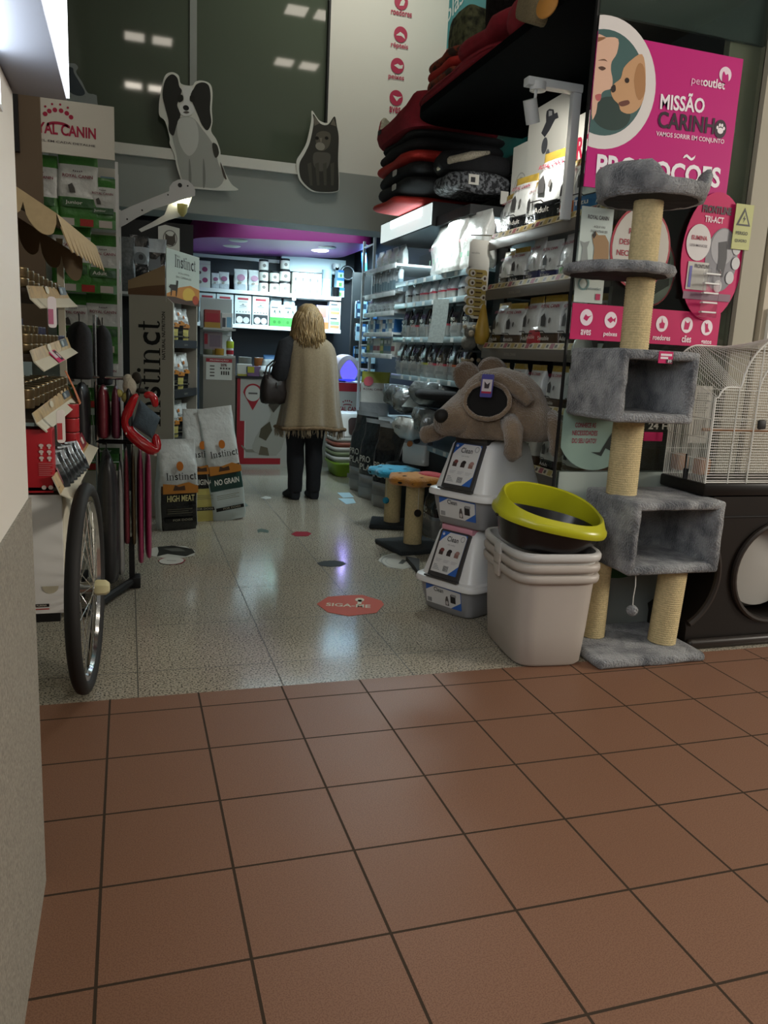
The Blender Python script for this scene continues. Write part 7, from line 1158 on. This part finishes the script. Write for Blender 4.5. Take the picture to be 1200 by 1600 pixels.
# light case and the stack of beds on it
lc = thing('light_case', 'black display top case with glowing white front over the middle shelves', 'light', (0, 0, 0)); b = B(); b.box((2.27, 6.12, 2.335), (2.93, 7.46, 2.515), mat('case_black', '#0e1012', .5)); b.obj('case', lc); b = B(); b.box((2.262, 6.13, 2.345), (2.2695, 7.45, 2.505), mat('case_glow', '#e3f3f2', .5, emit=.55)); b.obj('white_front', lc, 'glowing white front'); b = B(); b.box((2.2585, 6.35, 2.44), (2.2615, 7.15, 2.50), 'tube_glow'); b.obj('tube', lc, 'bright tube')
b = B(); b.box((2.30, 5.45, 2.33), (2.9, 6.10, 2.40), 'case_black'); b.box((2.4, 5.55, 2.322), (2.8, 6.0, 2.3295), 'tube_glow'); tag(b.obj('shelf_lamp'), 'flat black lamp case over the white bags', 'lamp'); area('shelf_lamp_light', (2.28, 5.75, 2.318), (.25, .6), 24, (.90, 1, .98), aim=(-.05, 0, -1)); area('case_light', (2.24, 6.8, 2.33), (.06, 1.1), 9, (.75, .95, 1), aim=(-.15, 0, -1))
SG = 'stacked pet beds on the light case'
cushion('pet_bed', 'orange red quilted bed lowest in the stack on the light case', 'pet bed', (2.02, 6.3, 2.516), (2.85, 7.0, 2.585), 'bed_scarlet', SG, 6, seed=1)
for z0, z1, m, l in ((2.585, 2.69, 'bed_black', 'black bed with white label, lower of the two above the orange bed'), (2.69, 2.79, 'bed_black', 'black bed with white label, upper of the two above the orange bed'), (2.79, 2.875, 'bed_scarlet', 'flat red bed between black beds in the stack on the light case'), (2.875, 2.96, 'bed_black', 'black bed above the flat red bed'), (2.96, 3.02, 'bed_black', 'thin black bed right under the big red bed')):
    o = cushion('pet_bed', l, 'pet bed', (2.03 + (.03 if z0 > 2.9 else 0), 6.02, z0), (2.85, 6.98, z1), m, SG, 6, seed=int(z0 * 100))
    if 'white label' in l:
        b = B(); b.prism(left(-.42, -.15, .045), rrect(-.05, -.022, .05, .022, .015), '#c9c6c0', .003); b.obj('label', o)
rb_ = thing('pet_bed', 'big dark red walled bed with fleece lining topmost in the stack', 'pet bed', (2.40, 6.48, 3.02), 0, SG)
b = B(); n = 56
HG = [(0, .22), (60, .22), (105, .23), (130, .27), (150, .14), (178, .11), (200, .15), (225, .235), (275, .245), (330, .24), (360, .22)]
def hgt(i):
    a = 360 * i / n
    for (a0, h0), (a1, h1) in zip(HG, HG[1:]):
        if a0 <= a <= a1: t = (a - a0) / (a1 - a0); t = t * t * (3 - 2 * t); return h0 + (h1 - h0) * t
def rr_(s, f, z=0.): return [(x * s, y * s, z + hgt(i) * f) for i, (x, y) in enumerate(sq(.40, .52, 4, n))]
b.loft([rr_(.96, 0), rr_(1.0, 0, .02), rr_(1.04, .5), rr_(1.03, .92), rr_(1.0, 1.0)], 'bed_red', (True, False)); b.obj('wall', rb_)
b = B(); b.loft([rr_(1.0, 1.0), rr_(.95, .98), rr_(.90, .6), rr_(.86, 0, .05)], 'fleece', (False, True)); b.obj('lining', rb_); b = B(); b.box((-.425, .18, .07), (-.40, .24, .10), 'black'); b.obj('label', rb_)
cushion('pet_bed', 'grey leopard print bed hanging at the near side of the stack', 'pet bed', (2.20, 5.62, 2.52), (2.74, 6.02, 2.66), 'leopard', SG, 4, wav=.06, seed=8); o = cushion('pet_bed', 'black bed with white fur edge on the leopard bed', 'pet bed', (2.16, 5.64, 2.66), (2.72, 6.0, 2.80), 'bed_black', SG, 3.5, wav=.05, seed=9)
b = B(); b.tube([(-.27, -.02, .02), (-.22, -.15, .06), (-.08, -.19, .10), (.06, -.18, .135)], [.014, .026, .028, .012], 'fur_white', 10); fuzz(b.obj('fur_edge', o), .008, 0)
b = B(); b.box((2.34, 5.605, 2.56), (2.42, 5.611, 2.63), 'card_white'); b.rect(front(0, 5.604, 0), 2.355, 2.575, 2.39, 2.61, '#3a3a3c', .001); tag(b.obj('price_tag'), 'white tag with dark picture on the leopard bed', 'tag'); b = B(); b.box((2.60, 5.605, 2.45), (2.66, 5.61, 2.54), 'card_white'); tag(b.obj('price_tag'), 'grey hang tag below the leopard bed', 'tag')
# ------------------------------------------------------------------ middle and far shelf bays
mat('lip_ice', '#9fb6bd', .25, .3); mat('bay_dark', '#14181b', .6)
def bay(name, label, y0, y1, levels, x=2.3, lip='lip_ice'):
    t = thing(name, label, 'shelf unit', (0, 0, 0)); b = B(); b.box((2.86, y0, 0), (2.93, y1, 2.33), 'bay_dark'); b.obj('back_panel', t)
    for z in levels:
        b = B(); b.box((x + .005, y0, z - .012), (2.86, y1, z + .008), lip); b.box((x - .008, y0, z - .032), (x + .005, y1, z + .012), lip, bev=.004)
        for k in range(int((y1 - y0) / .22)): b.rect(left(x - .0085, 0, 0), -(y0 + .08 + k * .22), z - .026, -(y0 + .14 + k * .22), z + .006, '#c3cac8', .001)
        b.obj('shelf', t)
    return t
bay('shelf_bay', 'middle shelf bay with icy blue lips full of foil bags', 5.28, 7.03, (.62, 1.155, 1.475, 1.765, 1.95)); bay('shelf_bay', 'far shelf bay with white lips and small goods', 7.06, 8.02, (.70, 1.325, 1.525, 1.715, 1.89, 2.13), lip='metal_white')
bw = bag('white_sack', .42, .16, .46, [(1., 'foil_white')], lambda b, F, w, h: (b.textw('ROYAL', F(.5), -w * .2, 0, w * .35, '#b06a74', w * .07, .001), [b.rect(F(.25), -w * .3 + k * w * .3, -w * .05, -w * .2 + k * w * .3, w * .05, '#8fb5a0', .001) for k in range(3)]), 60)
for i, (y, x, s, l) in enumerate(((6.05, 2.36, .86, 'far one of the brightly lit white sacks under the lamp case'), (5.72, 2.33, .90, 'middle brightly lit white sack under the lamp case'), (5.40, 2.36, .84, 'near one of the brightly lit white sacks under the lamp case'))): put(bw, 'white_sack', l, 'sack', (x, y, 1.959), RZ + .1 * (i - 1), 'lit white sacks', s)
def pp(b, F, w, h):
    f = F(.42); b.textw('PRO', f, -w * .12, w * .17, w * .42, '#b9b6ac', w * .16, .001, .01); b.textw('PLAN', f, 0, -w * .04, w * .62, '#b9b6ac', w * .16, .001, .01); f = F(.18); b.rect(f, -w * .4, -w * .06, w * .4, w * .06, '#6e6f6e', .001)
mat('strip_red', '#9a2c3c', .4); mat('strip_yellow', '#9c9c36', .4); mat('strip_orange', '#a8532f', .4); mat('pp_grey', '#83837f', .35)
PPm = [bag('plan_bag', .19, .09, .30, [(.36, 'pp_grey'), (.42, s), (.93, 'foil_black'), (1., 'foil_grey')], pp, 70 + i) for i, s in enumerate(('foil_grey', 'strip_yellow', 'strip_red', 'strip_orange'))]
for i in range(8): put(PPm[(0, 0, 0, 1, 2, 2, 3, 3)[i]], 'food_bag', '%s black and grey bag from the far end on the waist-high icy shelf' % ORD[i], 'bag', (2.37, 6.93 - i * .208, 1.164), RZ + .06 * (i % 3 - 1), 'black bags on the waist-high icy shelf', .95)
for i in range(7): put(PPm[(0, 2, 0, 0, 2, 0, 0)[i]], 'food_bag', '%s dark bag from the far end on the second icy shelf' % ORD[i], 'bag', (2.38, 6.85 - i * .23, 1.484), RZ + .07 * (i % 2), 'dark bags on the second icy shelf', .85)
MP = [bag('metal_pouch', .17, .08, .21, [(.34, 'pp_grey'), (.42, s), (1., 'foil_silver')], lambda b, F, w, h: b.textw('ADULT', F(.38), 0, w * .1, w * .6, '#2a2a2c', w * .13, .001, .02), 80 + i) for i, s in enumerate(('strip_red', 'foil_black'))]
for i in range(8): put(MP[(1, 1, 0, 0, 0, 0, 1, 1)[i]], 'metal_pouch', '%s silver pouch from the far end on the shelf under the white sacks' % ORD[i], 'pouch', (2.36, 6.80 - i * .20, 1.774), RZ + .08 * (i % 3 - 1), 'silver pouches under the white sacks', .82)
def strip(name, label, x, y, z0, z1, out):
    b = B(); n = 10; vs = []; w = .075
    for k in range(n + 1):
        t = k / n; z = z1 + (z0 - z1) * t; xx = x - out * t * t; vs += [(xx - w * .6, y + w * .6, z), (xx + w * .6, y - w * .6, z), (xx - w * .6 + .002, y + w * .6 + .002, z), (xx + w * .6 + .002, y - w * .6 + .002, z)]
    fs = []
    for k in range(n): a = 4 * k; fs += [(a, a + 4, a + 5, a + 1), (a + 2, a + 3, a + 7, a + 6), (a, a + 2, a + 6, a + 4), (a + 1, a + 5, a + 7, a + 3)]
    b.add(vs, fs, mat('strip_paper', '#98a3a2', .5, var=.15, scale=60), True); tag(b.obj(name), label, 'label strip')
strip('price_strip', 'long curved price strip hanging from the icy shelf below the silver pouches', 2.23, 5.72, 1.44, 1.76, .03); strip('price_strip', 'curved price strip over the silver crumpled bags', 2.235, 6.05, .93, 1.14, .10)
# far bay goods
tb = B(); tb.cyl((0, 0, 0), (0, 0, .22), .028, 'foil_silver', n=12); tb.cyl((0, 0, .03), (0, 0, .12), .0285, '#6a7f88', n=12, caps=(False, False)); tb.cyl((0, 0, .22), (0, 0, .235), .02, 'white_plastic', n=10); tbm = tb.mesh('tube_bottle')
for i in range(11): put(tbm, 'tube_bottle', '%s tall clear bottle from the far end in the far bay' % ORD[i], 'bottle', (2.37, 7.95 - i * .083, 1.899), 0, 'tall clear bottles in the far bay', .92 if i % 3 else .8)
zl = bag('silver_bag', .17, .08, .155, [(.5, 'pp_grey'), (1., 'foil_grey')], lambda b, F, w, h: b.textw('ZULU', F(.3), 0, 0, w * .7, '#c9cfd0', w * .2, .001, .02), 90)
for i in range(7): put(zl, 'silver_bag', '%s low silver bag from the far end in the far bay' % ORD[i], 'bag', (2.37, 7.93 - i * .14, 1.724), RZ, 'low silver bags in the far bay')
smx = [carton(.06, .1, .12, m, ((.3, .7, .1, .9, c),)) for m, c in (('pk_ice', '#2c5f94'), ('card_white', '#7d8f98'), ('pk_blue', '#c2ced4'))]
for i in range(9): put(smx[i % 3], 'small_box', '%s small blue or white box from the far end in the far bay' % ORD[i], 'box', (2.38, 7.95 - i * .10, 1.534), RZ + .3 * (i % 2), 'small boxes in the far bay')
mxs = [carton(.13, .1, .15, m, ((.2, .5, .1, .9, c), (.65, .85, .2, .8, '#c9cbc6'))) for m, c in ((mat('mx_green', '#5f7a3a', .4), '#b5a84c'), ('card_white', '#8a3f46'), (mat('mx_grey', '#6f7476', .4), '#3f6a84'))]
for i in range(8): put(mxs[(i * 2 + i // 3) % 3], 'treat_box', '%s treat box from the far end on the far bay shelf above the dark gap' % ORD[i], 'box', (2.38, 7.93 - i * .115, 1.334), RZ, 'treat boxes in the far bay')
for i in range(4): put(bw, 'white_packet', '%s white packet from the far end on the top shelf of the far bay' % ORD[i], 'packet', (2.42, 7.9 - i * .22, 2.139), RZ, 'white packets on top of the far bay', .40)
b = B(); b.box((2.46, 8.33, 0), (2.485, 8.36, 2.52), 'metal_white'); b.box((2.46, 8.72, 0), (2.485, 8.75, 2.52), 'metal_white')
for k in range(6): b.box((2.468, 8.36, 1.15 + k * .26), (2.478, 8.72, 1.165 + k * .26), 'metal_white')
tag(b.obj('upright_frame'), 'tall white ladder frame at the far end of the shelf bays', 'frame')
put(bag('white_bag', .30, .13, .44, [(.3, 'foil_grey'), (.75, 'foil_white'), (1., mat('lime_top', '#9a9f3c', .4))], lambda b, F, w, h: (b.disc(F(.78), -w * .2, 0, w * .17, w * .17, '#c25a68', .001, 18), b.textw('ROYAL CANIN', F(.60), 0, 0, w * .7, '#5a2a33', w * .07, .001, .02)), 95), 'food_bag', 'white bag with pink disc and lime top standing by the brand counter', 'bag', (2.40, 7.85, .712), math.radians(-30), None)
# crumpled silver sacks spilling at waist height
mat('crumple', '#8d9598', .18, .55, bump=2.0, bscale=14, var=.5, scale=9)
for i, (x, y, z, sx, r, l) in enumerate(((2.33, 6.72, .90, 1.0, .2, 'far silver crumpled sack'), (2.26, 6.30, .88, 1.1, -.3, 'silver crumpled sack under the curved price strip'), (2.33, 5.95, .96, 1.0, .5, 'upper silver crumpled sack near the dark cushion'), (2.24, 5.72, .76, 1.05, -.2, 'lower near silver crumpled sack'), (2.22, 6.15, .68, .9, .1, 'lowest silver crumpled sack over the bucket'))):
    b = B(); n = 26; b.loft([[(x_ * (1 + .18 * math.sin(3 * k + 4 * y_ * 9 + i)), y_ * (1 + .12 * math.sin(5 * x_ * 12 + k)), z_ + .03 * math.sin(9 * x_ + k)) for x_, y_ in sq(a, c, 3, n)] for k, (a, c, z_) in enumerate(((.08, .14, 0), (.13, .20, .02), (.15, .22, .09), (.13, .20, .15), (.06, .16, .19)))], 'crumple' if i != 4 else 'foil_white'); 
    b.textw('ADULT', Fr((-.152, .0, .09), (0, -1, 0), (0, 0, 1)), 0, 0, .14, '#2a2c2e', .03, .004, .02); put(b.mesh('silver_sack'), 'silver_sack', l + ' on the icy bay', 'sack', (x, y, z), r, 'crumpled silver sacks', sx)
cushion('dark_cushion', 'flat dark grey oval cushion beside the plush mouse nose', 'cushion', (2.05, 5.45, 1.02), (2.5, 5.85, 1.09), 'bed_black', None, 2.4, seed=3)
b = B(); b.box((2.32, 5.28, 0.0), (2.36, 7.03, .62), 'bay_dark'); b.box((2.32, 7.06, 0), (2.36, 8.02, .69), 'bay_dark'); struct('trim_4', b)
# black sacks standing on the floor
PS = bag('plan_sack', .36, .16, .74, [(.26, 'pp_grey'), (.30, 'foil_grey'), (.95, 'foil_black'), (1., 'foil_grey')], pp, 97, side=None)
for i, (x, y, r, s, l) in enumerate(((2.18, 7.0, -68, 1.0, 'far black sack with white lettering standing on the aisle floor'), (2.19, 6.58, -66, 1.0, 'near black sack with white lettering standing on the aisle floor'), (2.20, 7.42, -72, 1.05, 'farthest black sack partly hidden behind the lettered sacks'), (2.10, 6.95, -52, .0, ''))):
    if s: put(PS, 'black_sack', l, 'sack', (x, y, .002), math.radians(r), 'black sacks on the floor', s)
put(bag('patch_bag', .26, .12, .28, [(.6, 'foil_white'), (1., 'foil_grey')], lambda b, F, w, h: (b.disc(F(.6), -w * .1, 0, w * .12, w * .1, '#b0683a', .001, 12), b.disc(F(.7), w * .15, 0, w * .14, w * .09, '#26262b', .001, 12)), 98), 'food_bag', 'white bag with black and orange patches above the bucket', 'bag', (2.26, 6.12, .46), RZ + .5, None)
b = B(); b.lathe([(.13, 0), (.15, .01), (.19, .42), (.20, .425), (.205, .44), (.195, .445), (.18, .42), (.14, .02)], mat('bucket_grey', '#33393b', .4), n=30); put(b.mesh('bucket'), 'bucket', 'dark grey open bucket behind the blue scratching post', 'bucket', (2.21, 6.24, .001), 0, None, (.85, .85, 1))
put(PPm[0], 'food_bag', 'black bag standing behind the orange scratching post', 'bag', (2.20, 5.50, .001), RZ, None, 1.3); put(PPm[2], 'food_bag', 'black bag low beside the upper litter box', 'bag', (2.20, 5.10, .001), RZ, None, 1.4)
# scratching posts
def flower_post(x, y, h, r, m, label, base, rz=0, m2=None, pc='#2f8fb0'):
    t = thing('scratching_post', label, 'scratching post', (x, y, 0), rz, 'flower top scratching posts'); b = B(); b.box((-base, -base, 0), (base, base, .035), mat('base_plush', '#2e3335', .95, bump=1., bscale=120), bev=.012, seg=3); fuzz(b.obj('base', t), .003, 4); sisal_post(t, (0, 0, .033), (0, 0, h - .02), .062)
    b = B(); n = 60; pr = lambda s, z: [(r * s * (1 + .10 * math.cos(6 * 2 * PI * i / n)) * math.cos(2 * PI * i / n), r * s * (1 + .10 * math.cos(6 * 2 * PI * i / n)) * math.sin(2 * PI * i / n), z) for i in range(n)]; b.loft([pr(.7, h - .028), pr(.95, h - .026), pr(1.02, h), pr(.95, h + .028), pr(.6, h + .034)], m)
    for k in range(6): a = k * PI / 3 + .3; b.disc(flat(0, 0, h + .036), r * .62 * math.cos(a), r * .62 * math.sin(a), .018, .010, '#15130f', .001, 10)
    for k in range(8): a = -PI + k * .5; f = Fr((r * 1.0 * math.cos(a), r * 1.0 * math.sin(a), h), (-math.sin(a), math.cos(a), 0), (0, 0, 1)); b.disc(f, 0, 0, .018, .008, '#1d1a16', .018, 10)
    fuzz(b.obj('flower_top', t), .003, 0)
    if m2: b = B(); b.loft([[(.045 + x_ * s, y_ * s, z) for x_, y_ in ell(r * .5, 0, r * .52, r * .7, 30)] for s, z in ((.9, h - .02), (1.04, h), (.98, h + .032), (.7, h + .042))], m2); fuzz(b.obj('petal', t), .003, 0)
    b = B(); b.tube([(-.05, -r * .7, h - .02), (-.05, -r * .72, h - .19)], .0025, '#c9c3b0', 5); s_ = b.obj('string', t); b = B(); b.lathe([(.026 * math.sin(PI * i / 8), -.026 * math.cos(PI * i / 8)) for i in range(9)], P(pc, .9), (-.05, -r * .72, h - .21), 14); b.obj('pompom', s_); return t
flower_post(1.985, 5.88, .435, .19, mat('plush_blue', '#2c9cc0', .95, sheen=.4, bump=.8, bscale=120), 'scratching post with bright blue flower top on a grey base', .17, math.radians(-20))
flower_post(1.905, 5.16, .49, .19, mat('plush_orange', '#b87a28', .95, sheen=.4, bump=.8, bscale=120), 'scratching post with orange and red flower top beside the litter boxes', .20, math.radians(10), mat('plush_red', '#b01e2c', .95, sheen=.4, bump=.8, bscale=120), '#1d1714')
# long gold pendant card and plush toys at the end of the middle bay
b = B(); YC = 5.12; f = front(2.245, YC, 0); pts = [(-.07, 1.92), (-.07, 2.09), (-.05, 2.115), (.065, 2.115), (.08, 2.10), (.08, 1.63), (.06, 1.605), (-.02, 1.605), (-.05, 1.63)] + [q for k in range(5) for q in ell(-.045, 1.665 + k * .062, .042, .031, 7, 1.5 * PI, .5 * PI)]
b.prism(f, pts, 'card_white', .003); f = Fr(f.at(0, 0, .0035), f.u, f.v)
for k in range(5):
    z = 1.90 - k * .062; b.poly(f, rrect(-.065 - .002 * k, z - .027, .07, z + .024, .02), 'tag_gold', .0005); b.disc(f, -.035, z, .02, .02, '#d5cfc0', .001, 14); b.disc(f, -.033, z - .002, .009, .010, '#4a3a30', .0015, 10); b.rect(f, -.008, z - .004, .035, z + .006, '#4d3a22', .001); b.disc(f, .055, z - .03, .02, .02, '#cfc8ba', .0012, 14); b.disc(f, .055, z - .031, .009, .010, '#4a3a30', .0016, 10); b.rect(f, -.01, z - .032, .03, z - .025, '#4d3a22', .001)
b.textw('sensible', f, -.025, 2.03, .06, '#8f8b82', .014, .001); b.tube([(2.18, YC, 2.14), (2.34, YC, 2.15)], .004, 'chrome', 6); tag(b.obj('pendant_card'), 'white and gold pendant card with dog breed discs between the bays', 'card')
b = B(); b.lathe([(.0, 0), (.02, .01), (.022, .06), (.012, .10), (.0, .11)], mat('toy_pink', '#b02a4c', .5), n=12); put(b.mesh('pink_toy'), 'toy', 'bright pink rubber toy hanging above the pendant card', 'toy', (2.45, 5.14, 2.20), 0, None)
b = B(); b.lathe([(0, 0), (.035, .01), (.05, .06), (.03, .16), (.012, .24), (.0, .25)], mat('toy_yellow', '#a8862c', .5), n=16); put(b.mesh('yellow_toy'), 'toy', 'yellow rubber toy leaning behind the pendant card', 'toy', (2.30, 5.10, 1.43), 0, None, 1.1)
def plush(x, y, z, s, m, m2, label):
    t = thing('plush_toy', label, 'toy', (x, y, z), 0, 'plush toys between the bays'); sph = lambda c, r, mm, nm: (lambda b: (b.lathe([(r * math.sin(PI * i / 10), -r * math.cos(PI * i / 10)) for i in range(11)], mm, c, 16), fuzz(b.obj(nm, t), .004, 0)))(B())
    sph((0, 0, .05 * s), .055 * s, m, 'body'); sph((-.02 * s, -.045 * s, .12 * s), .04 * s, m, 'head'); sph((-.025 * s, -.085 * s, .11 * s), .02 * s, m2, 'muzzle')
    for k in (-1, 1): sph((-.02 * s + k * .035 * s, -.035 * s, .155 * s), .014 * s, m2, 'ear')
mat('plush_grey', '#6a6a62', .95, bump=.8, bscale=90); mat('plush_cream', '#a59a84', .95, bump=.8, bscale=90); mat('plush_tan', '#7a6a50', .95, bump=.8, bscale=90)
b = B()
for z in (1.16, 1.38): b.box((2.2, 5.085, z), (2.46, 5.26, z + .012), 'bay_dark')
b.box((2.44, 5.085, 0), (2.46, 5.26, 2.2), 'bay_dark'); tag(b.obj('toy_rack'), 'narrow dark rack of plush toys between the two bays', 'rack')
for i, (x, z, m, m2, l) in enumerate(((2.24, 1.393, 'plush_grey', 'plush_cream', 'grey plush toy left on the upper rack between the bays'), (2.36, 1.393, 'plush_cream', 'plush_dark', 'cream plush dog right on the upper rack between the bays'), (2.24, 1.173, 'plush_tan', 'plush_cream', 'tan plush toy left on the lower rack above the mouse house'), (2.36, 1.173, 'plush_dark', 'plush_tan', 'dark plush toy right on the lower rack above the mouse house'))): plush(x, 5.17, z, 1.0, m, m2, l)
b = B(); b.box((-.06, -.02, 0), (.06, .02, .09), 'card_white', bev=.003); b.rect(front(0, -.021, 0), -.05, .01, .0, .05, '#5a5248', .001); put(b.mesh('white_pack'), 'treat_box', 'white pack leaning behind the ears of the plush mouse', 'box', (2.285, 4.75, 1.045), RZ + .4, None, 1.3)
# ------------------------------------------------------------------ put every origin at the base of its thing
bpy.context.view_layer.update()
for o in [o for o in S.objects if o.type == 'EMPTY' and o.parent is None and o.location.length < 1e-6]:
    kids = [c for c in o.children]; pts = [c.matrix_local @ V(k) for c in kids if c.type == 'MESH' for k in c.bound_box]
    if not pts: continue
    lo = V([min(p[i] for p in pts) for i in range(3)]); hi = V([max(p[i] for p in pts) for i in range(3)]); d = V(((lo.x + hi.x) / 2, (lo.y + hi.y) / 2, lo.z)); o.location = d
    for c in kids: c.location = c.location - d
for o in [o for o in S.objects if o.type == 'MESH' and o.parent is None and o.location.length < 1e-6 and o.get('kind') != 'structure' and o.data.users == 1]:
    pts = [V(k) for k in o.bound_box]; lo = V([min(p[i] for p in pts) for i in range(3)]); hi = V([max(p[i] for p in pts) for i in range(3)]); d = V(((lo.x + hi.x) / 2, (lo.y + hi.y) / 2, lo.z)); o.data.transform(Matrix.Translation(-d)); o.location = d
